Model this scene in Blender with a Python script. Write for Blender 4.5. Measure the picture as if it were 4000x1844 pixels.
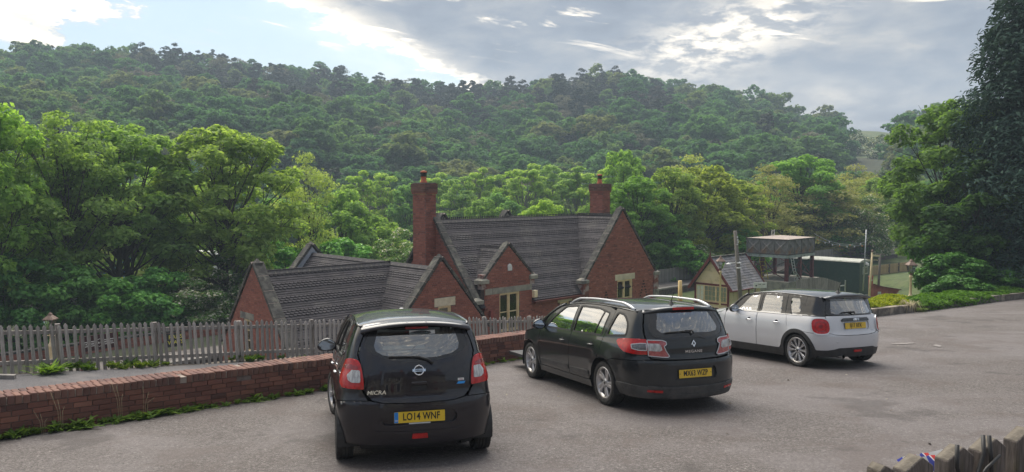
import bpy, bmesh, math, random
import numpy as np
from mathutils import Vector, Matrix
from mathutils.geometry import delaunay_2d_cdt
PI = math.pi
scene = bpy.context.scene
for o in list(bpy.data.objects): bpy.data.objects.remove(o)
rng = np.random.default_rng(7)
random.seed(7)
# ---------------------------------------------------------------- camera
CAM_H = 2.141
cam_d = bpy.data.cameras.new('camera'); cam = bpy.data.objects.new('camera', cam_d)
scene.collection.objects.link(cam)
cam.location = (0, 0, CAM_H); cam.rotation_euler = (math.radians(90 - 3.346), 0, 0)
cam_d.sensor_width = 36; cam_d.lens = 26.80; cam_d.clip_start = 0.1; cam_d.clip_end = 3000
scene.camera = cam
# ---------------------------------------------------------------- exposure
scene.view_settings.view_transform = 'Standard'; scene.view_settings.look = 'None'
scene.view_settings.gamma = 1; scene.view_settings.use_curve_mapping = False
scene.view_settings.exposure = 1.6
# ---------------------------------------------------------------- sun and sky
SUN_AZ, SUN_EL = -14.0, 58.0        # degrees right of the view axis, above the horizon
sun_d = bpy.data.lights.new('sun', 'SUN'); sun = bpy.data.objects.new('sun', sun_d)
scene.collection.objects.link(sun)
sun_d.energy = 1.6; sun_d.angle = math.radians(60); sun_d.color = (1, .955, .89)
_d = Vector((math.sin(math.radians(SUN_AZ)) * math.cos(math.radians(SUN_EL)), math.cos(math.radians(SUN_AZ)) * math.cos(math.radians(SUN_EL)), math.sin(math.radians(SUN_EL))))
sun.rotation_euler = _d.to_track_quat('Z', 'Y').to_euler(); sun.location = _d * 60

class N:
    """small node helper"""
    def __init__(s, tree): s.t = tree; s.n = tree.nodes; s.l = tree.links
    def new(s, kind, **kw):
        n = s.n.new(kind)
        for k, v in kw.items(): setattr(n, k, v)
        return n
    def put(s, sock, v):
        if isinstance(v, bpy.types.NodeSocket): s.l.new(v, sock)
        elif v is not None:
            if sock.type in ('RGBA',) and len(v) == 3: v = (*v, 1)
            sock.default_value = v
    def math(s, op, a, b=None, c=None, clamp=False):
        n = s.new('ShaderNodeMath', operation=op, use_clamp=clamp)
        s.put(n.inputs[0], a); s.put(n.inputs[1], b)
        if c is not None: s.put(n.inputs[2], c)
        return n.outputs[0]
    def mix(s, f, a, b, mode='MIX'):
        n = s.new('ShaderNodeMix', data_type='RGBA', blend_type=mode); n.clamp_factor = True
        s.put(n.inputs[0], f); s.put(n.inputs[6], a); s.put(n.inputs[7], b)
        return n.outputs[2]
    def ramp(s, f, stops, interp='LINEAR'):
        n = s.new('ShaderNodeValToRGB'); n.color_ramp.interpolation = interp
        cr = n.color_ramp
        while len(cr.elements) < len(stops): cr.elements.new(.5)
        for e, (p, c) in zip(cr.elements, stops):
            e.position = p; e.color = (*c, 1) if not isinstance(c, (int, float)) else (c, c, c, 1)
        s.put(n.inputs[0], f); return n.outputs[0]
    def noise(s, vec, scale, detail=3, rough=.55, dist=0, lac=2):
        n = s.new('ShaderNodeTexNoise'); s.put(n.inputs['Vector'], vec)
        n.inputs['Scale'].default_value = scale; n.inputs['Detail'].default_value = detail
        n.inputs['Roughness'].default_value = rough; n.inputs['Distortion'].default_value = dist
        return n.outputs[0]
    def smooth(s, v, a, b, lo=0, hi=1):
        n = s.new('ShaderNodeMapRange', interpolation_type='SMOOTHSTEP')
        s.put(n.inputs[0], v); n.inputs[1].default_value = a; n.inputs[2].default_value = b
        n.inputs[3].default_value = lo; n.inputs[4].default_value = hi
        return n.outputs[0]

world = bpy.data.worlds.new('World'); scene.world = world; world.use_nodes = True
def build_world():
    w = N(world.node_tree); w.n.clear()
    out = w.new('ShaderNodeOutputWorld')
    sky = w.new('ShaderNodeTexSky', sky_type='NISHITA'); sky.sun_disc = False
    sky.sun_elevation = math.radians(SUN_EL); sky.sun_rotation = math.radians(SUN_AZ)
    sky.air_density = 1.2; sky.dust_density = 1.5; sky.ozone_density = 1.5
    bg1 = w.new('ShaderNodeBackground'); w.put(bg1.inputs[0], sky.outputs[0]); bg1.inputs[1].default_value = .055
    tc = w.new('ShaderNodeTexCoord'); sep = w.new('ShaderNodeSeparateXYZ'); w.put(sep.inputs[0], tc.outputs['Generated'])
    X, Y, Z = sep.outputs
    az = w.math('MULTIPLY', w.math('ARCTAN2', X, Y), 57.2958)          # degrees, 0 = straight ahead, positive right
    el = w.math('MULTIPLY', w.math('ARCSINE', Z), 57.2958)
    # cloud plane coordinates: clouds seen in perspective on a layer overhead
    zz = w.math('ADD', w.math('MAXIMUM', Z, 0.0), .14)
    cx = w.math('DIVIDE', X, zz); cy = w.math('DIVIDE', Y, zz)
    cv = w.new('ShaderNodeCombineXYZ'); w.put(cv.inputs[0], cx); w.put(cv.inputs[1], w.math('MULTIPLY', cy, .75)); P = cv.outputs[0]
    av = w.new('ShaderNodeCombineXYZ'); w.put(av.inputs[0], w.math('MULTIPLY', az, .1)); w.put(av.inputs[1], w.math('MULTIPLY', el, .26)); A = av.outputs[0]
    n1 = w.noise(P, 1.1, 6, .55, .35); n2 = w.noise(P, 3.6, 6, .6, .3); n3 = w.noise(A, 2.1, 7, .6, .25)
    nz = w.math('SUBTRACT', n3, .5)
    # the deck of grey cloud on the right; its ragged edge runs down from the top towards the ridge
    edge = w.math('ADD', w.math('ADD', az, 5.2), w.math('MULTIPLY', w.math('SUBTRACT', el, 8.4), 2.35))
    n4 = w.noise(A, 7.5, 6, .62, .2); edge = w.math('ADD', w.math('ADD', edge, w.math('MULTIPLY', nz, 15.0)), w.math('MULTIPLY', w.math('SUBTRACT', n4, .5), 9.0))
    deck = w.smooth(edge, -.9, 1.1)
    # the bank at the far left
    bank = w.math('ADD', w.math('MULTIPLY', w.math('ADD', az, 28.2), -1.0), w.math('MULTIPLY', w.math('SUBTRACT', el, 11.0), 1.2))
    bank = w.smooth(w.math('ADD', w.math('ADD', bank, w.math('MULTIPLY', nz, 11.0)), w.math('MULTIPLY', w.math('SUBTRACT', n4, .5), 7.0)), -.5, 1.2)
    bank = w.math('MULTIPLY', bank, w.smooth(w.math('ADD', el, w.math('MULTIPLY', nz, 4.0)), 8.6, 9.8))
    # thin bright streaks in the blue gap
    sv = w.new('ShaderNodeCombineXYZ'); w.put(sv.inputs[0], w.math('MULTIPLY', az, .055)); w.put(sv.inputs[1], w.math('MULTIPLY', w.math('ADD', el, w.math('MULTIPLY', az, .17)), .42))
    st = w.smooth(w.noise(sv.outputs[0], 2.4, 6, .6, .5), .56, .70)
    st = w.math('MULTIPLY', st, w.smooth(el, 8.8, 11.6))
    high = w.smooth(w.math('ADD', n1, w.math('MULTIPLY', n2, .25)), .47, .63)
    front = w.smooth(Y, -.15, .35)                                       # the gap is ahead; elsewhere broken cloud
    cover = w.math('MAXIMUM', w.math('MAXIMUM', deck, bank), st)
    cover = w.math('ADD', w.math('MULTIPLY', cover, front), w.math('MULTIPLY', w.math('MAXIMUM', high, .55), w.math('SUBTRACT', 1.0, front)))
    cover = w.math('MAXIMUM', cover, w.math('MULTIPLY', w.smooth(el, 13.5, 24), w.math('MAXIMUM', high, .6)))
    cover = w.math('MAXIMUM', cover, .12)
    # colour of cloud: grey blue with paler and warmer breaks
    grey = w.ramp(w.math('ADD', w.math('MULTIPLY', n1, .45), w.math('MULTIPLY', n3, .55)), [(.34, (.180, .206, .255)), (.47, (.235, .264, .315)), (.57, (.325, .338, .362)), (.69, (.53, .50, .455))])
    def glow(a0, e0, sa, se, skew=0):
        da = w.math('DIVIDE', w.math('SUBTRACT', w.math('ADD', az, w.math('MULTIPLY', w.math('SUBTRACT', el, e0), skew)), a0), sa)
        de = w.math('DIVIDE', w.math('SUBTRACT', el, e0), se)
        r = w.math('ADD', w.math('MULTIPLY', da, da), w.math('MULTIPLY', de, de))
        return w.math('EXPONENT', w.math('MULTIPLY', r, -1.0))
    g1 = w.math('MULTIPLY', glow(-9.3, 9.6, 3.4, 4.2, 1.7), w.smooth(n3, .30, .62, .35, 1.5))
    rim = w.math('MULTIPLY', w.math('MULTIPLY', w.smooth(edge, -1.6, .4), w.smooth(edge, 3.6, .0)), w.smooth(el, 22, 14))
    g2 = w.math('MULTIPLY', glow(15.2, 10.8, 4.6, 2.5, -1.4), w.smooth(w.noise(A, 3.6, 8, .62, .1), .42, .60, .12, 1.1))
    g3 = w.math('MULTIPLY', glow(14.0, 5.8, 13, 1.8), w.smooth(w.noise(A, 2.6, 6, .62, .4), .42, .7, .12, .5))
    lit = w.math('ADD', w.math('ADD', g1, w.math('MULTIPLY', rim, .75)), w.math('ADD', g2, g3))
    lit = w.math('ADD', lit, w.math('MULTIPLY', w.math('MULTIPLY', bank, front), w.smooth(n2, .35, .6, .55, 1.0)))
    lit = w.math('ADD', lit, w.math('MULTIPLY', st, .85))
    ccol = w.mix(w.math('MINIMUM', lit, 1.0), grey, (1.25, 1.11, .90))
    # haze brightening towards the skyline on the left, under the gap
    bg2 = w.new('ShaderNodeBackground'); w.put(bg2.inputs[0], ccol); bg2.inputs[1].default_value = SKY_GAIN
    mx = w.new('ShaderNodeMixShader'); w.put(mx.inputs[0], cover); w.put(mx.inputs[1], bg1.outputs[0]); w.put(mx.inputs[2], bg2.outputs[0])
    w.put(out.inputs[0], mx.outputs[0])
SKY_GAIN = .50
build_world()

# ---------------------------------------------------------------- object helpers
COL = scene.collection
def link(name, me, parent=None, label=None, cat=None, group=None, kind=None, loc=None):
    o = bpy.data.objects.new(name, me); COL.objects.link(o)
    if parent is not None: o.parent = parent
    if loc is not None: o.location = loc
    return tag(o, label, cat, group, kind)
def tag(o, label=None, cat=None, group=None, kind=None):
    if label: o['label'] = label
    if cat: o['category'] = cat
    if group: o['group'] = group
    if kind: o['kind'] = kind
    return o
def empty(name, mat=None, **kw):
    o = link(name, None, **kw); o.empty_display_size = .2
    if mat is not None: o.matrix_basis = mat
    return o
def np_mesh(name, V, F, mats=(), smooth=False, mi=None):
    """V (n,3) array; F list of arrays, each (m,k) of one polygon size"""
    me = bpy.data.meshes.new(name)
    V = np.asarray(V, dtype=np.float32)
    if not isinstance(F, (list, tuple)): F = [F]
    F = [np.asarray(f, dtype=np.int32) for f in F if len(f)]
    tot = np.concatenate([np.full(len(f), f.shape[1], np.int32) for f in F])
    idx = np.concatenate([f.ravel() for f in F])
    me.vertices.add(len(V)); me.vertices.foreach_set('co', V.ravel())
    me.loops.add(len(idx)); me.loops.foreach_set('vertex_index', idx)
    me.polygons.add(len(tot)); st = np.concatenate([[0], np.cumsum(tot)[:-1]]).astype(np.int32)
    me.polygons.foreach_set('loop_start', st); me.polygons.foreach_set('loop_total', tot)
    if mi is not None: me.polygons.foreach_set('material_index', np.asarray(mi, np.int32))
    me.polygons.foreach_set('use_smooth', np.full(len(tot), bool(smooth)))
    for m in mats: me.materials.append(m)
    me.update(calc_edges=True); me.validate()
    return me

class MB:
    """collects shapes into one mesh"""
    def __init__(s): s.v = []; s.f = []; s.n = 0; s.m = []; s.sm = []
    def add(s, V, F, mi=0, sm=False):
        s.v.extend([tuple(p) for p in V])
        for f in F: s.f.append(tuple(i + s.n for i in f)); s.m.append(mi); s.sm.append(sm)
        s.n += len(V); return s
    def box(s, c, d, R=None, mi=0, taper=None):
        x, y, z = d[0] / 2, d[1] / 2, d[2] / 2; t = taper or 1
        V = [Vector(p) for p in ((-x, -y, -z), (x, -y, -z), (x, y, -z), (-x, y, -z), (-x * t, -y * t, z), (x * t, -y * t, z), (x * t, y * t, z), (-x * t, y * t, z))]
        if R is not None: V = [R @ p for p in V]
        c = Vector(c)
        return s.add([p + c for p in V], [(0, 3, 2, 1), (4, 5, 6, 7), (0, 1, 5, 4), (1, 2, 6, 5), (2, 3, 7, 6), (3, 0, 4, 7)], mi)
    def bar(s, a, b, w, h=None, mi=0, up=(0, 0, 1)):
        """rectangular bar from a to b"""
        a, b = Vector(a), Vector(b); h = h or w; d = (b - a); L = d.length; d.normalize()
        u = Vector(up); 
        if abs(d.dot(u)) > .98: u = Vector((0, 1, 0))
        r = d.cross(u).normalized(); u = r.cross(d)
        V = []
        for p in (a, b):
            for q in ((-1, -1), (1, -1), (1, 1), (-1, 1)): V.append(p + r * (q[0] * w / 2) + u * (q[1] * h / 2))
        return s.add(V, [(3, 2, 1, 0), (4, 5, 6, 7), (0, 1, 5, 4), (1, 2, 6, 5), (2, 3, 7, 6), (3, 0, 4, 7)], mi)
    def tube(s, pts, r, n=8, mi=0, caps=True, sm=True):
        pts = [Vector(p) for p in pts]; k = len(pts)
        rs = r if isinstance(r, (list, tuple)) else [r] * k
        V = []; ref = None
        for i, p in enumerate(pts):
            t = (pts[min(i + 1, k - 1)] - pts[max(i - 1, 0)]).normalized()
            if ref is None: ref = Vector((0, 0, 1)) if abs(t.z) < .9 else Vector((1, 0, 0))
            a = t.cross(ref).normalized(); b = t.cross(a).normalized(); ref = -(b) if False else ref
            for j in range(n):
                th = 2 * PI * j / n; V.append(p + a * (math.cos(th) * rs[i]) + b * (math.sin(th) * rs[i]))
        F = [(i * n + j, i * n + (j + 1) % n, (i + 1) * n + (j + 1) % n, (i + 1) * n + j) for i in range(k - 1) for j in range(n)]
        s.add(V, F, mi, sm)
        if caps:
            s.f.append(tuple(s.n - k * n + j for j in range(n))[::-1]); s.m.append(mi); s.sm.append(False)
            s.f.append(tuple(s.n - n + j for j in range(n))); s.m.append(mi); s.sm.append(False)
        return s
    def lathe(s, prof, n=24, M=None, mi=0, sm=True, closed=False):
        """profile of (radius, height) turned round the z axis"""
        V = []; k = len(prof)
        for r, z in prof:
            for j in range(n):
                p = Vector((r * math.cos(2 * PI * j / n), r * math.sin(2 * PI * j / n), z)); V.append(M @ p if M is not None else p)
        rows = k if closed else k - 1
        F = [(i * n + j, i * n + (j + 1) % n, ((i + 1) % k) * n + (j + 1) % n, ((i + 1) % k) * n + j) for i in range(rows) for j in range(n)]
        return s.add(V, F, mi, sm)
    def prism(s, poly, h, M=None, mi=0, z0=0):
        """polygon in local xy pushed along z"""
        k = len(poly)
        V = [Vector((x, y, z0)) for x, y in poly] + [Vector((x, y, z0 + h)) for x, y in poly]
        if M is not None: V = [M @ p for p in V]
        return s.add(V, [tuple(range(k))[::-1], tuple(range(k, 2 * k))] + [(i, (i + 1) % k, (i + 1) % k + k, i + k) for i in range(k)], mi)
    def mesh(s, name, mats):
        me = bpy.data.meshes.new(name); me.from_pydata([tuple(v) for v in s.v], [], s.f)
        me.polygons.foreach_set('material_index', s.m); me.polygons.foreach_set('use_smooth', s.sm)
        for m in (mats if isinstance(mats, (list, tuple)) else [mats]): me.materials.append(m)
        me.update(); return me
    def obj(s, name, mats, parent=None, **kw): return link(name, s.mesh(name, mats), parent, **kw)

def bevel(o, w=.01, seg=2):
    bm = bmesh.new(); bm.from_mesh(o.data)
    bmesh.ops.bevel(bm, geom=[e for e in bm.edges if e.is_manifold and e.calc_face_angle(0) > .5], offset=w, segments=seg, profile=.6, affect='EDGES')
    bm.to_mesh(o.data); bm.free(); return o
def rot(x=0, y=0, z=0): return Matrix.Rotation(z, 3, 'Z') @ Matrix.Rotation(y, 3, 'Y') @ Matrix.Rotation(x, 3, 'X')

# ---------------------------------------------------------------- materials
MAT = {}
def pm(name, c, c2=None, scale=6, rough=.7, bump=0, bscale=None, metal=0, coat=0, spec=.5, detail=4, lo=.35, hi=.65, var=0, c3=None, s3=.7, stretch=None, emit=None, alpha=None, trans=0, coord='Object', vary=None, sub=None):
    """procedural material: two colours mixed by noise, an optional third in larger patches, relief, random change per piece"""
    m = bpy.data.materials.new(name); m.use_nodes = True; g = N(m.node_tree); g.n.clear()
    out = g.new('ShaderNodeOutputMaterial'); b = g.new('ShaderNodeBsdfPrincipled'); g.put(out.inputs[0], b.outputs[0])
    tc = g.new('ShaderNodeTexCoord'); vec = tc.outputs[coord]
    if stretch:
        mp = g.new('ShaderNodeMapping'); g.put(mp.inputs[0], vec); mp.inputs['Scale'].default_value = stretch; vec = mp.outputs[0]
    f = g.noise(vec, scale, detail); col = None
    if c2 is not None:
        col = g.mix(g.smooth(f, lo, hi), c, c2)
    else: col = g.mix(0.0, c, c)
    if c3 is not None: col = g.mix(g.smooth(g.noise(vec, s3, 5, .6), .52, .68), col, c3)
    if var or vary:
        gi = g.new('ShaderNodeNewGeometry'); oi = g.new('ShaderNodeObjectInfo')
        r = g.math('FRACT', g.math('ADD', gi.outputs['Random Per Island'], oi.outputs['Random']))
        if vary: col = g.mix(.75, col, g.ramp(r, vary))
        if var:
            hs = g.new('ShaderNodeHueSaturation'); g.put(hs.inputs['Color'], col)
            r2 = g.math('FRACT', g.math('MULTIPLY', r, 7.31))
            g.put(hs.inputs['Value'], g.math('ADD', 1 - var, g.math('MULTIPLY', r2, 2 * var))); col = hs.outputs[0]
    g.put(b.inputs['Base Color'], col); b.inputs['Roughness'].default_value = rough; b.inputs['Metallic'].default_value = metal
    b.inputs['Coat Weight'].default_value = coat; b.inputs['Coat Roughness'].default_value = .04; b.inputs['Specular IOR Level'].default_value = spec
    if trans: b.inputs['Transmission Weight'].default_value = trans
    if emit: b.inputs['Emission Color'].default_value = (*emit[0], 1); b.inputs['Emission Strength'].default_value = emit[1]
    if bump:
        bp = g.new('ShaderNodeBump'); bp.inputs['Strength'].default_value = 1; bp.inputs['Distance'].default_value = bump
        g.put(bp.inputs['Height'], g.noise(vec, bscale or scale * 3, 5)); g.put(b.inputs['Normal'], bp.outputs[0])
    MAT[name] = m; return m
BRV = [(0, (.22, .078, .058)), (.3, (.32, .115, .08)), (.55, (.28, .098, .07)), (.8, (.38, .15, .105)), (1, (.17, .07, .06))]
brick_station = pm('station brick', (.26, .085, .06), (.34, .12, .085), 9, .85, .0, vary=BRV, var=.14, c3=(.15, .065, .055), s3=.5)
brick_wallm = pm('wall brick', (.15, .047, .036), (.20, .066, .048), 14, .85, .004, 60, vary=[(0, (.10, .052, .045)), (.25, (.23, .10, .074)), (.6, (.185, .086, .064)), (.85, (.28, .13, .09)), (1, (.09, .05, .046))], var=.15, c3=(.075, .042, .040), s3=1.1)
brick_coping = pm('coping brick', (.16, .05, .038), (.22, .085, .06), 11, .85, .004, 60, vary=[(0, (.07, .042, .04)), (.3, (.15, .075, .058)), (.7, (.20, .11, .08)), (1, (.09, .055, .048))], var=.14, c3=(.25, .15, .12), s3=3.)
mortar = pm('mortar', (.20, .165, .15), (.13, .10, .09), 7, .95, .006, 40)
mortar_pale = pm('pale mortar', (.34, .29, .25), (.24, .19, .165), 9, .95, .006, 50)
slate = pm('roof tile', (.040, .034, .039), (.060, .052, .059), 2.2, .75, .0, var=.2, c3=(.078, .070, .070), s3=.7)
slate_dark = pm('roof underlay', (.018, .017, .02), (.03, .028, .032), 4, .9)
ridge_m = pm('ridge tile clay', (.055, .05, .055), (.10, .09, .09), 8, .8, .003, 40, c3=(.17, .16, .13), s3=2.5)
stone_dark = pm('weathered coping stone', (.045, .043, .040), (.10, .095, .085), 6, .9, .008, 30, c3=(.16, .155, .125), s3=2.6, var=.1)
stone_tan = pm('pale sandstone', (.58, .50, .36), (.68, .60, .45), 6, .85, .003, 40, c3=(.40, .35, .26), s3=1.5)
stone_grey = pm('sooty sandstone', (.23, .22, .19), (.34, .32, .26), 3, .9, .004, 30, c3=(.13, .125, .12), s3=1.3)
lead = pm('lead flashing', (.33, .37, .43), (.45, .48, .52), 4, .6)
cream = pm('cream paint', (.74, .58, .33), (.80, .64, .40), 5, .5, c3=(.56, .45, .25), s3=2)
cream_b = pm('cream board paint', (.80, .66, .42), (.86, .72, .48), 3, .55, var=.05, c3=(.54, .45, .25), s3=1.3)
maroon = pm('maroon paint', (.12, .018, .018), (.16, .028, .025), 5, .5)
gutter_m = pm('gutter paint', (.10, .022, .018), (.14, .03, .025), 5, .5)
curtain = pm('net curtain', (.74, .77, .66), (.60, .64, .55), 30, .9, stretch=(1, 1, .05))
dark_in = pm('dark interior', (.012, .013, .013), (.02, .02, .02), 3, .9)
glass_w = pm('window glass', (.03, .035, .035), None, rough=.04, spec=.6)
terracotta = pm('terracotta pot', (.55, .16, .075), (.42, .12, .06), 8, .75)
soot = pm('soot black', (.012, .012, .012), (.03, .028, .026), 10, .8)
wood_picket = pm('weathered picket', (.25, .225, .205), (.39, .355, .33), 9, .9, .002, 60, stretch=(6, 6, .6), var=.24, c3=(.15, .135, .11), s3=1.6)
wood_front = pm('old mossy picket', (.10, .086, .078), (.18, .155, .14), 26, .9, .003, 90, stretch=(4, 4, .5), var=.1, c3=(.11, .095, .065), s3=5)
wood_grain = pm('picket end grain', (.20, .175, .14), (.12, .105, .085), 30, .95, .004, 80)
wood_grey = pm('grey fence board', (.17, .165, .155), (.25, .24, .22), 5, .9, stretch=(5, 5, .5), var=.2)
wood_tan = pm('new fence board', (.36, .26, .14), (.46, .34, .19), 5, .85, stretch=(3, 3, .8), var=.12)
wood_pole = pm('pole timber', (.13, .115, .10), (.20, .18, .155), 8, .9, .004, 40, stretch=(6, 6, .4))
yellow_post = pm('pale yellow post', (.60, .42, .17), (.68, .50, .22), 8, .7)
metal_grey = pm('galvanised metal', (.42, .44, .45), (.52, .54, .55), 9, .4, metal=.6)
tank_m = pm('tank iron', (.15, .14, .145), (.24, .225, .225), 3, .7, .002, 20, c3=(.27, .14, .08), s3=.55, var=.06)
tank_rim = pm('tank rim', (.05, .045, .045), (.09, .08, .08), 5, .8)
tank_roof = pm('tank roof', (.36, .30, .26), (.44, .37, .32), 3, .9)
tank_beam = pm('tank beam', (.30, .34, .36), (.42, .45, .45), 4, .7, c3=(.12, .12, .12), s3=2)
red_ox = pm('red oxide paint', (.11, .02, .026), (.16, .035, .04), 4, .7, c3=(.07, .035, .035), s3=1.6)
yellow_p = pm('yellow ladder paint', (.62, .50, .06), (.55, .42, .05), 4, .6)
green_van = pm('carriage green', (.012, .045, .035), (.02, .06, .047), 5, .45, c3=(.03, .055, .045), s3=.8)
van_roof = pm('carriage roof', (.42, .43, .38), (.52, .52, .46), 3, .8, c3=(.30, .33, .26), s3=1)
white_p = pm('white paint', (.72, .72, .70), (.66, .66, .64), 6, .5)
red_wall = pm('red painted wall', (.36, .095, .078), (.44, .13, .105), 3, .8, c3=(.20, .05, .045), s3=1)
steel_rail = pm('rail steel', (.12, .09, .075), (.20, .15, .12), 9, .5, metal=.6)
sleeper_m = pm('sleeper', (.05, .04, .035), (.09, .07, .06), 6, .9)
ballast_m = pm('ballast', (.09, .075, .07), (.17, .15, .14), 14, .95, .03, 14)
plat_m = pm('platform surface', (.13, .115, .105), (.18, .16, .145), 2, .9, c3=(.15, .13, .12), s3=.5)
plat_edge = pm('platform edge stone', (.20, .185, .17), (.27, .25, .23), 5, .9)
plat_face = pm('platform face brick', (.055, .045, .045), (.12, .09, .085), 5, .9, var=.2)
bin_m = pm('bin plastic', (.015, .016, .018), (.022, .023, .025), 5, .5)
def tarmac_mat():
    m = bpy.data.materials.new('tarmac'); m.use_nodes = True; g = N(m.node_tree); g.n.clear()
    out = g.new('ShaderNodeOutputMaterial'); b = g.new('ShaderNodeBsdfPrincipled'); g.put(out.inputs[0], b.outputs[0])
    P = g.new('ShaderNodeTexCoord').outputs['Object']
    grit = g.noise(P, 70, 2, .8); g2 = g.noise(P, 26, 4, .85); mid = g.noise(P, 9, 5, .8); big = g.noise(P, .28, 6, .65, .3); patch = g.noise(P, 1.0, 6, .7, .2)
    f = g.math('ADD', g.math('MULTIPLY', grit, .45), g.math('MULTIPLY', g2, .55))
    col = g.ramp(f, [(.37, (.028, .0245, .0235)), (.46, (.102, .090, .085)), (.54, (.163, .145, .137)), (.65, (.39, .36, .345))])
    col = g.mix(g.smooth(mid, .42, .62, 0, .38), col, (.095, .080, .074))
    col = g.mix(g.smooth(big, .42, .60, 0, .34), col, (.20, .178, .182))
    col = g.mix(g.smooth(patch, .50, .62, 0, .5), col, (.11, .088, .08))
    oil = g.noise(P, .75, 4, .6); col = g.mix(g.smooth(oil, .58, .66, 0, .55), col, (.06, .052, .05))
    br = g.noise(P, 5.0, 6, .8, .4); col = g.mix(g.smooth(br, .665, .72, 0, .6), col, (.36, .335, .315))
    g.put(b.inputs['Base Color'], col)
    g.put(b.inputs['Roughness'], g.smooth(big, .4, .65, .80, .62)); b.inputs['Specular IOR Level'].default_value = .35
    bp = g.new('ShaderNodeBump'); bp.inputs['Distance'].default_value = .02; bp.inputs['Strength'].default_value = 1
    g.put(bp.inputs['Height'], g.math('ADD', g.math('MULTIPLY', f, 1.2), g.math('MULTIPLY', mid, .8))); g.put(b.inputs['Normal'], bp.outputs[0])
    MAT['tarmac'] = m; return m
tarmac = tarmac_mat()
path_m = pm('path tarmac', (.075, .072, .076), (.12, .113, .118), 30, .9, .006, 80, c3=(.14, .13, .13), s3=1)
soil = pm('bare soil', (.075, .06, .045), (.13, .105, .08), 4, .95, .02, 12, c3=(.05, .06, .025), s3=.8)
grass_m = pm('meadow grass', (.055, .085, .022), (.10, .135, .04), 1.6, .9, .04, 9, c3=(.15, .16, .07), s3=.25)
ground_m = pm('woodland ground', (.035, .045, .02), (.06, .065, .03), .3, .95, .05, 3)

def leaf_mat(name, c_lo, c_hi, trans=.35, rough=.55, hue_noise=1.2, use_obj=True, flower=None):
    """leaf: varies leaf by leaf, in patches, and from tree to tree (object colour)"""
    m = bpy.data.materials.new(name); m.use_nodes = True; g = N(m.node_tree); g.n.clear()
    out = g.new('ShaderNodeOutputMaterial')
    P = g.new('ShaderNodeTexCoord').outputs['Object']; gi = g.new('ShaderNodeNewGeometry'); oi = g.new('ShaderNodeObjectInfo')
    r = gi.outputs['Random Per Island']
    f = g.math('ADD', g.math('MULTIPLY', r, .55), g.math('MULTIPLY', g.noise(P, hue_noise, 3), .6))
    col = g.mix(g.smooth(f, .25, .85), c_lo, c_hi)
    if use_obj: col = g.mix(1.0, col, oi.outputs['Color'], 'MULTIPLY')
    if flower: col = g.mix(g.smooth(g.math('FRACT', g.math('MULTIPLY', r, 13.7)), 1 - flower[1], 1 - flower[1] + .02), col, flower[0])
    d = g.new('ShaderNodeBsdfPrincipled'); g.put(d.inputs['Base Color'], col); d.inputs['Roughness'].default_value = rough; d.inputs['Specular IOR Level'].default_value = .12
    t = g.new('ShaderNodeBsdfTranslucent'); g.put(t.inputs[0], g.mix(1.0, col, (1.25, 1.3, .55), 'MULTIPLY'))
    mx = g.new('ShaderNodeMixShader'); mx.inputs[0].default_value = trans; g.put(mx.inputs[1], d.outputs[0]); g.put(mx.inputs[2], t.outputs[0])
    g.put(out.inputs[0], mx.outputs[0]); MAT[name] = m; return m
def hill_leaf_mat(name, stops, trans=.3):
    m = bpy.data.materials.new(name); m.use_nodes = True; g = N(m.node_tree); g.n.clear()
    out = g.new('ShaderNodeOutputMaterial')
    P = g.new('ShaderNodeTexCoord').outputs['Object']; gi = g.new('ShaderNodeNewGeometry'); oi = g.new('ShaderNodeObjectInfo')
    col = g.ramp(oi.outputs['Random'], stops)
    hs = g.new('ShaderNodeHueSaturation'); g.put(hs.inputs['Color'], col)
    g.put(hs.inputs['Value'], g.math('ADD', .80, g.math('MULTIPLY', g.math('ADD', gi.outputs['Random Per Island'], g.noise(P, .8, 3)), .4)))
    d = g.new('ShaderNodeBsdfPrincipled'); g.put(d.inputs['Base Color'], hs.outputs[0]); d.inputs['Roughness'].default_value = .7; d.inputs['Specular IOR Level'].default_value = .2
    t = g.new('ShaderNodeBsdfTranslucent'); g.put(t.inputs[0], g.mix(1.0, hs.outputs[0], (1.2, 1.25, .6), 'MULTIPLY'))
    mx = g.new('ShaderNodeMixShader'); mx.inputs[0].default_value = trans; g.put(mx.inputs[1], d.outputs[0]); g.put(mx.inputs[2], t.outputs[0])
    g.put(out.inputs[0], mx.outputs[0]); MAT[name] = m; return m
leaf_green = leaf_mat('broad leaf', (.088, .138, .052), (.172, .242, .098), .55)
leaf_dark = leaf_mat('dark leaf', (.03, .07, .026), (.075, .14, .045), .3, .45)
leaf_conifer = leaf_mat('conifer spray', (.012, .026, .021), (.034, .058, .044), .1, .9)
leaf_olive = leaf_mat('thin spring leaf', (.14, .165, .07), (.24, .26, .12), .4)
leaf_white = leaf_mat('hawthorn in blossom', (.05, .09, .03), (.10, .15, .05), .3, flower=((.70, .66, .58), .22))
leaf_hedge = leaf_mat('golden hedge leaf', (.20, .26, .02), (.42, .44, .045), .35)
leaf_weed = leaf_mat('weed leaf', (.09, .16, .035), (.20, .30, .07), .4)
leaf_laurel = leaf_mat('laurel leaf', (.04, .10, .028), (.10, .19, .05), .25, .35)
leaf_hill = hill_leaf_mat('hillside leaf', [(0, (.065, .15, .070)), (.25, (.10, .20, .080)), (.5, (.075, .165, .080)), (.72, (.14, .22, .085)), (.88, (.17, .19, .10)), (1, (.055, .13, .072))], .5)
leaf_pine = hill_leaf_mat('hillside pine', [(0, (.05, .07, .05)), (.5, (.065, .085, .055)), (1, (.085, .08, .065))], .1)
leaf_bare = hill_leaf_mat('hillside bare twigs', [(0, (.15, .145, .10)), (.5, (.19, .17, .13)), (1, (.15, .16, .10))], .2)
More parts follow.
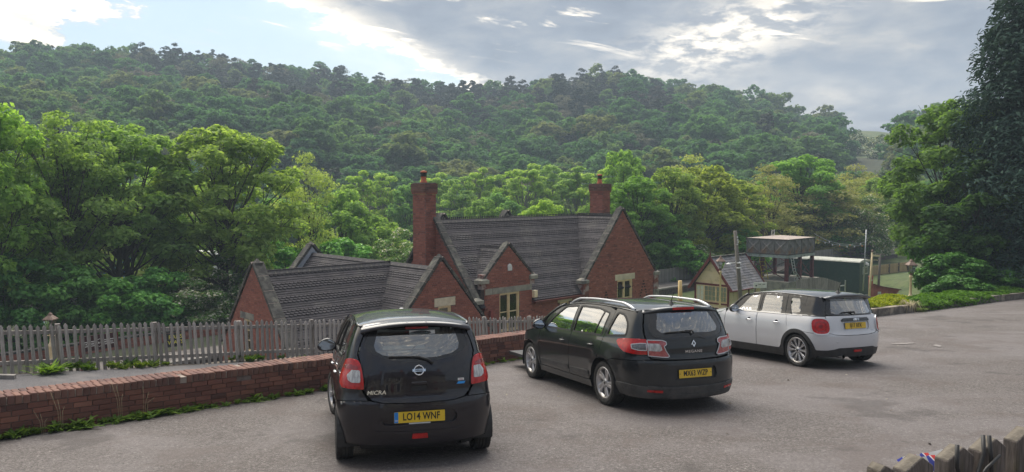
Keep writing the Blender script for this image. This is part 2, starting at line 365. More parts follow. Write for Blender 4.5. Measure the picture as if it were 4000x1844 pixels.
bark = pm('bark', (.045, .04, .033), (.085, .075, .06), 8, .95, .01, 25, stretch=(4, 4, .7), c3=(.05, .065, .03), s3=1)
bark_pale = pm('pale bark', (.19, .18, .16), (.26, .25, .22), 8, .95, stretch=(4, 4, .7))
ivy_m = leaf_mat('ivy leaf', (.012, .03, .012), (.03, .06, .02), .1, .4)
straw = pm('dry stalk', (.42, .36, .21), (.5, .44, .28), 10, .9)
# ---------------------------------------------------------------- the lie of the land
GX, GY = .0105, -.0859
def plane(x, y): return GX * x + GY * y
EDGE = np.array([(-30, -16.5), (-8.6, 6.4), (-6.18, 9.04), (-2.95, 12.35), (.27, 15.9), (6.2, 20.6), (12.27, 25.35), (22.84, 34.04), (32, 41), (50, 54)], float)
WALL_END = 5
def edge_sd(x, y):
    """signed distance beyond the car park edge, and distance along it"""
    x = np.asarray(x, float); y = np.asarray(y, float)
    best = np.full(x.shape, 1e9); sgn = np.ones(x.shape); al = np.zeros(x.shape); acc = 0
    for (x0, y0), (x1, y1) in zip(EDGE[:-1], EDGE[1:]):
        dx, dy = x1 - x0, y1 - y0; L = math.hypot(dx, dy)
        t = np.clip(((x - x0) * dx + (y - y0) * dy) / L ** 2, 0, 1)
        d = np.hypot(x - x0 - t * dx, y - y0 - t * dy); s = np.sign((y - y0) * dx - (x - x0) * dy)
        m = d < best; best = np.where(m, d, best); sgn = np.where(m, s, sgn); al = np.where(m, acc + t * L, al); acc += L
    return best * sgn, al
TH = math.radians(46.15)
D1 = np.array([math.sin(TH), math.cos(TH)]); D2 = np.array([-math.cos(TH), math.sin(TH)])
def ab(x, y): return x * D1[0] + y * D1[1], x * D2[0] + y * D2[1]
def xy(a, b): return a * D1[0] + b * D2[0], a * D1[1] + b * D2[1]
FLOOR = -5.4
def sstep(v, a, b):
    t = np.clip((v - a) / (b - a), 0, 1); return t * t * (3 - 2 * t)
def ground(x, y):
    x = np.asarray(x, float); y = np.asarray(y, float)
    s, al = edge_sd(x, y); a, b = ab(x, y)
    p = GX * x + GY * np.minimum(y, 60)
    fence = -1.63 - .095 * (a - 4.25)                       # the line of the picket fence
    fence = np.where(a > 22, np.maximum(fence, FLOOR), fence)
    fb = 17.6
    t1 = np.clip(s / np.maximum(.5, s + np.maximum(fb - b, 0)), 0, 1)
    beyond = np.where(b < fb, p - .12 + (fence - p + .12) * sstep(t1, 0, 1), fence + (FLOOR - fence) * sstep(b, fb + .3, fb + 5))
    right = p - .05 + (FLOOR - .2 - p) * sstep(s, .6, 10 + 0 * s)
    k = sstep(x, 1.5, 7); beyond = beyond * (1 - k) + right * k
    z = np.where(s < 0, p - .06, beyond)
    # railway cutting floor, then the valley and the wooded hill beyond
    hill_b = 95 + 6 * np.sin(a * .03)
    valley = FLOOR - 1.6 * sstep(b, 36, 60)
    far = np.where(b > 36, valley - z, 0); z = z + far * (s > 0)
    pit = sstep(a, 53, 55) * (1 - sstep(a, 70.3, 71.5)) * sstep(b, 17, 19) * (1 - sstep(b, 33.4, 34)); z = np.where(s > 3, z + pit * (np.minimum(z, -7.05) - z), z)
    # the hill: foot at ~110 m, crest at ~330 m
    r = np.hypot(x, y); azd = np.degrees(np.arctan2(x, np.maximum(y, 1e-3)))
    crest = np.interp(azd, [-60, -40, -33.9, -28, -22, -16.8, -12, -7.6, -2, 3, 7, 12, 15.5, 18.8, 21, 22.6, 24, 25.5, 27, 33.5, 45, 60],
                      [CREST(px) for px in (165, 165, 160, 165, 175, 215, 240, 290, 322, 300, 268, 292, 315, 375, 420, 415, 382, 384, 395, 400, 330, 300)])
    foot, top = 120., 330.
    crest_z = CAM_H + np.tan(crest / 57.2958) * np.cos(np.radians(azd)) * top - 13.0
    u = np.clip((r - foot) / (top - foot), 0, 1.0)
    prof = .8 * u ** 1.12 + .2 * sstep(u, 0, 1)
    hill = (FLOOR - 1.6) + (crest_z - (FLOOR - 1.6)) * prof
    hill = hill + 3.0 * np.sin(x * .035 + 1) * np.sin(y * .028) * sstep(u, 0, .2) * (1 - sstep(u, .75, 1)) 
    hill = np.where(r > top, crest_z - (r - top) * .03, hill)
    z = np.where((r > foot) & (y > 0), hill, z)
    return z
def CREST(py): return math.degrees(math.atan((748 - py) / 2978))
def gz(x, y): return float(ground(np.array([x]), np.array([y]))[0])

def build_terrain():
    # polar-ish sheet: fine near the station, coarse on the hill
    az = np.radians(np.concatenate([np.linspace(-180, -50, 27)[:-1], np.linspace(-50, 50, 221), np.linspace(50, 180, 27)[1:]]))
    r = np.concatenate([[0.0], np.geomspace(2, 60, 90), np.linspace(61, 120, 30)[0:], np.linspace(123, 335, 60), np.geomspace(345, 620, 8)])
    A, R = np.meshgrid(az, r); X = np.sin(A) * R; Y = np.cos(A) * R
    Z = ground(X, Y)
    V = np.stack([X.ravel(), Y.ravel(), Z.ravel()], 1); n = len(az)
    i, j = np.meshgrid(np.arange(len(r) - 1), np.arange(n - 1), indexing='ij'); k = (i * n + j).ravel()
    F = np.stack([k, k + n, k + n + 1, k + 1], 1)[:, ::-1]
    C = V[F].mean(1); s, _ = edge_sd(C[:, 0], C[:, 1]); a, b = ab(C[:, 0], C[:, 1]); rr = np.hypot(C[:, 0], C[:, 1])
    mi = np.where(rr > 105, 2, np.where(b > 36.5, 2, np.where((s > 5) & (C[:, 0] > 3), 1, 0)))
    azc = np.degrees(np.arctan2(C[:, 0], C[:, 1]))
    mi = np.where((rr > 240) & (azc > 21) & (azc < 36), 1, mi)
    me = np_mesh('ground', V, F, [soil, grass_m, ground_m], True, mi)
    link('ground', me, kind='structure', label='rough ground falling from the car park to the railway and up the wooded hill')
    # car park: one sheet 4 mm above the ground beneath it, following the edge
    E = EDGE; top = [tuple(p) for p in E[:-1]]
    poly = top + [(50, -12), (-30, -22)]
    pts = []
    for p, q in zip(poly, poly[1:] + poly[:1]):
        L = math.dist(p, q); n = max(1, int(L / 1.0)); pts += [(p[0] + (q[0] - p[0]) * t / n, p[1] + (q[1] - p[1]) * t / n) for t in range(n)]
    m = MB(); m.add([(x, y, plane(x, y)) for x, y in pts], [tuple(range(len(pts)))[::-1]])
    V, F = cdt_fill(pts, [], 1.0)
    V3 = np.stack([V[:, 0], V[:, 1], GX * V[:, 0] + GY * V[:, 1] + .006 * np.sin(V[:, 0] * .9) * np.sin(V[:, 1] * .7)], 1)
    link('car_park', np_mesh('car_park', V3, F, [tarmac], True), kind='structure', label='worn grey tarmac car park sloping down to the wall')

def in_poly(P, poly):
    x, y = P[:, 0], P[:, 1]; c = np.zeros(len(P), bool); n = len(poly); j = n - 1
    poly = np.asarray(poly, float)
    for i in range(n):
        xi, yi = poly[i]; xj, yj = poly[j]
        if yi != yj:
            m = ((yi > y) != (yj > y)) & (x < (xj - xi) * (y - yi) / (yj - yi) + xi); c ^= m
        j = i
    return c
def densify(loop, h, closed=True):
    P = [tuple(map(float, p)) for p in loop]; out = []
    for i in range(len(P) if closed else len(P) - 1):
        p, q = P[i], P[(i + 1) % len(P)]; L = math.dist(p, q); n = max(1, int(round(L / h)))
        out += [(p[0] + (q[0] - p[0]) * t / n, p[1] + (q[1] - p[1]) * t / n) for t in range(n)]
    if not closed: out.append(P[-1])
    return out
def cdt_fill(outer, holes, h):
    """triangulate a 2D region with evenly spaced inner points"""
    o = densify(outer, h); hs = [densify(q, h) for q in holes]
    oa = np.array(o); x0, y0 = oa.min(0); x1, y1 = oa.max(0)
    gx = np.arange(x0 + h * .5, x1, h); gy = np.arange(y0 + h * .43, y1, h * .9)
    G = np.array([(x + (h * .5 if j % 2 else 0), y) for j, y in enumerate(gy) for x in gx]) if len(gx) and len(gy) else np.zeros((0, 2))
    if len(G):
        keep = in_poly(G, o)
        for q in hs: keep &= ~in_poly(G, q)
        G = G[keep]; B = np.concatenate([np.array(q) for q in [o] + hs])
        if len(G):
            ok = np.ones(len(G), bool)
            for k in range(0, len(G), 2000):
                d = ((G[k:k + 2000, None, :] - B[None]) ** 2).sum(2).min(1); ok[k:k + 2000] = d > (h * .45) ** 2
            G = G[ok]
    pts = list(o); edges = [(i, (i + 1) % len(o)) for i in range(len(o))]
    for q in hs:
        b = len(pts); pts += q; edges += [(b + i, b + (i + 1) % len(q)) for i in range(len(q))]
    pts += [tuple(p) for p in G]
    v, _, f, _, _, _ = delaunay_2d_cdt([Vector(p) for p in pts], edges, [], 0, 1e-6)
    V = np.array([tuple(p) for p in v]); F = np.array([t for t in f if len(t) == 3])
    C = V[F].mean(1); keep = in_poly(C, o)
    for q in hs: keep &= ~in_poly(C, q)
    F = F[keep]
    a = V[F[:, 1]] - V[F[:, 0]]; b = V[F[:, 2]] - V[F[:, 0]]; fl = (a[:, 0] * b[:, 1] - a[:, 1] * b[:, 0]) < 0
    F[fl] = F[fl][:, ::-1]
    return V, F
build_terrain()
# ================================================================ station house
ROTZ = PI / 2 - TH
class RB(MB):
    """shapes in railway coordinates (a along the line, b away from the car park, z up), linked relative to a root"""
    def robj(s, name, mats, root, off, **kw):
        o = off; s.v = [(v[0] - o[0], v[1] - o[1], v[2] - o[2]) for v in s.v]
        return s.obj(name, mats, root, **kw)
def railroot(name, a, b, z, **kw):
    o = empty(name, **kw); x, y = xy(a, b); o.location = (x, y, z); o.rotation_euler = (0, 0, ROTZ); return o, (a, b, z)

def spans(poly, holes, v):
    def cuts(pl):
        xs = []; n = len(pl)
        for i in range(n):
            (x0, y0), (x1, y1) = pl[i], pl[(i + 1) % n]
            if (y0 > v) != (y1 > v): xs.append(x0 + (v - y0) / (y1 - y0) * (x1 - x0))
        xs.sort(); return list(zip(xs[::2], xs[1::2]))
    S = cuts(poly)
    for h in holes:
        for c0, c1 in cuts(h):
            N2 = []
            for s0, s1 in S:
                if c1 <= s0 or c0 >= s1: N2.append((s0, s1)); continue
                if c0 > s0: N2.append((s0, c0))
                if c1 < s1: N2.append((c1, s1))
            S = N2
    return S
def lay_bricks(poly, holes, L=.225, H=.075, j=.011, seed=0):
    R = random.Random(seed); v0 = min(p[1] for p in poly); v1 = max(p[1] for p in poly); out = []
    k = 0; v = math.floor(v0 / H) * H
    while v < v1:
        if v + H > v0:
            head = (k % 4 == 3); l = L / 2 if head else L; ofs = (k % 2) * L / 2 if not head else L / 4
            for s0, s1 in spans(poly, holes, v + H / 2):
                u = math.floor((s0 - ofs) / l) * l + ofs
                while u < s1:
                    a, b = max(u + j / 2, s0 + .001), min(u + l - j / 2, s1 - .001)
                    if b - a > .035: out.append((a, b, v + j / 2, v + H - j / 2))
                    u += l
        v += H; k += 1
    return out
UNIT = None
def unit_box():
    global UNIT
    if UNIT is None:
        m = MB(); m.box((0, 0, 0), (1, 1, 1)); UNIT = m.mesh('brick', [brick_station])
    return UNIT
def wall_bricks(root, off, wallobj, poly, holes, plane_at, face, singles=0, seed=0, keep=None, mat=None, name='brick'):
    """face 'a-': wall faces -a and its polygon is in (b,z); 'b-': faces -b, polygon in (a,z)"""
    B = lay_bricks(poly, holes, seed=seed); R = random.Random(seed)
    if keep: one = [b for b in B if keep(b)][:singles]; ones = set(one)
    else: ones = set()
    mb = RB()
    for b in B:
        u, w = (b[0] + b[1]) / 2, b[1] - b[0]; v, h = (b[2] + b[3]) / 2, b[3] - b[2]; p = .010 + R.random() * .003
        if face == 'b-': c, d = (u, plane_at - p / 2 + .01, v), (w, p + .02, h)
        elif face == 'a-': c, d = (plane_at - p / 2 + .01, u, v), (p + .02, w, h)
        elif face == 'a+': c, d = (plane_at + p / 2 - .01, u, v), (p + .02, w, h)
        if b in ones:
            o = link(name, unit_box(), wallobj, loc=(c[0] - off[0], c[1] - off[1], c[2] - off[2])); o.scale = d
        else: mb.box(c, d)
    if mb.n: mb.robj('brickwork', [brick_station], wallobj, off, kind='stuff')
def slab(mb, poly, at, th, face, mi=0):
    """polygon prism: body lies behind the face plane"""
    k = len(poly)
    if face == 'b-': A = [(u, at, v) for u, v in poly]; Bk = [(u, at + th, v) for u, v in poly]; 
    elif face == 'a-': A = [(at, u, v) for u, v in poly]; Bk = [(at + th, u, v) for u, v in poly]
    elif face == 'a+': A = [(at, u, v) for u, v in poly]; Bk = [(at - th, u, v) for u, v in poly]
    F = [tuple(range(k)), tuple(range(k, 2 * k))[::-1]] + [(i, i + k, (i + 1) % k + k, (i + 1) % k) for i in range(k)]
    mb.add(A + Bk, F, mi)
def make_wall(root, off, poly, holes, at, face, th=.25, **kw):
    """a wall with openings: backing of mortar made of strips round the holes, bricks laid on it"""
    V, F = cdt_fill(poly, holes, 1.2); mb = RB()
    def P(u, v, d):
        return {'b-': (u, at + d, v), 'a-': (at + d, u, v), 'a+': (at - d, u, v)}[face]
    n = len(V)
    mb.add([P(u, v, 0) for u, v in V] + [P(u, v, th) for u, v in V], [tuple(f) for f in F] + [tuple(f[::-1] + n) for f in F])
    for loop in [poly] + list(holes):
        k = len(loop); mb.add([P(u, v, 0) for u, v in loop] + [P(u, v, th) for u, v in loop], [(i, (i + 1) % k, (i + 1) % k + k, i + k) for i in range(k)])
    w = mb.robj('wall', [mortar], root, off)
    wall_bricks(root, off, w, poly, holes, at, face, **kw)
    return w

def lay_tiles(poly, holes, O, U, Wd, g=.098, tw=.165, pattern=(0, 0, 0, 1, 1, 1), seed=0, ofs=0):
    """plain and fish-scale tiles on a slope: frame origin O, U along the eaves, Wd up the slope. returns list of (V, F)"""
    O, U, Wd = Vector(O), Vector(U).normalized(), Vector(Wd).normalized(); Nn = U.cross(Wd).normalized()
    if Nn.z < 0: Nn = -Nn
    R = random.Random(seed); T = []
    w1 = max(p[1] for p in poly); w = min(p[1] for p in poly); k = ofs
    while w < w1:
        sc = pattern[k % len(pattern)]
        for s0, s1 in spans(poly, holes, min(w + g * .5, w1 - .001)):
            st = (k % 2) * tw / 2; u = math.floor((s0 - st) / tw) * tw + st
            while u < s1:
                a, b = max(u + .0015, s0), min(u + tw - .0015, s1)
                if b - a > .02:
                    jt = R.uniform(-.0035, .0035); lift = R.uniform(0, .004); e = .006; t, q0 = (.036 + lift, .022) if sc else (.021 + lift, .010)
                    full = (b - a) > tw * .7; wb = w + jt
                    if R.random() < .004: wb -= .03
                    if sc and full:
                        m = (a + b) / 2; hw = (b - a) / 2; arc = [(m + hw * math.sin(q), wb + .066 * (1 - math.cos(q)) ** .8 if abs(q) > .01 else wb) for q in (-PI / 2, -1.05, -.5, 0, .5, 1.05, PI / 2)]
                        k2 = len(arc); P2 = [(x, y, t - (y - wb) * .12) for x, y in arc] + [(b, w + g + .01, e), (a, w + g + .01, e)] + [(x, y, q0) for x, y in arc]
                        F = [tuple(range(k2 + 2))] + [(i, k2 + 2 + i, k2 + 3 + i, i + 1) for i in range(k2 - 1)]
                        # the deep notch under the scales reads dark
                    else:
                        P2 = [(a, wb, t), (b, wb, t), (b, w + g + .01, e), (a, w + g + .01, e), (a, wb, q0), (b, wb, q0)]
                        F = [(0, 1, 2, 3), (0, 4, 5, 1), (0, 3, 4), (1, 5, 2)]
                    T.append(([O + U * x + Wd * y + Nn * z for x, y, z in P2], F, (u, w)))
                u += tw
        w += g; k += 1
    return T, Nn
def make_roof(root, off, poly, O, U, Wd, singles=0, holes=(), seed=0, ofs=0, mat=None, name='roof', keep=None, pattern=(0, 0, 0, 1, 1, 1)):
    T, Nn = lay_tiles(poly, holes, O, U, Wd, seed=seed, ofs=ofs, pattern=pattern)
    O, U, Wd = Vector(O), Vector(U).normalized(), Vector(Wd).normalized()
    base = RB(); k = len(poly); A = [O + U * x + Wd * y - Nn * .004 for x, y in poly]; B = [p - Nn * .08 for p in A]
    base.add(A + B, [tuple(range(k)), tuple(range(k, 2 * k))[::-1]] + [(i, i + k, (i + 1) % k + k, (i + 1) % k) for i in range(k)])
    r = base.robj(name, [slate_dark], root, off); n = 0; mb = RB(); shapes = {}
    for V, F, key in T:
        if n < singles and (keep is None or keep(V)):
            c = V[0]; sm = MB(); sm.add([v - c for v in V], F); 
            kk = (len(V), round((V[1] - V[0]).length, 3))
            if kk not in shapes: shapes[kk] = sm.mesh('roof_tile', [mat or slate])
            link('roof_tile', shapes[kk], r, loc=(c.x - off[0], c.y - off[1], c.z - off[2])); n += 1
        else: mb.add(V, F)
    if mb.n: mb.robj('tiling', [mat or slate], r, off, kind='stuff')
    return r
def coping(root, off, p0, p1, across, w=.36, t=.10, n=6, face=0, mat=None, top=None):
    """sloping coping of separate stones from p0 up to p1; 'across' is the direction over the wall"""
    p0, p1 = Vector(p0), Vector(p1); d = p1 - p0; L = d.length; d.normalize(); across = Vector(across)
    R = random.Random(int(abs(p0.x * 31 + p0.y * 17 + p0.z * 7) * 10))
    cuts = [0] + sorted((i + R.uniform(-.12, .12)) / n for i in range(1, n)) + [1]
    nn = across.cross(d); nn = nn if nn.z > 0 else -nn
    for a, b in zip(cuts[:-1], cuts[1:]):
        m = RB(); q0 = p0 + d * (a * L + .014) + nn * t / 2; q1 = p0 + d * (b * L - .014) + nn * t / 2
        m.bar(q0, q1, w + R.uniform(-.008, .008), t + R.uniform(-.006, .006), up=tuple(nn))
        m.robj('coping_stone', [mat or stone_dark], root, off)
    jm = RB(); jm.bar(p0 + nn * t / 2, p1 + nn * t / 2, w - .02, t - .014, up=tuple(nn)); jm.robj('coping_joint', [mortar_pale], root, off, kind='stuff')
def kneeler(root, off, c, face_dir, slope_dir, mat=None):
    """gabled stone at the foot of a coping"""
    m = RB(); x, y, z = c
    m.box((x, y, z), (.46, .46, .16)); m.box((x, y, z + .12), (.44, .44, .10), taper=.35); o = m.robj('kneeler_stone', [mat or stone_grey], root, off); bevel(o, .012, 1)
def window(root, off, a0, a1, z0, z1, at, face='b-', lights=2, rows=2, depth=.09, curtain_on=True, t=.055, lint=None, frame_m=None):
    """sash: frame with sub-part panes; curtain and dark room behind"""
    def P(u, d, v): return {'b-': (u, at + d, v), 'a-': (at + d, u, v)}[face]
    def bx(mb, u, v, w, h, d, th):
        c = P(u, d, v); mb.box(c, (w, th, h) if face == 'b-' else (th, w, h))
    fm = frame_m or cream; m = RB()
    for u in (a0 + t / 2, a1 - t / 2): bx(m, u, (z0 + z1) / 2, t, z1 - z0, depth - .035, .08)
    bx(m, (a0 + a1) / 2, z1 - t / 2, a1 - a0 - 2 * t, t, depth - .035, .08)
    bx(m, (a0 + a1) / 2, z0 + t / 2, a1 - a0 - 2 * t, t, depth - .02, .12)
    W = (a1 - a0 - 2 * t) / lights; H = (z1 - z0 - 2 * t) / rows; s = .034
    for i in range(1, lights): bx(m, a0 + t + W * i, (z0 + z1) / 2, .05, z1 - z0 - 2 * t, depth - .03, .07)
    for i in range(lights):
        u0 = a0 + t + W * i + .003; u1 = u0 + W - .006
        for u in (u0 + s / 2 + (.024 if i else 0), u1 - s / 2 - (.024 if i < lights - 1 else 0)): bx(m, u, (z0 + z1) / 2, s, z1 - z0 - 2 * t - .004, depth - .012, .045)
        for j in range(rows + 1):
            v = z0 + t + H * j; v = min(max(v, z0 + t + s / 2), z1 - t - s / 2); bx(m, (u0 + u1) / 2, v, W - .1, s, depth - .008, .04)
    w = m.robj('window', [fm], root, off)
    for i in range(lights):
        for j in range(rows):
            g = RB(); bx(g, a0 + t + W * (i + .5), z0 + t + H * (j + .5), W - .07, H - .03, depth + .006, .006); g.robj('pane', [glass_clear], w, off)
    b = RB(); bx(b, (a0 + a1) / 2, (z0 + z1) / 2, a1 - a0, z1 - z0, depth + .5, .02); b.robj('dark_room', [dark_in], w, off)
    if curtain_on:
        c = RB(); n = 28; V = []; 
        for k in range(n + 1):
            u = a0 + .03 + (a1 - a0 - .06) * k / n; d = depth + .05 + .018 * math.sin(k * 1.9) + .01 * math.sin(k * .8)
            V += [P(u, d, z0 + .02), P(u, d, z1 - .02)]
        c.add(V, [(2 * k, 2 * k + 2, 2 * k + 3, 2 * k + 1) for k in range(n)], sm=True); c.robj('curtain', [curtain], w, off)
    if lint:
        l = RB(); (u0, u1, v0, v1) = lint; bx(l, (u0 + u1) / 2, (v0 + v1) / 2, u1 - u0, v1 - v0, .05, .14); lo = l.robj('lintel', [stone_tan if not isinstance(lint, list) else stone_grey], root, off); bevel(lo, .008, 1)
    return w
def glass_mat():
    m = bpy.data.materials.new('clear glass'); m.use_nodes = True; g = N(m.node_tree); g.n.clear()
    out = g.new('ShaderNodeOutputMaterial'); t = g.new('ShaderNodeBsdfTransparent'); t.inputs[0].default_value = (.86, .9, .89, 1)
    s = g.new('ShaderNodeBsdfGlossy'); s.inputs['Roughness'].default_value = .01; s.inputs[0].default_value = (1, 1, 1, 1)
    fr = g.new('ShaderNodeFresnel'); fr.inputs[0].default_value = 1.52
    mx = g.new('ShaderNodeMixShader'); g.put(mx.inputs[0], g.math('MULTIPLY', fr.outputs[0], 1.25, clamp=True)); g.put(mx.inputs[1], t.outputs[0]); g.put(mx.inputs[2], s.outputs[0]); g.put(out.inputs[0], mx.outputs[0]); return m
glass_clear = glass_mat()

SL = 1.2; cs = 1 / math.hypot(1, SL); sn = SL / math.hypot(1, SL)
def hole(a0, a1, z0, z1): return [(a0, z0), (a1, z0), (a1, z1), (a0, z1)]
def station():
    root, off = railroot('station_house', 20.1, 23.15, FLOOR, label='red brick station house with steep dark tiled roofs, stone copings and two chimneys', cat='station')
    F0 = FLOOR
    # ---- main range M
    M0, M1, MB0, MR, MRZ = 20.1, 32.2, 23.15, 25.8, .84
    ez = MRZ - SL * (MR - MB0)
    hw1 = hole(25.25, 25.84, -4.1, -2.86); hw_l = hole(25.08, 26.05, -2.93, -2.55)
    DA, DW, DB = 21.95, 1.38, 23.05
    make_wall(root, off, [(M0, F0), (26.75, F0), (26.75, ez - .03), (M0, ez - .03)], [hw1, hw_l, hole(DA - DW, DA + DW, F0 + .01, ez - .04)], MB0, 'b-', seed=1)
    window(root, off, 25.25, 25.84, -4.1, -2.86, MB0, lights=1, rows=2, lint=(25.08, 26.05, -2.86, -2.55))
    # left gable end of the main range
    lg = [(MB0, F0), (MR * 2 - MB0, F0), (MR * 2 - MB0, ez), (MR, MRZ + .02), (MB0, ez)]
    make_wall(root, off, lg, [], M0, 'a-', seed=2)
    make_wall(root, off, lg, [], M1, 'a+', seed=3)
    # roof front slope, with its valleys left to the geometry of the cross gables
    L = (MR - MB0 + .22) / cs
    u0, u1 = DA - DW - M0 - .19, DA + DW - M0 - .13
    make_roof(root, off, [(0, 0), (u0, 0), (u0, .62), (u1, .62), (u1, 0), (M1 - M0 - .2, 0), (M1 - M0 - .2, L), (0, L)], (M0 + .16, MB0 - .22, ez - .22 * SL + .03), (1, 0, 0), (0, cs, sn), seed=4, ofs=4)
    rb = RB(); rb.add([(M0, MR, MRZ), (M1, MR, MRZ), (M1, 28.75, ez - .3), (M0, 28.75, ez - .3)], [(0, 1, 2, 3)]); rb.robj('rear_roof', [slate], root, off)
    coping(root, off, (M0 + .04, MB0 - .10, ez + .06), (M0 + .04, MR + .02, MRZ + .34), (1, 0, 0), w=.34, n=8)
    coping(root, off, (M0 + .04, 28.45, ez + .06), (M0 + .04, MR - .02, MRZ + .34), (1, 0, 0), w=.34, n=7)
    kneeler(root, off, (M0 + .02, MB0 - .12, ez + .02), 0, 0)
    for p, q in ((20.4, 20.56), (23.35, 26.72)):
        g = RB(); g.bar((p, MB0 - .27, ez - .3), (q, MB0 - .27, ez - .3), .11, .09); g.robj('gutter', [gutter_m], root, off); g = RB(); g.bar((p, MB0 - .1, ez - .26), (q, MB0 - .1, ez - .26), .2, .12); g.robj('fascia', [gutter_m], root, off)
    # ---- ridge with cresting
    crest(root, off, M0 + .3, M1 - .1, MR, MRZ + .05, True)
    # ---- right cross gable R
    RA, RW, RBp = 29.42, 2.72, 22.9; rz = .86; rez = rz - SL * RW
    rw = hole(29.05, 30.24, -3.95, -2.16); rl = hole(28.87, 30.43, -2.16, -1.87)
    poly = [(RA - RW, F0), (RA + RW, F0), (RA + RW, rez + .45), (RA, rz + .34), (RA - RW, rez + .45)]
    make_wall(root, off, poly, [rw, rl], RBp, 'b-', th=.3, seed=6)
    window(root, off, 29.05, 30.24, -3.95, -2.16, RBp, lint=(28.87, 30.43, -2.16, -1.87))
    # side walls of R
    s = RB(); slab(s, [(RBp + .02, F0), (MB0 + .1, F0), (MB0 + .1, rez + .4), (RBp + .02, rez + .4)], RA - RW, .25, 'a-'); slab(s, [(RBp + .02, F0), (28.4, F0), (28.4, rez + .3), (RBp + .02, rez + .3)], RA + RW, .25, 'a+'); s.robj('side_wall', [mortar], root, off)
    w = s.obj if False else None
    dm = RB()
    for ca, zb, hgt in ((28.2, -3.55, .9), (31.15, -3.35, 1.0)):       # diamonds of blue brick, left and right of the window
        n = 7
        for i in range(n + 1):
            for sg in (-1, 1):
                dm.box((ca + sg * .045 * (n - i) * 1.15, RBp - .013, zb + i * hgt / n), (.10, .012, .062))
                dm.box((ca + sg * .045 * (n - i) * 1.15, RBp - .013, zb - i * hgt / n), (.10, .012, .062)) if i else None
    dm.robj('diaper_brick', [soot], root, off)
    Lr = (RW + .12) / cs
    for sg in (-1, 1):
        make_roof(root, off, [(0, 0), (MR + .4 - RBp - .3, 0), (MR + .4 - RBp - .3, Lr), (0, Lr)], (RA + sg * (RW + .12), RBp + .3, rez - .12 * SL + .03), (0, 1, 0), (-sg * cs, 0, sn), seed=8 + sg, ofs=4)
    coping(root, off, (RA - RW - .05, RBp + .14, rez + .42), (RA, RBp + .14, rz + .42), (0, 1, 0), w=.36, n=8)
    coping(root, off, (RA + RW + .05, RBp + .14, rez + .42), (RA, RBp + .14, rz + .42), (0, 1, 0), w=.36, n=8)
    apex(root, off, RA, RBp + .14, rz + .46)
    for sg in (-1, 1):
        kneeler(root, off, (RA + sg * (RW + .06), RBp + .12, rez + .38), 0, 0)
        k = RB(); k.box((RA + sg * (RW + .02), RBp + .10, rez - .62), (.42, .40, .38)); k.box((RA + sg * (RW - .06), RBp + .12, rez - .88), (.26, .34, .16)); bevel(k.robj('corbel_stone', [stone_grey], root, off), .01, 1)
        k = RB(); k.box((RA + sg * (RW + .02), RBp + .11, rez - .06), (.36, .36, .74)); k.robj('kneeler_pier', [pier_m], root, off)
    crest(root, off, RBp + .32, MR, RA, rz + .05, True, along='b')
    # ---- dormer gable D with the tall window
    dz = -.36; dez = dz - 1.0 * DW
    dw = hole(21.42, 22.58, -3.72, -2.10); band = hole(20.72, 23.3, -2.10, -1.84)
    poly = [(DA - DW, F0), (DA + DW, F0), (DA + DW, dez + .3), (DA, dz + .22), (DA - DW, dez + .3)]
    make_wall(root, off, poly, [dw, band], DB, 'b-', th=.22, seed=9, singles=60, keep=lambda b: b[2] > -2.0)
    window(root, off, 21.42, 22.58, -3.72, -2.10, DB)
    for u0, u1 in ((20.60, 21.02), (21.03, 23.30)):
        l = RB(); l.box(((u0 + u1) / 2, DB + .05, -1.97), (u1 - u0 - .01, .16, .25)); bevel(l.robj('stone_band', [stone_grey], root, off), .006, 1)
    k = RB(); k.box((DA - DW - .0, DB + .1, -1.55), (.3, .26, .6)); k.box((DA + DW, DB + .1, -1.6), (.26, .26, .5)); k.robj('dormer_pier', [pier_m], root, off)
    sl = 1 / math.hypot(1, 1)
    for sg in (-1, 1):
        make_roof(root, off, [(0, 0), (2.6, 0), (2.6, DW / sl), (0, DW / sl)], (DA + sg * DW, DB + .2, dez + .02), (0, 1, 0), (-sg * sl, 0, sl), seed=11 + sg, ofs=0)
    coping(root, off, (DA - DW - .1, DB + .12, dez + .2), (DA, DB + .12, dz + .3), (0, 1, 0), w=.30, t=.09, n=4)
    coping(root, off, (DA + DW + .1, DB + .12, dez + .2), (DA, DB + .12, dz + .3), (0, 1, 0), w=.30, t=.09, n=4)
    apex(root, off, DA, DB + .12, dz + .33, .8)
    for sg in (-1, 1): kneeler(root, off, (DA + sg * (DW + .04), DB + .1, dez + .2), 0, 0)
    crest(root, off, DB + .3, DB + 1.9, DA, dz + .05, True, along='b')
    # ---- front gable B, its range running right through the building
    BA, BW, BB, bz, BZR = 18.0, 2.7, 22.6, -.8, 32.3; bez = bz - SL * BW
    bw = hole(17.84, 18.46, -3.5, -2.22); bl = hole(17.65, 18.67, -2.22, -1.9)
    poly = [(BA - BW, F0), (BA + BW, F0), (BA + BW, bez + .4), (BA, bz + .34), (BA - BW, bez + .4)]
    make_wall(root, off, poly, [bw, bl], BB, 'b-', th=.3, seed=13, singles=240, keep=lambda b: b[2] > -2.35)
    window(root, off, 17.84, 18.46, -3.5, -2.22, BB, lights=1, rows=2, lint=(17.65, 18.67, -2.22, -1.9), curtain_on=False)
    Lb = (BW + .1) / cs
    for sg in (-1, 1):
        make_roof(root, off, [(0, 0), (BZR - BB - .3, 0), (BZR - BB - .3, Lb), (0, Lb)], (BA + sg * (BW + .1), BB + .3, bez - .12 + .03), (0, 1, 0), (-sg * cs, 0, sn), seed=15 + sg, ofs=1)
    s = RB()
    for sg, fc in ((-1, 'a-'), (1, 'a+')): slab(s, [(BB + .02, F0), (BZR, F0), (BZR, bez), (BB + .02, bez)], BA + sg * BW, .25, fc)
    s.robj('side_wall', [mortar], root, off)
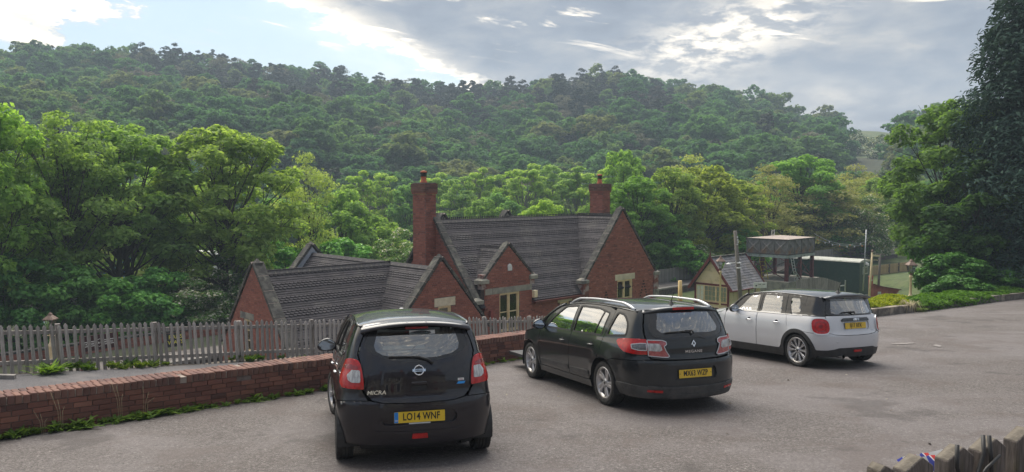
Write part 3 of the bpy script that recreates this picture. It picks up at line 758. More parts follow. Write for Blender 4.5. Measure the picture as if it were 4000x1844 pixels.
    coping(root, off, (BA - BW - .05, BB + .14, bez + .4), (BA, BB + .14, bz + .42), (0, 1, 0), w=.36, n=7)
    coping(root, off, (BA + BW + .05, BB + .14, bez + .4), (BA, BB + .14, bz + .42), (0, 1, 0), w=.36, n=7)
    apex(root, off, BA, BB + .14, bz + .46)
    crest(root, off, BB + .3, BZR - .2, BA, bz + .05, False, along='b')
    # rear gable of the same range: we see the inner face of its parapet
    poly = [(BA - BW, F0), (BA + BW, F0), (BA + BW, bez + .4), (BA, bz + .34), (BA - BW, bez + .4)]
    r = RB(); slab(r, poly, BZR, .3, 'b-'); r.robj('rear_gable', [lead], root, off)
    coping(root, off, (BA - BW - .05, BZR + .14, bez + .42), (BA, BZR + .14, bz + .44), (0, 1, 0), w=.42, n=6)
    coping(root, off, (BA + BW + .05, BZR + .14, bez + .42), (BA, BZR + .14, bz + .44), (0, 1, 0), w=.42, n=6)
    apex(root, off, BA, BZR + .14, bz + .48)
    # ---- left wing L
    LA, LR, LW = 12.1, 25.95, 2.7; lz = -.8; lez = lz - SL * LW
    lw = hole(26.23, 26.75, -3.7, -2.50); ll = hole(25.92, 27.04, -2.50, -2.26)
    poly = [(LR - LW, F0), (LR + LW, F0), (LR + LW, lez + .35), (LR, lz + .28), (LR - LW, lez + .35)]
    make_wall(root, off, poly, [lw, ll], LA, 'a-', th=.3, seed=19)
    window(root, off, 26.23, 26.75, -3.7, -2.50, LA, 'a-', lights=1, rows=3, curtain_on=False)
    l = RB(); l.box((LA + .05, 26.48, -2.375), (.14, 1.12, .24)); bevel(l.robj('lintel', [stone_grey], root, off), .006, 1)
    Lw = (LW + .2) / cs; n0 = [0]
    make_roof(root, off, [(0, 0), (BA - LA - .3, 0), (BA - LA - .3, Lw), (0, Lw)], (LA + .3, LR - LW - .2, lez - .2 * SL + .03), (1, 0, 0), (0, cs, sn), singles=300, seed=20, ofs=1, keep=lambda V: V[0].z > -1.95)
    make_roof(root, off, [(0, 0), (BA - LA - .3, 0), (BA - LA - .3, Lw), (0, Lw)], (LA + .3, LR + LW + .2, lez - .2 * SL + .03), (1, 0, 0), (0, -cs, sn), seed=21)
    coping(root, off, (LA + .16, LR - LW - .05, lez + .4), (LA + .16, LR, lz + .36), (1, 0, 0), w=.42, t=.11, n=7)
    coping(root, off, (LA + .16, LR + LW + .05, lez + .4), (LA + .16, LR, lz + .36), (1, 0, 0), w=.42, t=.11, n=7)
    apex(root, off, LA + .16, LR, lz + .40, 1.1, True)
    crest(root, off, LA + .34, BA - .1, LR, lz + .05, False)
    s = RB(); slab(s, [(LA + .02, F0), (BA, F0), (BA, lez), (LA + .02, lez)], LR - LW, .25, 'b-'); s.robj('front_wall', [brick_station], root, off)
    # ---- rear gables that peep over the main ridge
    for ga, gb, gw, gzz in ((29.6, 31.2, 2.2, .78), (24.5, 30.6, 2.0, .72)):
        r = RB(); z0 = gzz - SL * gw; slab(r, [(ga - gw, z0 - 1.5), (ga + gw, z0 - 1.5), (ga + gw, z0 + .1), (ga, gzz + .2), (ga - gw, z0 + .1)], gb, .25, 'b-'); r.robj('rear_gable', [stone_grey], root, off)
        r = RB(); r.add([(ga, gb, gzz), (ga, 26, gzz), (ga - gw, 26, z0), (ga - gw, gb, z0), (ga + gw, 26, z0), (ga + gw, gb, z0)], [(0, 3, 2, 1), (0, 1, 4, 5)]); r.robj('rear_roof', [slate], root, off)
        for sg in (-1, 1): coping(root, off, (ga + sg * gw, gb + .1, z0 + .12), (ga, gb + .1, gzz + .26), (0, 1, 0), w=.4, n=5)
    # ---- chimneys
    chimney(root, off, 19.58, 20.12, 25.62, 26.50, -2.6, 2.47, 19)
    chimney(root, off, 31.80, 32.42, 26.1, 26.98, -.2, 2.52, 23)
    # ---- fittings
    al = RB(); al.lathe([(0.001, .05), (.08, .05), (.115, .03), (.12, -.0)], 20, Matrix.Translation((21.98, DB - .02, -1.0)) @ Matrix.Rotation(PI / 2, 4, 'X')); al.box((21.98, DB - .045, -1.09), (.235, .05, .17))
    bevel(al.robj('alarm_box', [white_p], root, off), .01, 1)
    sb = RB(); sb.box((23.33, 22.86, -2.26), (.20, .17, .30)); sb.box((23.33, 22.95, -2.42), (.06, .1, .05)); bevel(sb.robj('yellowed_floodlight', [cream_b], root, off), .012, 1)
    dp = RB(); dp.tube([(26.6, 22.95, ez - .3), (26.6, 23.05, ez - .6), (26.6, 23.07, FLOOR)], .045, 8); dp.tube([(32.25, 23.4, rez + .2), (32.3, 23.4, rez - .1), (32.3, 23.4, FLOOR)], .045, 8); dp.robj('downpipe', [gutter_m], root, off)
    br = RB(); br.box((20.9, 22.98, -2.95), (.14, .13, .42)); br.robj('hopper_box', [red_wall], root, off)
pier_m = pm('stained pier brick', (.20, .07, .055), (.34, .28, .26), 3.5, .9, .006, 30, lo=.45, hi=.6, c3=(.10, .05, .05), s3=2)
def apex(root, off, a, b, z, s=1, spike=True):
    m = RB(); m.box((a, b, z - .06), (.26 * s, .34 * s, .12 * s)); m.box((a, b, z + .05 * s), (.22 * s, .28 * s, .14 * s), taper=.2); o = m.robj('apex_stone', [stone_dark], root, off); bevel(o, .012, 1)
def crest(root, off, u0, u1, v, z, spikes, along='a'):
    """ridge tiles with a row of cast crests"""
    n = max(1, round((u1 - u0) / .45)); L = (u1 - u0) / n
    key = (spikes, round(L, 3), along)
    m = MB(); h = .10; w = .13
    def P(x, y, zz): return (x, y, zz) if along == 'a' else (-y, x, zz)
    m.add([P(0.004, -w, -h), P(L - .004, -w, -h), P(L - .004, -.02, .02), P(.004, -.02, .02), P(.004, .02, .02), P(L - .004, .02, .02), P(L - .004, w, -h), P(.004, w, -h), P(.004, -w, -h - .025), P(L - .004, -w, -h - .025)],
          [(0, 1, 2, 3), (3, 2, 5, 4), (4, 5, 6, 7), (8, 9, 1, 0)])
    if spikes:
        m.box(P(L / 2, 0, .035), (L - .01, .022, .03) if along == 'a' else (.022, L - .01, .03))
        k = 4
        for i in range(k):
            x = L * (i + .5) / k; c = P(x, 0, .075)
            m.box(c, (.035, .018, .07) if along == 'a' else (.018, .035, .07))
            m.box(P(x, 0, .118), (.05, .02, .045) if along == 'a' else (.02, .05, .045), R=None)
            m.box(P(x - .032, 0, .10), (.022, .016, .022) if along == 'a' else (.016, .022, .022)); m.box(P(x + .032, 0, .10), (.022, .016, .022) if along == 'a' else (.016, .022, .022))
    me = m.mesh('ridge_tile', [ridge_m])
    for i in range(n):
        c = (u0 + i * L, v, z) if along == 'a' else (v, u0 + i * L, z)
        link('ridge_tile', me, root, loc=(c[0] - off[0], c[1] - off[1], c[2] - off[2]))
def chimney(root, off, a0, a1, b0, b1, z0, z1, seed):
    c = RB(); ac, bc = (a0 + a1) / 2, (b0 + b1) / 2; w, d = a1 - a0, b1 - b0
    c.box((ac, bc, (z0 + z1 - .45) / 2), (w, d, z1 - .45 - z0)); c.box((ac, bc, z1 - .38), (w + .07, d + .07, .10)); c.box((ac, bc, z1 - .18), (w + .11, d + .11, .32)); c.box((ac, bc, z1 + .01), (w + .02, d + .02, .07))
    ch = c.robj('chimney', [mortar], root, off)
    for f, at, lo, hi in (('b-', b0, a0, a1), ('a-', a0, b0, b1), ('a+', a1, b0, b1)):
        wall_bricks(root, off, ch, hole(lo, hi, z0, z1 - .43), [], at, f, seed=seed)
        e = .035; wall_bricks(root, off, ch, hole(lo - e, hi + e, z1 - .43, z1 - .33), [], at + (-e if f != 'a+' else e), f, seed=seed + 1)
        e = .055; k = RB(); B = lay_bricks(hole(lo - e, hi + e, z1 - .34, z1), [], seed=seed)
        for b in B:
            u, v = (b[0] + b[1]) / 2, (b[2] + b[3]) / 2; pp = at + (-e if f != 'a+' else e)
            k.box((u, pp, v) if f == 'b-' else (pp, u, v), (b[1] - b[0], .03, b[3] - b[2]) if f == 'b-' else (.03, b[1] - b[0], b[3] - b[2]))
        k.robj('chimney_cap_brick', [brick_coping], ch, off)
    p = RB(); M = Matrix.Translation((ac - .03, bc, z1 + .04)); p.lathe([(.15, 0), (.145, .05), (.115, .10), (.11, .26), (.12, .28)], 16, M); p.lathe([(.13, .43), (.145, .45), (.12, .50), (.02, .52)], 16, M); p.robj('chimney_pot', [terracotta], ch, off)
    p = RB()
    for i in range(4): p.lathe([(.105, .26 + i * .045), (.14, .27 + i * .045), (.14, .29 + i * .045), (.105, .30 + i * .045)], 16, M)
    p.robj('pot_louvre', [soot], ch, off)
station()
# ================================================================ trees
def unit_rows(v): return v / np.maximum(np.linalg.norm(v, axis=1, keepdims=True), 1e-6)
def leaf_cloud(C, Nn, S, asp=.62, fold=0.0, droop=0.0, R=rng):
    """one kite-shaped leaf or spray per point"""
    n = len(C); t = unit_rows(np.cross(Nn, R.normal(size=(n, 3)))); b = unit_rows(np.cross(Nn, t)); S = S[:, None]
    lift = Nn * S * .12
    V = np.stack([C - t * S - lift, C + b * S * asp + lift * R.uniform(-1, 2, (n, 1)), C + t * S - lift - np.array([0, 0, 1]) * S * droop, C - b * S * asp + lift * R.uniform(-1, 2, (n, 1))], 1).reshape(-1, 3)
    return V, np.arange(n * 4).reshape(n, 4)
def branch_pts(p, q, sag, R, k=6):
    p, q = np.array(p, float), np.array(q, float); L = np.linalg.norm(q - p)
    mid = (p + q) / 2 + np.array([R.uniform(-.08, .08) * L, R.uniform(-.08, .08) * L, sag * L])
    out = []
    for i in range(k):
        t = i / (k - 1); out.append((1 - t) ** 2 * p + 2 * t * (1 - t) * mid + t * t * q + (R.normal(size=3) * .012 * L if 0 < i < k - 1 else 0))
    return out
def make_tree(H, W, style, nleaf, leaf, seed, lobes=26, clear=.25, name='tree', mat=None, barkm=None, tr=None, trunks=1, airy=0.0, lean=0.0, twigs=True):
    """returns (trunk mesh, crown mesh) of a tree H high and W wide, foot at the origin"""
    R = np.random.default_rng(seed); P = random.Random(seed); tb = MB(); r0 = tr or H * .017
    L = []
    if style == 'conifer':
        pts = [(0, 0, 0), (0, 0, H * .5), (0, 0, H * .97)]; tb.tube(pts, [r0 * 1.6, r0, .02], 8)
        Cs, Ns, Ss = [], [], []
        nb = lobes
        for i in range(nb):
            z = H * (clear + (1 - clear) * (i / nb) ** 1.0); rad = W / 2 * (1 - (z / H) ** 2.6 * .93) * P.uniform(.75, 1.12); th = i * 2.4 + P.uniform(-.3, .3)
            m = max(10, int(nleaf / nb)); u = R.uniform(.15, 1, m) ** .7; sp = R.normal(size=m) * .22 * u
            x = np.cos(th + sp) * rad * u; y = np.sin(th + sp) * rad * u; zz = z - (u ** 1.6) * rad * .28 + R.normal(size=m) * .10 * rad * .5
            Cs.append(np.stack([x, y, zz], 1)); Ns.append(unit_rows(np.stack([np.cos(th + sp) * .5, np.sin(th + sp) * .5, np.ones(m)], 1) + R.normal(size=(m, 3)) * .45)); Ss.append(R.uniform(.6, 1.25, m) * leaf)
            if i % 3 == 0: tb.tube([(0, 0, z), (math.cos(th) * rad * .8, math.sin(th) * rad * .8, z - rad * .15)], [r0 * .25, .01], 4, caps=False)
        V, F = leaf_cloud(np.concatenate(Cs), np.concatenate(Ns), np.concatenate(Ss), .34, droop=.35, R=R)
        return tb.mesh(name + '_trunk', [barkm or bark]), np_mesh(name + '_crown', V, F, [mat])
    # trunk(s)
    forks = []
    for k in range(trunks):
        th = k * 2.1 + P.uniform(0, 1); ox, oy = (math.cos(th) * .35, math.sin(th) * .35) if trunks > 1 else (0, 0)
        top = (ox * 3 + lean * H * .4 + P.uniform(-.03, .03) * H, oy * 3 + P.uniform(-.03, .03) * H, H * P.uniform(.58, .68))
        pts = branch_pts((ox, oy, -.6), top, .02, R, 8); tb.tube(pts, [r0 * (1.45 if i == 0 else 1.0) * (1 - .68 * i / 7) for i in range(8)], 9); forks.append(pts)
    lob = []
    for i in range(lobes):
        for _ in range(30):
            u = P.uniform(0, 1); th = P.uniform(0, 2 * PI); z = clear + (1 - clear) * u
            zc = (u - .42) / .58 if u > .42 else (.42 - u) / .55
            rr = math.sqrt(max(0, 1 - zc * zc)) if style != 'birch' else max(.12, 1 - u * .96) ** .5
            q = P.uniform(.6, .9) if i % 4 else P.uniform(.05, .5)
            c = (math.cos(th) * rr * W / 2 * q + lean * H * .4 * z, math.sin(th) * rr * W / 2 * q, z * H * .94)
            rad = W * (P.uniform(.11, .17) if lobes < 60 else P.uniform(.075, .125)) * (1.0 if style != 'birch' else .8)
            if all(math.dist(c, o[0]) > (rad + o[1]) * .62 for o in lob): break
        lob.append((c, rad))
    Cs, Ns, Ss = [], [], []
    tot = sum(r ** 2 for _, r in lob)
    for c, r in lob:
        f = P.choice(forks); s = f[min(7, max(2, int(len(f) * min(.95, (c[2] / H) * .85))))]
        if c[2] > s[2] - .2 * H and twigs:
            bp = branch_pts(s, (c[0], c[1], c[2]), P.uniform(-.12, .05), R, 5); tb.tube(bp, [r0 * .36, r0 * .28, r0 * .2, r0 * .12, .015], 5, caps=False)
            for _ in range(3):
                e = np.array(c) + R.normal(size=3) * r * .6; tb.tube([bp[3], (bp[3] + e) / 2 + R.normal(size=3) * .05 * r, e], [r0 * .10, r0 * .07, .008], 4, caps=False)
        m = int(nleaf * r * r / tot)
        d = unit_rows(R.normal(size=(m, 3))); d[:, 2] = np.where(d[:, 2] < -.25, -d[:, 2] * R.uniform(-.6, 1, m), d[:, 2]); d = unit_rows(d)
        # small sub-clumps make the surface lumpy; flat sprays layered
        k = 16; sub = unit_rows(R.normal(size=(k, 3)) * [1, 1, .8] + [0, 0, .25]); w = R.integers(0, k, m)
        sh = R.uniform(.55, 1.05, m) ** (.6)
        base = sub[w] * r * .80 + d * r * (.36 + airy * .25) * sh[:, None]
        base = np.where((R.uniform(size=(m, 1)) < .22), d * r * sh[:, None], base)
        base[:, 2] *= .72; base[:, 2] = base[:, 2] * (1 - airy * .3)
        Cs.append(base + np.array(c)); nn = unit_rows(base) * .45 + np.array([0, 0, .75]) + R.normal(size=(m, 3)) * .42
        Ns.append(unit_rows(nn)); Ss.append(R.uniform(.6, 1.3, m) * leaf)
    V, F = leaf_cloud(np.concatenate(Cs), np.concatenate(Ns), np.concatenate(Ss), .6, R=R)
    return tb.mesh(name + '_trunk', [barkm or bark]), np_mesh(name + '_crown', V, F, [mat])

PROTO = {}; BOOST = 2.1
def proto(key, *a, **k):
    PROTO[key] = (*make_tree(*a, name=key, **k), a[0], a[1]); return PROTO[key]
proto('sycamore', 14, 10, 'broad', 21000, .18, 3, lobes=66, clear=.27, mat=leaf_green, airy=.2)
proto('maple', 14, 9, 'broad', 16000, .18, 11, lobes=62, clear=.36, mat=leaf_green, airy=.35, trunks=2)
proto('openoak', 14, 10, 'broad', 12500, .17, 5, lobes=62, clear=.38, mat=leaf_green, airy=.7, lean=.12)
proto('roundtree', 12, 10, 'broad', 17000, .20, 8, lobes=64, clear=.08, mat=leaf_green)
proto('roundtree_b', 12, 9, 'broad', 16000, .20, 18, lobes=62, clear=.08, mat=leaf_green)
proto('birch', 12, 7, 'birch', 15000, .15, 21, lobes=72, clear=.02, mat=leaf_green, airy=.4, barkm=bark_pale)
proto('birch_b', 12, 7.5, 'birch', 15000, .15, 22, lobes=78, clear=.02, mat=leaf_green, airy=.5, barkm=bark_pale)
proto('thintree', 12, 9, 'broad', 9000, .15, 25, lobes=36, clear=.10, mat=leaf_olive, airy=.8, trunks=3)
proto('hawthorn', 7, 6.5, 'broad', 9000, .15, 27, lobes=26, clear=.05, mat=leaf_white, airy=.3)
proto('darkbush', 5, 6, 'broad', 9000, .17, 29, lobes=24, clear=.0, mat=leaf_dark)
proto('laurelbush', 5, 6, 'broad', 12000, .17, 31, lobes=26, clear=.0, mat=leaf_laurel)
proto('conifer', 24, 11, 'conifer', 90000, .20, 33, lobes=420, clear=.04, mat=leaf_conifer)
for i, (w, cl, n, ll) in enumerate(((13, .0, 5200, .46), (11, .0, 4600, .44), (14.5, .0, 6000, .46), (12, .0, 5000, .42))): proto('hill%d' % i, 14, w, 'broad', n, ll, 50 + i, lobes=64, clear=cl, mat=leaf_hill, twigs=False)
for i in range(2): proto('hillpine%d' % i, 16, 9, 'birch' if i else 'broad', 3800, .36, 60 + i, lobes=62, clear=.1, mat=leaf_pine, airy=.3)
proto('hillhaw', 9, 10, 'broad', 3600, .3, 65, lobes=62, clear=0, mat=leaf_white, twigs=False)
proto('hillbare', 13, 10, 'broad', 3600, .26, 64, lobes=62, clear=.1, mat=leaf_bare, airy=.6)

def ray_xy(px, depth): return (px - 2000) / 2978 * depth, depth
def plant_tree(key, x, y, H, W, tint, label, cat='tree', name=None, group=None, base=None, spin=None, parts=True):
    tm, cm, h0, w0 = PROTO[key]; z = gz(x, y) if base is None else base
    nm = name or (key if key.endswith('tree') or key.endswith('bush') else key + '_tree')
    o = empty(nm, label=label, cat=cat, group=group); o.location = (x, y, z); sp = random.uniform(0, 6.28) if spin is None else spin
    o.rotation_euler = (0, 0, sp); sx = W / w0; o.scale = (sx, sx, H / h0)
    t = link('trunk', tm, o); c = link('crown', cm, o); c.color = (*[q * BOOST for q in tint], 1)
    return o
def tree_px(key, px, depth, ytop, wpx, tint, label, **k):
    """stands a tree of the height and spread measured for it at its real distance"""
    x, y = ray_xy(px, depth); z = gz(x, y); top = CAM_H + (748 - ytop) / 2978 * depth
    return plant_tree(key, x, y, top - z, wpx / 2978 * depth, tint, label, **k)
G1, G2, G3 = (1.1, 1.1, 1.1), (1.4, 1.3, 1.1), (.72, .85, .8)
YG, BR, OL, BG = (1.3, 1.25, .85), (.85, .78, .68), (1.0, .98, .8), (.72, .88, .85)
T = tree_px
# ---- the near trees on the left
T('sycamore', -60, 37, 335, 560, (1.0, 1.1, .7), 'bright green leafy tree cut by the left edge of the view')
T('openoak', 215, 40, 405, 560, (.95, .95, .8), 'tall open tree with an ivy-clad trunk near the left edge')
T('maple', 470, 44, 455, 620, (.9, .95, .8), 'twin-trunked tree with spreading open crown behind the name board')
T('sycamore', 900, 47, 462, 600, (1.05, 1.0, .75), 'large domed sycamore above the left gable of the station')
T('openoak', 690, 52, 640, 420, (.9, .95, .8), 'leaning tree with bare bent limb between the twin-trunked tree and the sycamore')
T('thintree', 1190, 55, 590, 300, (1, 1.1, .8), 'slender thin-leaved tree right of the large sycamore')
T('roundtree_b', 1330, 62, 720, 330, (1.0, 1.05, .8), 'bushy green tree left of the tall brick chimney')
T('roundtree', 1480, 66, 840, 300, (1.1, 1.1, .7), 'low pale green tree directly left of the brick chimney')
T('birch_b', 330, 66, 700, 560, (1.2, 1.2, .9), 'pale green tree glimpsed behind the left trees')
T('roundtree_b', 60, 60, 640, 500, (1.0, 1.05, .8), 'dark leafy tree low behind the left edge tree')
T('thintree', 620, 62, 720, 420, (.9, .95, .8), 'pale spindly tree behind the leaning tree')
T('roundtree', 1060, 66, 760, 420, (.8, .95, .75), 'mid green tree filling the gap behind the sycamore')
T('sycamore', -560, 42, 330, 600, (1.0, 1.1, .7), 'tree further left beyond the picture edge')
T('roundtree', -900, 55, 420, 700, (.9, 1.0, .7), 'far tree left of the picture edge')
# understorey along the far platform wall
for i, (px, d, yt, w, k, c, lab) in enumerate((
    (20, 37, 1010, 420, 'darkbush', (1, 1.2, 1), 'dark undergrowth bush at the far left end of the platform wall'),
    (240, 38, 1040, 380, 'darkbush', (1.3, 1.4, 1.1), 'leafy bush around the ivy-clad trunk'),
    (420, 39, 1085, 330, 'laurelbush', (1.1, 1.2, 1), 'bright leafy bush behind the name board'),
    (600, 41, 1060, 340, 'darkbush', (1.4, 1.6, 1.3), 'bush right of the twin trunks'),
    (760, 42, 1095, 300, 'hawthorn', (.8, .9, .8), 'hawthorn with white blossom left of the left gable'),
    (880, 46, 1000, 260, 'hawthorn', (.7, .8, .7), 'blossoming hawthorn tucked behind the left gable'),
    (1080, 52, 960, 320, 'darkbush', (1.6, 1.8, 1.2), 'bush behind the left wing ridge'),
    (1330, 54, 930, 320, 'laurelbush', (1.3, 1.4, 1), 'broad bush behind the rear gable apex'),
    (1560, 56, 900, 260, 'hawthorn', (1, 1.1, .9), 'pale bush beside the base of the tall chimney'))):
    x, y = ray_xy(px, d); T(k, px, d, yt, w, c, lab, cat='bush', name='bush')
# ---- the belt of trees behind the station
belt = [(1400, 88, 628, 150, 'birch', YG, 'pale birch at the left end of the belt behind the chimney'),
 (1500, 92, 655, 170, 'birch_b', G2, 'second pale birch left of the tall chimney'),
 (1600, 84, 700, 190, 'roundtree_b', BG, 'dark round tree behind the tall chimney'),
 (1700, 96, 640, 170, 'birch', G2, 'birch rising just right of the chimney pot'),
 (1790, 88, 668, 180, 'birch_b', G1, 'soft green birch over the left end of the ridge'),
 (1870, 98, 618, 160, 'birch', G2, 'tall narrow birch over the ridge'),
 (1950, 84, 740, 230, 'roundtree', BG, 'round green tree low behind the ridge middle'),
 (1985, 100, 650, 170, 'birch_b', YG, 'yellowish birch behind the round green tree'),
 (2060, 92, 600, 190, 'birch', G2, 'tallest birch of the belt over the ridge middle'),
 (2150, 96, 625, 180, 'birch_b', G1, 'green birch right of the tallest birch'),
 (2250, 90, 612, 230, 'birch', G1, 'broad birch left of the right chimney'),
 (2120, 62, 768, 260, 'roundtree', YG, 'bright yellow-green tree just above the ridge'),
 (1900, 72, 760, 200, 'roundtree_b', (.9, .95, .85), 'grey-green tree left of the bright yellow-green one'),
 (2340, 86, 640, 200, 'birch_b', G2, 'birch behind the right chimney'),
 (2430, 82, 570, 260, 'roundtree', (.95, 1.05, .7), 'high rounded tree above the right gable'),
 (2480, 63, 672, 300, 'sycamore', (.72, .88, .58), 'deep green tree behind the right gable apex'),
 (2620, 66, 640, 260, 'maple', (.95, .9, .7), 'olive green tree right of the right gable'),
 (2580, 64, 800, 240, 'roundtree_b', (.6, .78, .55), 'dark green tree low beside the right gable'),
 (2760, 70, 632, 330, 'roundtree', (1.15, .95, .55), 'tree flushed yellow-brown behind the signal cabin'),
 (2860, 74, 690, 300, 'maple', (1.1, .95, .55), 'golden tree behind the leaning pole'),
 (2700, 76, 600, 300, 'thintree', (1, 1.0, .8), 'thin olive tree above the golden trees'),
 (2990, 80, 640, 260, 'thintree', BR, 'brownish thin tree above the water tank'),
 (3130, 88, 588, 330, 'sycamore', (.8, .98, .65), 'bright layered tree above the water tank'),
 (3210, 86, 690, 330, 'thintree', (.85, .75, .68), 'grey-brown twiggy tree right of the water tank'),
 (3080, 84, 790, 260, 'thintree', (.85, .76, .68), 'twiggy tree directly behind the water tank'),
 (3330, 88, 700, 260, 'thintree', (.85, .82, .68), 'second twiggy tree behind the lamp column'),
 (3400, 84, 770, 170, 'hawthorn', (1, 1, 1), 'hawthorn covered in white blossom left of the right-hand trees'),
 (2730, 65, 960, 200, 'hawthorn', (.8, .9, .8), 'hawthorn with pink-white blossom over the board fence'),
 (2640, 63, 930, 200, 'darkbush', (1.5, 1.7, 1), 'dark bush over the board fence beside the right gable'),
 (2900, 70, 900, 260, 'darkbush', (1.6, 1.8, 1), 'dark leafy bush between cabin and tank'),
 (3300, 86, 880, 220, 'darkbush', (1.2, 1.5, 1.1), 'dark bush behind the platform fence'),
 (3440, 92, 680, 200, 'roundtree_b', OL, 'olive tree on the slope right of the pole'),
 (3330, 100, 640, 240, 'thintree', BR, 'brown thin tree on the slope below the meadow')]
for px, d, yt, w, k, c, lab in belt: T(k, px, d, yt, w * (1.45 if 'birch' in k else 1.1), c, lab, cat='bush' if k in ('darkbush',) else 'tree', group='trees behind the railway' if k != 'darkbush' else 'bushes behind the railway', name='bush' if k == 'darkbush' else None)
# ---- the trees and bushes on the right
T('conifer', 4110, 38.5, -480, 780, (1, 1, 1), 'huge dark conifer at the right edge')
T('conifer', 4420, 47, -250, 900, (.9, .95, 1), 'second dark conifer cut by the right edge')
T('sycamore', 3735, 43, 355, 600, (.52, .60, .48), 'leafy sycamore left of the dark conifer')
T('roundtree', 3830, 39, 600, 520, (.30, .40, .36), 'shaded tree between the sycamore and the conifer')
for px, d, yt, w, k, c, lab in (
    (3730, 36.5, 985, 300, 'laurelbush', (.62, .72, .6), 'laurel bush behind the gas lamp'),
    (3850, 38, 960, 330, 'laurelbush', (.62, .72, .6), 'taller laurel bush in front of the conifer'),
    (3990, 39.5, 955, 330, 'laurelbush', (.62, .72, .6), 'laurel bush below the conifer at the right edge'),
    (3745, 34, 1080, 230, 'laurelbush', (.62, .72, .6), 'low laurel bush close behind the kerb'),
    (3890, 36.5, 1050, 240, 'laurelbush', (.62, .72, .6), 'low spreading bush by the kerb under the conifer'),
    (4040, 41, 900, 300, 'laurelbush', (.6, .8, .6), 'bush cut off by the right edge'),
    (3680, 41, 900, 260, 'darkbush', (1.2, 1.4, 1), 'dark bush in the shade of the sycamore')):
    T(k, px, d, yt, w, c, lab, cat='bush', name='bush', group='bushes on the bank by the kerb')

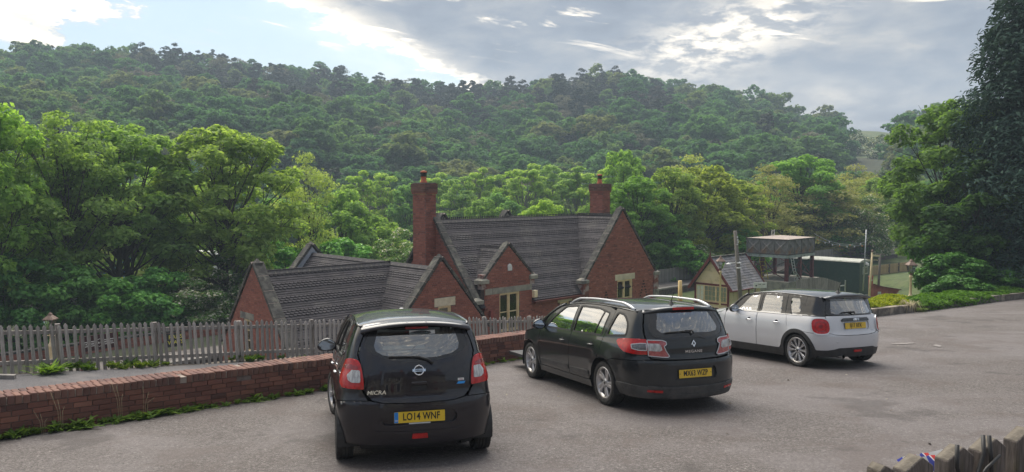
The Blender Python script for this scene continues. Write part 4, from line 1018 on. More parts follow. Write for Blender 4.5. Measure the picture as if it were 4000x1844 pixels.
# ---- the wooded hill
def hillside():
    R = random.Random(5); pts = []
    r = 118.0
    while r < 334:
        step = 6.2 + (r - 118) * .004; a = -50 + R.uniform(0, 2)
        while a < 46:
            rr = r + R.uniform(-2.6, 2.6); aa = math.radians(a + R.uniform(-.35, .35)); x, y = math.sin(aa) * rr, math.cos(aa) * rr
            ad = math.degrees(aa)
            skip = (22.9 < ad < 27 and rr > 160) or (27 <= ad < 30 and 215 < rr < 270) or (19.5 < ad < 27 and 140 < rr < 200 and R.random() < .55)
            if not skip: pts.append((x, y, rr, ad))
            a += math.degrees(step / r) * R.uniform(.8, 1.25)
        r += step * .86
    hills = ['hill0', 'hill1', 'hill2', 'hill3']; rows = []
    for x, y, rr, ad in pts:
        u = (rr - 118) / 210; q = R.random()
        pine = (.50 < u < .95 and -26 < ad < 12 and q < .72) or (u > .8 and q < .18 and ad < 10) or q < .05
        key = R.choice(['hillpine0', 'hillpine1']) if pine else ('hillbare' if q > .93 else R.choice(hills))
        s = R.choice((R.uniform(.6, .8), R.uniform(.75, .95), R.uniform(.9, 1.15))) * (.8 if u > .9 else 1) * (.9 if pine else 1) * (.8 if rr < 150 else 1)
        rows.append([x, y, gz(x, y) - .8, key, s, R.uniform(0, 6.28), rr])
    # named crowns on the crest
    extra = [(18.9, 296, 'hill2', 1.35), (17.7, 300, 'hill0', 1.3), (20.0, 300, 'hill2', 1.1), (22.2, 312, 'hill1', 1.1), (22.9, 322, 'hill3', .8), (24.1, 255, 'hillhaw', .9), (23.2, 250, 'hillhaw', 1), (25.6, 240, 'hillhaw', .8), (22.3, 262, 'hillhaw', 1), (-7.7, 326, 'hillbare', .9), (9.9, 326, 'hillbare', .9), (-29.5, 326, 'hill3', .9)]
    for ad, rr, key, s in extra:
        x, y = math.sin(math.radians(ad)) * rr, math.cos(math.radians(ad)) * rr; rows.append([x, y, gz(x, y) - .5, key, s, 1.0, rr])
    rows.sort(key=lambda t: t[6])
    vis = [t for t in rows if t[6] > 140 and abs(math.degrees(math.atan2(t[0], t[1]))) < 34]
    single = vis[:290]; ids = set(id(t) for t in single); rest = [t for t in rows if id(t) not in ids]
    lab = {'hill': 'leafy tree among the lower rows of the hillside wood', 'pine': 'dark pine among the lower rows of the hillside wood', 'bare': 'brownish thin-leaved tree among the lower rows of the hillside wood'}
    src = {}
    for x, y, z, key, s, a, rr in single:
        kind = 'pine' if 'pine' in key else 'bare' if 'bare' in key else 'hill'
        o = link({'pine': 'hillside_pine', 'bare': 'hillside_thin_tree', 'hill': 'hillside_tree'}[kind], PROTO[key][1], label=lab[kind], cat='tree', group={'pine': 'pines', 'bare': 'thin-leaved trees', 'hill': 'leafy trees'}[kind] + ' in the lower rows of the hillside wood')
        o.location = (x, y, z); o.rotation_euler = (0, 0, a); o.scale = (s, s, s * R.uniform(.85, 1.1)); src.setdefault(key, o)
    keys = [k for k in src]
    for t in rest:
        if t[3] not in src: o = link('hillside_hawthorn', PROTO[t[3]][1], label='hawthorn white with blossom on the meadow near the skyline', cat='tree', group='hawthorns on the hilltop meadow') if t[3] == 'hillhaw' else None
        if t[3] == 'hillhaw' and o: o.location = t[:3]; o.rotation_euler = (0, 0, t[0]); o.scale = (t[4],) * 3; o.color = (1.2, 1.2, 1.1, 1)
    rest = [t for t in rest if t[3] in src]
    me = bpy.data.meshes.new('hillside_wood'); me.from_pydata([(t[0], t[1], t[2]) for t in rest], [], [])
    for nm, ty, vals in (('pick', 'INT', [keys.index(t[3]) for t in rest]), ('size', 'FLOAT', [t[4] for t in rest]), ('spin', 'FLOAT', [t[5] for t in rest])):
        at = me.attributes.new(nm, ty, 'POINT'); at.data.foreach_set('value', vals)
    o = link('hillside_wood', me, kind='stuff', label='dense mixed wood covering the upper hillside')
    ng = bpy.data.node_groups.new('hillside wood', 'GeometryNodeTree')
    ng.interface.new_socket('Geometry', in_out='INPUT', socket_type='NodeSocketGeometry'); ng.interface.new_socket('Geometry', in_out='OUTPUT', socket_type='NodeSocketGeometry')
    nn, ll = ng.nodes, ng.links; gi, go = nn.new('NodeGroupInput'), nn.new('NodeGroupOutput')
    g2 = nn.new('GeometryNodeGeometryToInstance')
    for k in reversed(keys):                                             # the socket keeps links newest first
        oi = nn.new('GeometryNodeObjectInfo'); oi.inputs[0].default_value = src[k]; oi.transform_space = 'ORIGINAL'; oi.inputs['As Instance'].default_value = True
        ll.new(oi.outputs['Geometry'], g2.inputs[0])
    ip = nn.new('GeometryNodeInstanceOnPoints'); ll.new(gi.outputs[0], ip.inputs['Points']); ll.new(g2.outputs[0], ip.inputs['Instance']); ip.inputs['Pick Instance'].default_value = True
    def attr(nm, ty):
        a = nn.new('GeometryNodeInputNamedAttribute'); a.data_type = ty; a.inputs[0].default_value = nm; return a.outputs[0]
    ll.new(attr('pick', 'INT'), ip.inputs['Instance Index']); cx = nn.new('ShaderNodeCombineXYZ'); ll.new(attr('spin', 'FLOAT'), cx.inputs[2]); ll.new(cx.outputs[0], ip.inputs['Rotation'])
    ll.new(attr('size', 'FLOAT'), ip.inputs['Scale']); ll.new(ip.outputs[0], go.inputs[0])
    md = o.modifiers.new('wood', 'NODES'); md.node_group = ng
    return len(rest)
hillside()
# ================================================================ railway, platforms, wall and fences
def rbox(mb, a0, a1, b0, b1, z0, z1, mi=0): return mb.box(((a0 + a1) / 2, (b0 + b1) / 2, (z0 + z1) / 2), (a1 - a0, b1 - b0, z1 - z0), mi=mi)
Z3 = (0, 0, 0)
ROOTR = Matrix.Rotation(ROTZ, 4, 'Z')
def rthing(mb, name, mats, base, **kw):
    """a thing of one mesh given in railway coordinates, its origin at its base"""
    a, b, z = base; o = mb.robj(name, mats, None, base, **kw); x, y = xy(a, b); o.location = (x, y, z); o.rotation_euler = (0, 0, ROTZ); return o
def rparts(name, base, **kw): return railroot(name, *base, **kw)
TZ, PZ = -6.2, -5.12
def railway():
    m = RB(); rbox(m, -30, 54, 28.4, 33.1, TZ - .6, TZ); rthing(m, 'ballast', [ballast_m], (0, 30, TZ), kind='stuff', label='brown stone ballast of the railway track')
    # near platform behind the station, far platform
    m = RB(); rbox(m, 2, 36, 28.45, 29.1, TZ - .5, PZ); o = rthing(m, 'near_platform', [plat_m], (20, 28, PZ), kind='structure')
    m = RB(); rbox(m, -30, 95, 33.5, 35.3, TZ - .5, PZ); o = rthing(m, 'far_platform', [plat_m], (20, 34, PZ), kind='structure')
    r = RB(); rbox(r, -30, 95, 33.1, 33.5, PZ - .10, PZ + .012); r.robj('platform_edge', [plat_edge], o, (20, 34, PZ))
    r = RB(); rbox(r, -30, 95, 33.18, 33.5, TZ - .3, PZ - .10); r.robj('platform_face', [plat_face], o, (20, 34, PZ))
    tr, off = rparts('railway_track', (33, 30, TZ), label='rusty railway track on wooden sleepers beyond the station', cat='track')
    for b in (30.1, 31.54):
        r = RB(); rbox(r, 20, 54, b - .035, b + .035, TZ + .10, TZ + .25); r.robj('rail', [steel_rail], tr, off)
    s = RB(); rbox(s, 0, .25, 29.5, 32.1, TZ, TZ + .13); sm = None
    for i in range(29):
        if sm is None:
            s2 = RB(); s2.box((0, 0, 0), (.25, 2.6, .13)); sm = s2.mesh('sleeper', [sleeper_m])
        link('sleeper', sm, tr, loc=(32 + i * .72 - off[0], 30.82 - off[1], .06))
    # board fence along the back of the far platform
    f, off = rparts('board_fence', (40, 35.2, PZ), label='long grey close-boarded fence along the far side of the railway', cat='fence')
    bm_ = MB(); bm_.box((0, 0, .55), (.135, .022, 1.1)); bme = bm_.mesh('fence_board', [wood_grey]); R = random.Random(3)
    st = RB(); a = 26.; n = 0
    while a < 92:
        if n < 300:
            o = link('fence_board', bme, f, loc=(a - off[0], R.uniform(-.008, .008), R.uniform(-.03, .02))); o.rotation_euler = (0, R.uniform(-.012, .012), 0)
        else: st.box((a, 35.2, PZ + .55), (.135, .022, 1.1 + R.uniform(-.03, .03)))
        a += .152; n += 1
    st.robj('fence_boards', [wood_grey], f, off, kind='stuff')
    for z in (.3, .85):
        r = RB(); rbox(r, 26, 92, 35.215, 35.27, PZ + z, PZ + z + .09); r.robj('fence_rail', [wood_grey], f, off)
    for a, w, c, cc in ((34.4, .2, white_p, 'small white notice pinned to the grey board fence'), (37.05, .24, poster_orange, 'orange and brown poster fixed to the grey board fence')):
        m = RB(); m.box((a, 35.17, PZ + .62), (w, .012, .38)); o = rthing(m, 'notice' if c is white_p else 'poster', [c], (a, 35.17, PZ + .62), label=cc, cat='notice' if c is white_p else 'poster')
        if c is white_p:
            q = RB(); q.box((a, 35.161, PZ + .68), (w * .7, .004, .14)); q.robj('notice_picture', [blue_p], o, (a, 35.17, PZ + .62))
poster_orange = pm('poster print', (.75, .30, .04), (.10, .04, .02), 7, .5, lo=.5, hi=.56, coord='Object')
blue_p = pm('blue print', (.10, .20, .55), None, rough=.5)
black_p = pm('black paint', (.015, .015, .016), (.025, .025, .027), 8, .5)
white_l = pm('white lettering', (.80, .80, .78), None, rough=.5)
yellow_l = pm('yellow lettering', (.75, .68, .12), None, rough=.5)
railway()

def text_mesh(name, s, size, mat, ext=.002, off=.0, sx=1, align='CENTER', spacing=1, shear=0):
    c = bpy.data.curves.new(name, 'FONT'); c.body = s; c.size = size; c.extrude = ext; c.offset = off; c.align_x = align; c.align_y = 'CENTER'; c.space_character = spacing; c.shear = shear; c.resolution_u = 3
    o = bpy.data.objects.new(name, c); COL.objects.link(o); bpy.context.view_layer.update()
    me = bpy.data.meshes.new_from_object(o.evaluated_get(bpy.context.evaluated_depsgraph_get())); bpy.data.objects.remove(o)
    me.name = name; me.transform(Matrix.Diagonal((sx, 1, 1, 1))); me.materials.clear(); me.materials.append(mat); return me

def sash_panes(root, off, at, face, u0, u1, z0, z1, nx, nz, fr, glass, room=True):
    """glazed light with a grid of bars; each pane a sub-part"""
    def P(u, d, v): return {'b-': (u, at + d, v), 'a-': (at + d, u, v)}[face]
    def bx(mb, u, v, w, h, d, th): mb.box(P(u, d, v), (w, th, h) if face == 'b-' else (th, w, h))
    m = RB(); t = .045; W, H = u1 - u0, z1 - z0
    for u in (u0 + t / 2, u1 - t / 2): bx(m, u, (z0 + z1) / 2, t, H, 0, .05)
    for v in (z0 + t / 2, z1 - t / 2): bx(m, (u0 + u1) / 2, v, W - 2 * t, t, 0, .05)
    for i in range(1, nx): bx(m, u0 + W * i / nx, (z0 + z1) / 2, .022, H - 2 * t, .002, .03)
    for j in range(1, nz): bx(m, (u0 + u1) / 2, z0 + H * j / nz, W - 2 * t, .022, .005, .03)
    w = m.robj('window', [fr], root, off)
    for i in range(nx):
        for j in range(nz):
            g = RB(); bx(g, u0 + W * (i + .5) / nx, z0 + H * (j + .5) / nz, W / nx - .03, H / nz - .03, .012, .005); g.robj('pane', [glass], w, off)
    if room:
        b = RB(); bx(b, (u0 + u1) / 2, (z0 + z1) / 2, W, H, .06, .02); b.robj('blind', [curtain], w, off)
    return w
def signal_cabin():
    # near corner of the cabin: front faces -a with its width along b; the long side faces -b
    A0, A1, B0, B1 = 42.95, 46.9, 24.95, 27.45; z0, ze = -6.1, -3.72; zr = ze + 1.62; bm = (B0 + B1) / 2; f1 = z0 + .78
    root, off = rparts('signal_cabin', (A0, B0, z0), label='small cream boarded signal cabin with maroon trim and grey slate roof', cat='cabin')
    m = RB(); rbox(m, A0, A1, B0, B1, z0 - .3, f1 - .06); b = m.robj('brick_base', [red_wall], root, off)
    m = RB(); rbox(m, A0 - .03, A1 + .03, B0 - .03, B1 + .03, f1 - .06, f1 + .04); m.robj('plinth_rail', [maroon], root, off)
    # boarded walls: lapped boards each a part
    w = RB(); slab(w, [(B0, f1), (B1, f1), (B1, ze), (bm, zr - .05), (B0, ze)], A0 + .03, .05, 'a-'); wo = w.robj('wall', [cream_b], root, off)
    w = RB(); rbox(w, A0 + .03, A1, B0 + .03, B0 + .08, f1, ze); wo2 = w.robj('wall', [cream_b], root, off)
    w = RB(); rbox(w, A0 + .05, A1, B1 - .08, B1, f1, ze); rbox(w, A1 - .05, A1, B0, B1, f1, ze); w.robj('wall', [cream_b], root, off)
    tw = math.radians(4)
    z = f1 + .02; g = .155; wz0, wz1 = f1 + .42, ze - .18
    while z < zr - .2:
        hw = (B1 - B0) / 2 if z + g < ze else (zr - z - g) / (zr - ze) * (B1 - B0) / 2
        if not (wz0 - .05 < z < wz1 - .06) and hw > .1 and not (ze - .16 < z < ze - .02):
            k = RB(); k.box((A0 + .012, bm, z + g / 2), (.024, 2 * hw, g - .008), R=rot(y=.10)); k.robj('cladding_board', [cream_b], wo, off)
        z += g
    z = f1 + .02
    while z < ze - .1:
        for a0, a1 in ((A0 + .12, A0 + 2.35), (A0 + 3.3, A1 - .05)):
            k = RB(); k.box(((a0 + a1) / 2, B0 + .012, z + g / 2), (a1 - a0, .024, g - .008), R=rot(x=-.10)); k.robj('cladding_board', [cream_b], wo2, off)
        z += g
    t = RB(); rbox(t, A0 - .045, A0 + .0, B0 + .02, B1 - .02, ze - .16, ze - .04); rbox(t, A0 - .05, A0, B0 + .02, B1 - .02, wz0 - .16, wz0 - .07)
    for b in (B0 + .055, B1 - .055): t.box((A0 - .02, b, (f1 + ze) / 2), (.07, .11, ze - f1 - .08))
    for a in (A0 + 2.42, A0 + 3.24): t.box((a, B0 - .01, (f1 + ze) / 2), (.07, .05, ze - f1 - .08))
    t.robj('trim', [maroon], root, off, kind='stuff')
    lw = [(B1 - .14, B1 - .72, 2), (B1 - .72, B1 - 1.58, 3), (B1 - 1.58, B0 + .14, 3)]
    for i, (u1, u0, nx) in enumerate(lw): sash_panes(root, off, A0 - .03, 'a-', u0 + .005, u1 - .005, wz0, wz1, nx, 3, cream_b if i == 0 else cream, curtain if i == 0 else glass_clear)
    sash_panes(root, off, B0 - .02, 'b-', A0 + 2.48, A0 + 3.18, f1 + .55, ze - .2, 2, 2, cream, curtain)
    s = RB(); rbox(s, A0 - .28, A0 - .05, B1 - .75, B1 - .05, wz0 - .13, wz0 - .09); s.bar((A0 - .05, B1 - .15, wz0 - .35), (A0 - .24, B1 - .15, wz0 - .14), .04); s.bar((A0 - .05, B1 - .62, wz0 - .35), (A0 - .24, B1 - .62, wz0 - .14), .04); s.robj('shelf', [maroon], root, off)
    # roof of slates
    dx = B1 - bm + .30; H = (zr - ze) / (B1 - bm) * dx; Ls = math.hypot(dx, H)
    for sg in (-1, 1):
        U, Wd = (1, 0, 0), (0, -sg * dx / Ls, H / Ls); O = (A0 - .25, bm + sg * dx, zr - H + .02)
        rr = RB(); Ov, Uv, Wv = Vector(O), Vector(U), Vector(Wd); Nn = Uv.cross(Wv); Nn = Nn if Nn.z > 0 else -Nn
        P4 = [Ov, Ov + Uv * (A1 - A0 + .4), Ov + Uv * (A1 - A0 + .4) + Wv * Ls, Ov + Wv * Ls]; rr.add([p - Nn * .003 for p in P4] + [p - Nn * .05 for p in P4], [(0, 1, 2, 3), (7, 6, 5, 4), (0, 4, 5, 1), (1, 5, 6, 2), (2, 6, 7, 3), (3, 7, 4, 0)]); ro = rr.robj('roof', [slate_dark], root, off)
        R = random.Random(5); w = 0; k = 0; g2 = .19; rest = RB()
        while w < Ls:
            u = -(k % 2) * .15
            while u < A1 - A0 + .38:
                a, b = max(u, 0) + .003, min(u + .3, A1 - A0 + .4) - .003
                if b - a > .04:
                    jt, ti = R.uniform(-.012, .006), R.uniform(.022, .034); q = [(a, w + jt, ti), (b, w + jt + R.uniform(-.006, .006), ti), (b, min(w + g2 + .02, Ls), .006), (a, min(w + g2 + .02, Ls), .006), (a, w + jt, ti - .016), (b, w + jt, ti - .016)]
                    sm = RB(); sm.add([Ov + Uv * x + Wv * y + Nn * zz for x, y, zz in q], [(0, 1, 2, 3), (0, 4, 5, 1)]); sm.robj('slate', [cabin_slate], ro, off) if sg < 0 else rest.add([Ov + Uv * x + Wv * y + Nn * zz for x, y, zz in q], [(0, 1, 2, 3), (0, 4, 5, 1)])
                u += .3
            w += g2; k += 1
        if rest.n: rest.robj('slating', [cabin_slate], ro, off, kind='stuff')
        for a in (A0 - .27, A1 + .17):
            bd = RB(); bd.bar((a, bm + sg * (dx + .03), zr - H - .02), (a, bm, zr + .02), .04, .17); bd.robj('bargeboard', [maroon], root, off)
        gt = RB(); gt.tube([(A0 - .26, bm + sg * (dx + .05), zr - H - .01), (A1 + .16, bm + sg * (dx + .05), zr - H - .01)], .045, 8); gt.robj('gutter', [maroon], root, off)
    rd = RB(); rd.bar((A0 - .27, bm, zr + .055), (A1 + .17, bm, zr + .055), .16, .07); rd.robj('ridge', [stone_dark], root, off)
    fi = RB(); fi.lathe([(.05, 0), (.05, .06), (.09, .08), (.03, .14), (.045, .2), (.0, .48)], 8, Matrix.Translation((A0 - .25, bm, zr + .05))); fi.robj('finial', [maroon], root, off)
    bx2 = RB(); rbox(bx2, A0 + 1.0, A0 + 1.2, B0 - .08, B0 - .02, f1 + .5, f1 + .95); bx2.robj('meter_box', [cream_b], root, off)
cabin_slate = pm('cabin slate', (.17, .165, .18), (.26, .25, .27), 3, .75, var=.2, c3=(.22, .2, .19), s3=1)
signal_cabin()

def water_tank():
    # four panels along a, three along b; nearest corner at (a0, b0)
    a0, b0 = 57.26, 28.19; S = 1.17; a1, b1 = a0 + 4 * S, b0 + 3 * S; zb, zt = -2.88, -2.88 + 1.18; zg = -5.0
    root, off = rparts('water_tank', (a0, b0, zg), label='old panelled iron water tank raised on red columns', cat='water tank')
    def panel(c, n, flip):
        """pressed panel: flat plate, raised X ribs rising to a boss, flange"""
        x, z = S / 2 - .012, .59 - .01; m = MB(); d = .10
        V = [(-x, 0, -z), (x, 0, -z), (x, 0, z), (-x, 0, z), (0, -.02, 0)]
        m.add(V, [(0, 1, 4), (1, 2, 4), (2, 3, 4), (3, 0, 4)])
        for sx in (-1, 1):
            for sz in (-1, 1):
                e, h, q = Vector((sx * x * .93, 0, sz * z * .93)), Vector((0, -d, 0)), Vector((sz * .045, 0, -sx * .045))
                m.add([e + q * .5, e - q * .5, h - q * 1.6, h + q * 1.6, h + Vector((0, -.035, 0)), e + Vector((0, -.012, 0))], [(0, 5, 4, 3), (5, 1, 2, 4)])
        for sx in (-1, 1): m.box((sx * x, -.03, 0), (.02, .07, 2 * z))
        for sz in (-1, 1): m.box((0, -.03, sz * z), (2 * x - .02, .068, .02))
        return m.mesh('tank_panel', [tank_m])
    pme = panel(0, 0, 0)
    def put(a, b, r):
        o = link('tank_panel', pme, root, loc=(a - off[0], b - off[1], (zb + zt) / 2 - off[2])); o.rotation_euler = (0, 0, r)
    for i in range(4): put(a0 + S * (i + .5), b0, 0); put(a0 + S * (i + .5), b1, PI)
    for j in range(3): put(a0, b0 + S * (j + .5), -PI / 2); put(a1, b0 + S * (j + .5), PI / 2)
    r = RB()
    for z in (zt + .02, zb - .0):
        for b in (b0 - .05, b1 + .05): r.bar((a0 - .08, b, z), (a1 + .08, b, z), .07, .06)
        for a in (a0 - .05, a1 + .05): r.bar((a, b0 - .02, z), (a, b1 + .02, z), .07, .058)
    r.robj('tank_rim', [tank_rim], root, off, kind='stuff')
    t = RB(); am, bm = (a0 + a1) / 2, (b0 + b1) / 2
    t.add([(a0 - .02, b0 - .02, zt + .05), (a1 + .02, b0 - .02, zt + .05), (a1 + .02, b1 + .02, zt + .05), (a0 - .02, b1 + .02, zt + .05), (am, bm, zt + .24)], [(0, 1, 4), (1, 2, 4), (2, 3, 4), (3, 0, 4), (0, 3, 2, 1)]); t.robj('tank_cover', [tank_roof], root, off)
    bb = RB()
    for b in (b0 + .02, b1 - .02): bb.bar((a0, b, zb - .16), (a1, b, zb - .16), .16, .22)
    for a in (a0 + .02, a1 - .02): bb.bar((a, b0 + .1, zb - .16), (a, b1 - .1, zb - .16), .16, .218)
    bb.robj('beam_frame', [tank_beam], root, off, kind='stuff')
    legs = [(a, b) for a in (a0 + .12, a0 + 2 * S, a1 - .12) for b in (b0 + .12, b1 - .12)]
    for a, b in legs:
        l = RB(); l.box((a, b, (zb - .27 + zg) / 2), (.06, .20, zb - .27 - zg)); l.box((a, b - .11, (zb - .27 + zg) / 2), (.24, .03, zb - .27 - zg)); l.box((a, b + .11, (zb - .27 + zg) / 2), (.24, .03, zb - .27 - zg)); l.robj('column', [red_ox], root, off)
    def brace(p, q, m=red_ox):
        l = RB(); l.bar(p, q, .07, .05); l.robj('brace', [m], root, off)
    for b in (b0 + .12, b1 - .12):
        for s, e in ((a0 + .12, a0 + 2 * S), (a0 + 2 * S, a1 - .12)):
            brace((s, b, zb - .5), (e, b, zg + .1)); brace((s, b + .03, zg + .1), (e, b + .03, zb - .5), tank_rim if b > 25 else red_ox)
    for a in (a0 + .12, a1 - .12): brace((a, b0 + .12, zb - .5), (a, b1 - .12, zg + .1), tank_rim); brace((a + .03, b0 + .12, zg + .1), (a + .03, b1 - .12, zb - .5))
    p = RB(); rbox(p, a0 - .4, a1 + .4, b0 - .3, b1 + .3, zg - 2.4, zg); o = rthing(p, 'tank_plinth', [stone_grey], (a0, b0, zg), label='stone plinth under the water tank', cat='plinth')
    # ladders
    def ladder(p, q, w, side, mat, label, n):
        p, q, side = Vector(p), Vector(q), Vector(side); ro, of = rparts('ladder', tuple(p), label=label, cat='ladder')
        for s in (-1, 1):
            l = RB(); l.bar(p + side * s * w / 2, q + side * s * w / 2, .05, .035); l.robj('ladder_rail', [mat], ro, of)
        for i in range(n):
            c = p.lerp(q, (i + .6) / n); l = RB(); l.bar(c - side * w / 2, c + side * w / 2, .03, .03); l.robj('rung', [mat], ro, of)
    ladder((a0 + .65, b0 - .45, zg), (a0 + .45, b0 - .12, zb - .1), .42, (1, 0, 0), metal_grey, 'grey ladder leaning against the near side of the water tank', 9)
    ladder((a0 + .9, b0 - .75, zg), (a0 + .5, b0 - .3, zg + .9), .4, (1, 0, 0), metal_grey, 'short grey ladder at the foot of the water tank', 4)
    ladder((a0 + .6, b1 - 1.35, zg), (a0 + .6, b1 - 1.0, zb - .3), .5, (0, 1, 0), yellow_p, 'yellow stepladder standing under the water tank', 6)
    ladder((a1 - .9, b1 - .3, zt + .0), (a1 - .9, b1 - .3, zt + .62), .42, (1, 0, 0), white_p, 'top of a white ladder hooked over the tank rim', 2)
    s = RB(); s.box((a0 + .05, b1 - .4, zb - .8), (.03, .62, .34)); o = rthing(s, 'notice_board', [red_ox], (a0, b1 - .4, zb - 1), label='small maroon notice with white lines under the water tank', cat='sign')
    k = RB()
    for i in range(3): k.box((a0 + .03, b1 - .4, zb - .72 - i * .09), (.005, .5, .035))
    k.robj('printed_line', [white_l], o, (a0, b1 - .4, zb - 1), kind='stuff')
water_tank()

def carriage():
    # the old van body: long side faces -b... its end faces -a towards the car park
    z0, z1 = -6.95, -4.05
    # end face at -a side is narrow; the body runs away along b
    A0, A1, B0, B1 = 67.5, 69.9, 26.66, 33.2
    root, off = rparts('carriage', (A0, B0, z0), label='dark green old van body with pale curved roof behind the water tank', cat='carriage')
    m = RB(); rbox(m, A0, A1, B0, B1, z0, z1); b = m.robj('body', [green_van], root, off); bevel(b, .02, 1)
    m = RB(); n = 10; V = []
    am = (A0 + A1) / 2; w = (A1 - A0) / 2 + .05
    for bb in (B0 - .05, B1 + .05):
        for i in range(n + 1): th = PI * i / n; V.append((am - math.cos(th) * w, bb, z1 + math.sin(th) ** .8 * .22))
    m.add(V, [(i, i + 1, i + n + 2, i + n + 1) for i in range(n)] + [tuple(range(n + 1))[::-1], tuple(range(n + 1, 2 * n + 2))], sm=False); m.robj('roof', [van_roof], root, off)
    m = RB(); rbox(m, A0 - .02, A1 + .02, B0 - .03, B1, z0 - .10, z0 - .0); m.robj('sill_rail', [metal_grey], root, off)
    m = RB(); rbox(m, A0 + .1, A1 - .1, B0 + .2, B1, z0 - .35, z0 - .1); m.robj('underframe', [black_p], root, off)
    for b in (B0 + 1.2, B0 + 3.0):
        for a in (A0 + .3, A1 - .3):
            m = RB(); m.lathe([(.12, -.06), (.40, -.06), (.42, .06), (.12, .06)], 20, Matrix.Translation((a, b, z0 - .42)) @ Matrix.Rotation(PI / 2, 4, 'Y'), closed=True); m.robj('wheel', [black_p], root, off)
    # end window and lamp on the short end facing the car park (-b face)
    e = B0 - .012; wa = A0 + 1.25
    m = RB(); 
    for u in (-.52, .52): m.box((wa + u, e, z1 - .75), (.08, .03, .66))
    for v in (-.29, .29): m.box((wa, e, z1 - .75 + v), (.95, .03, .08))
    o = m.robj('window', [metal_grey], root, off); g = RB(); g.box((wa, e + .004, z1 - .75), (.96, .01, .5)); g.robj('pane', [glass_w], o, off)
    m = RB(); m.lathe([(.0, .2), (.17, .16), (.27, .03), (.27, 0)], 14, Matrix.Translation((wa + .1, e - .02, z1 - .22)) @ Matrix.Rotation(.5, 4, 'X')); m.robj('bulkhead_lamp', [white_p], root, off)
carriage()
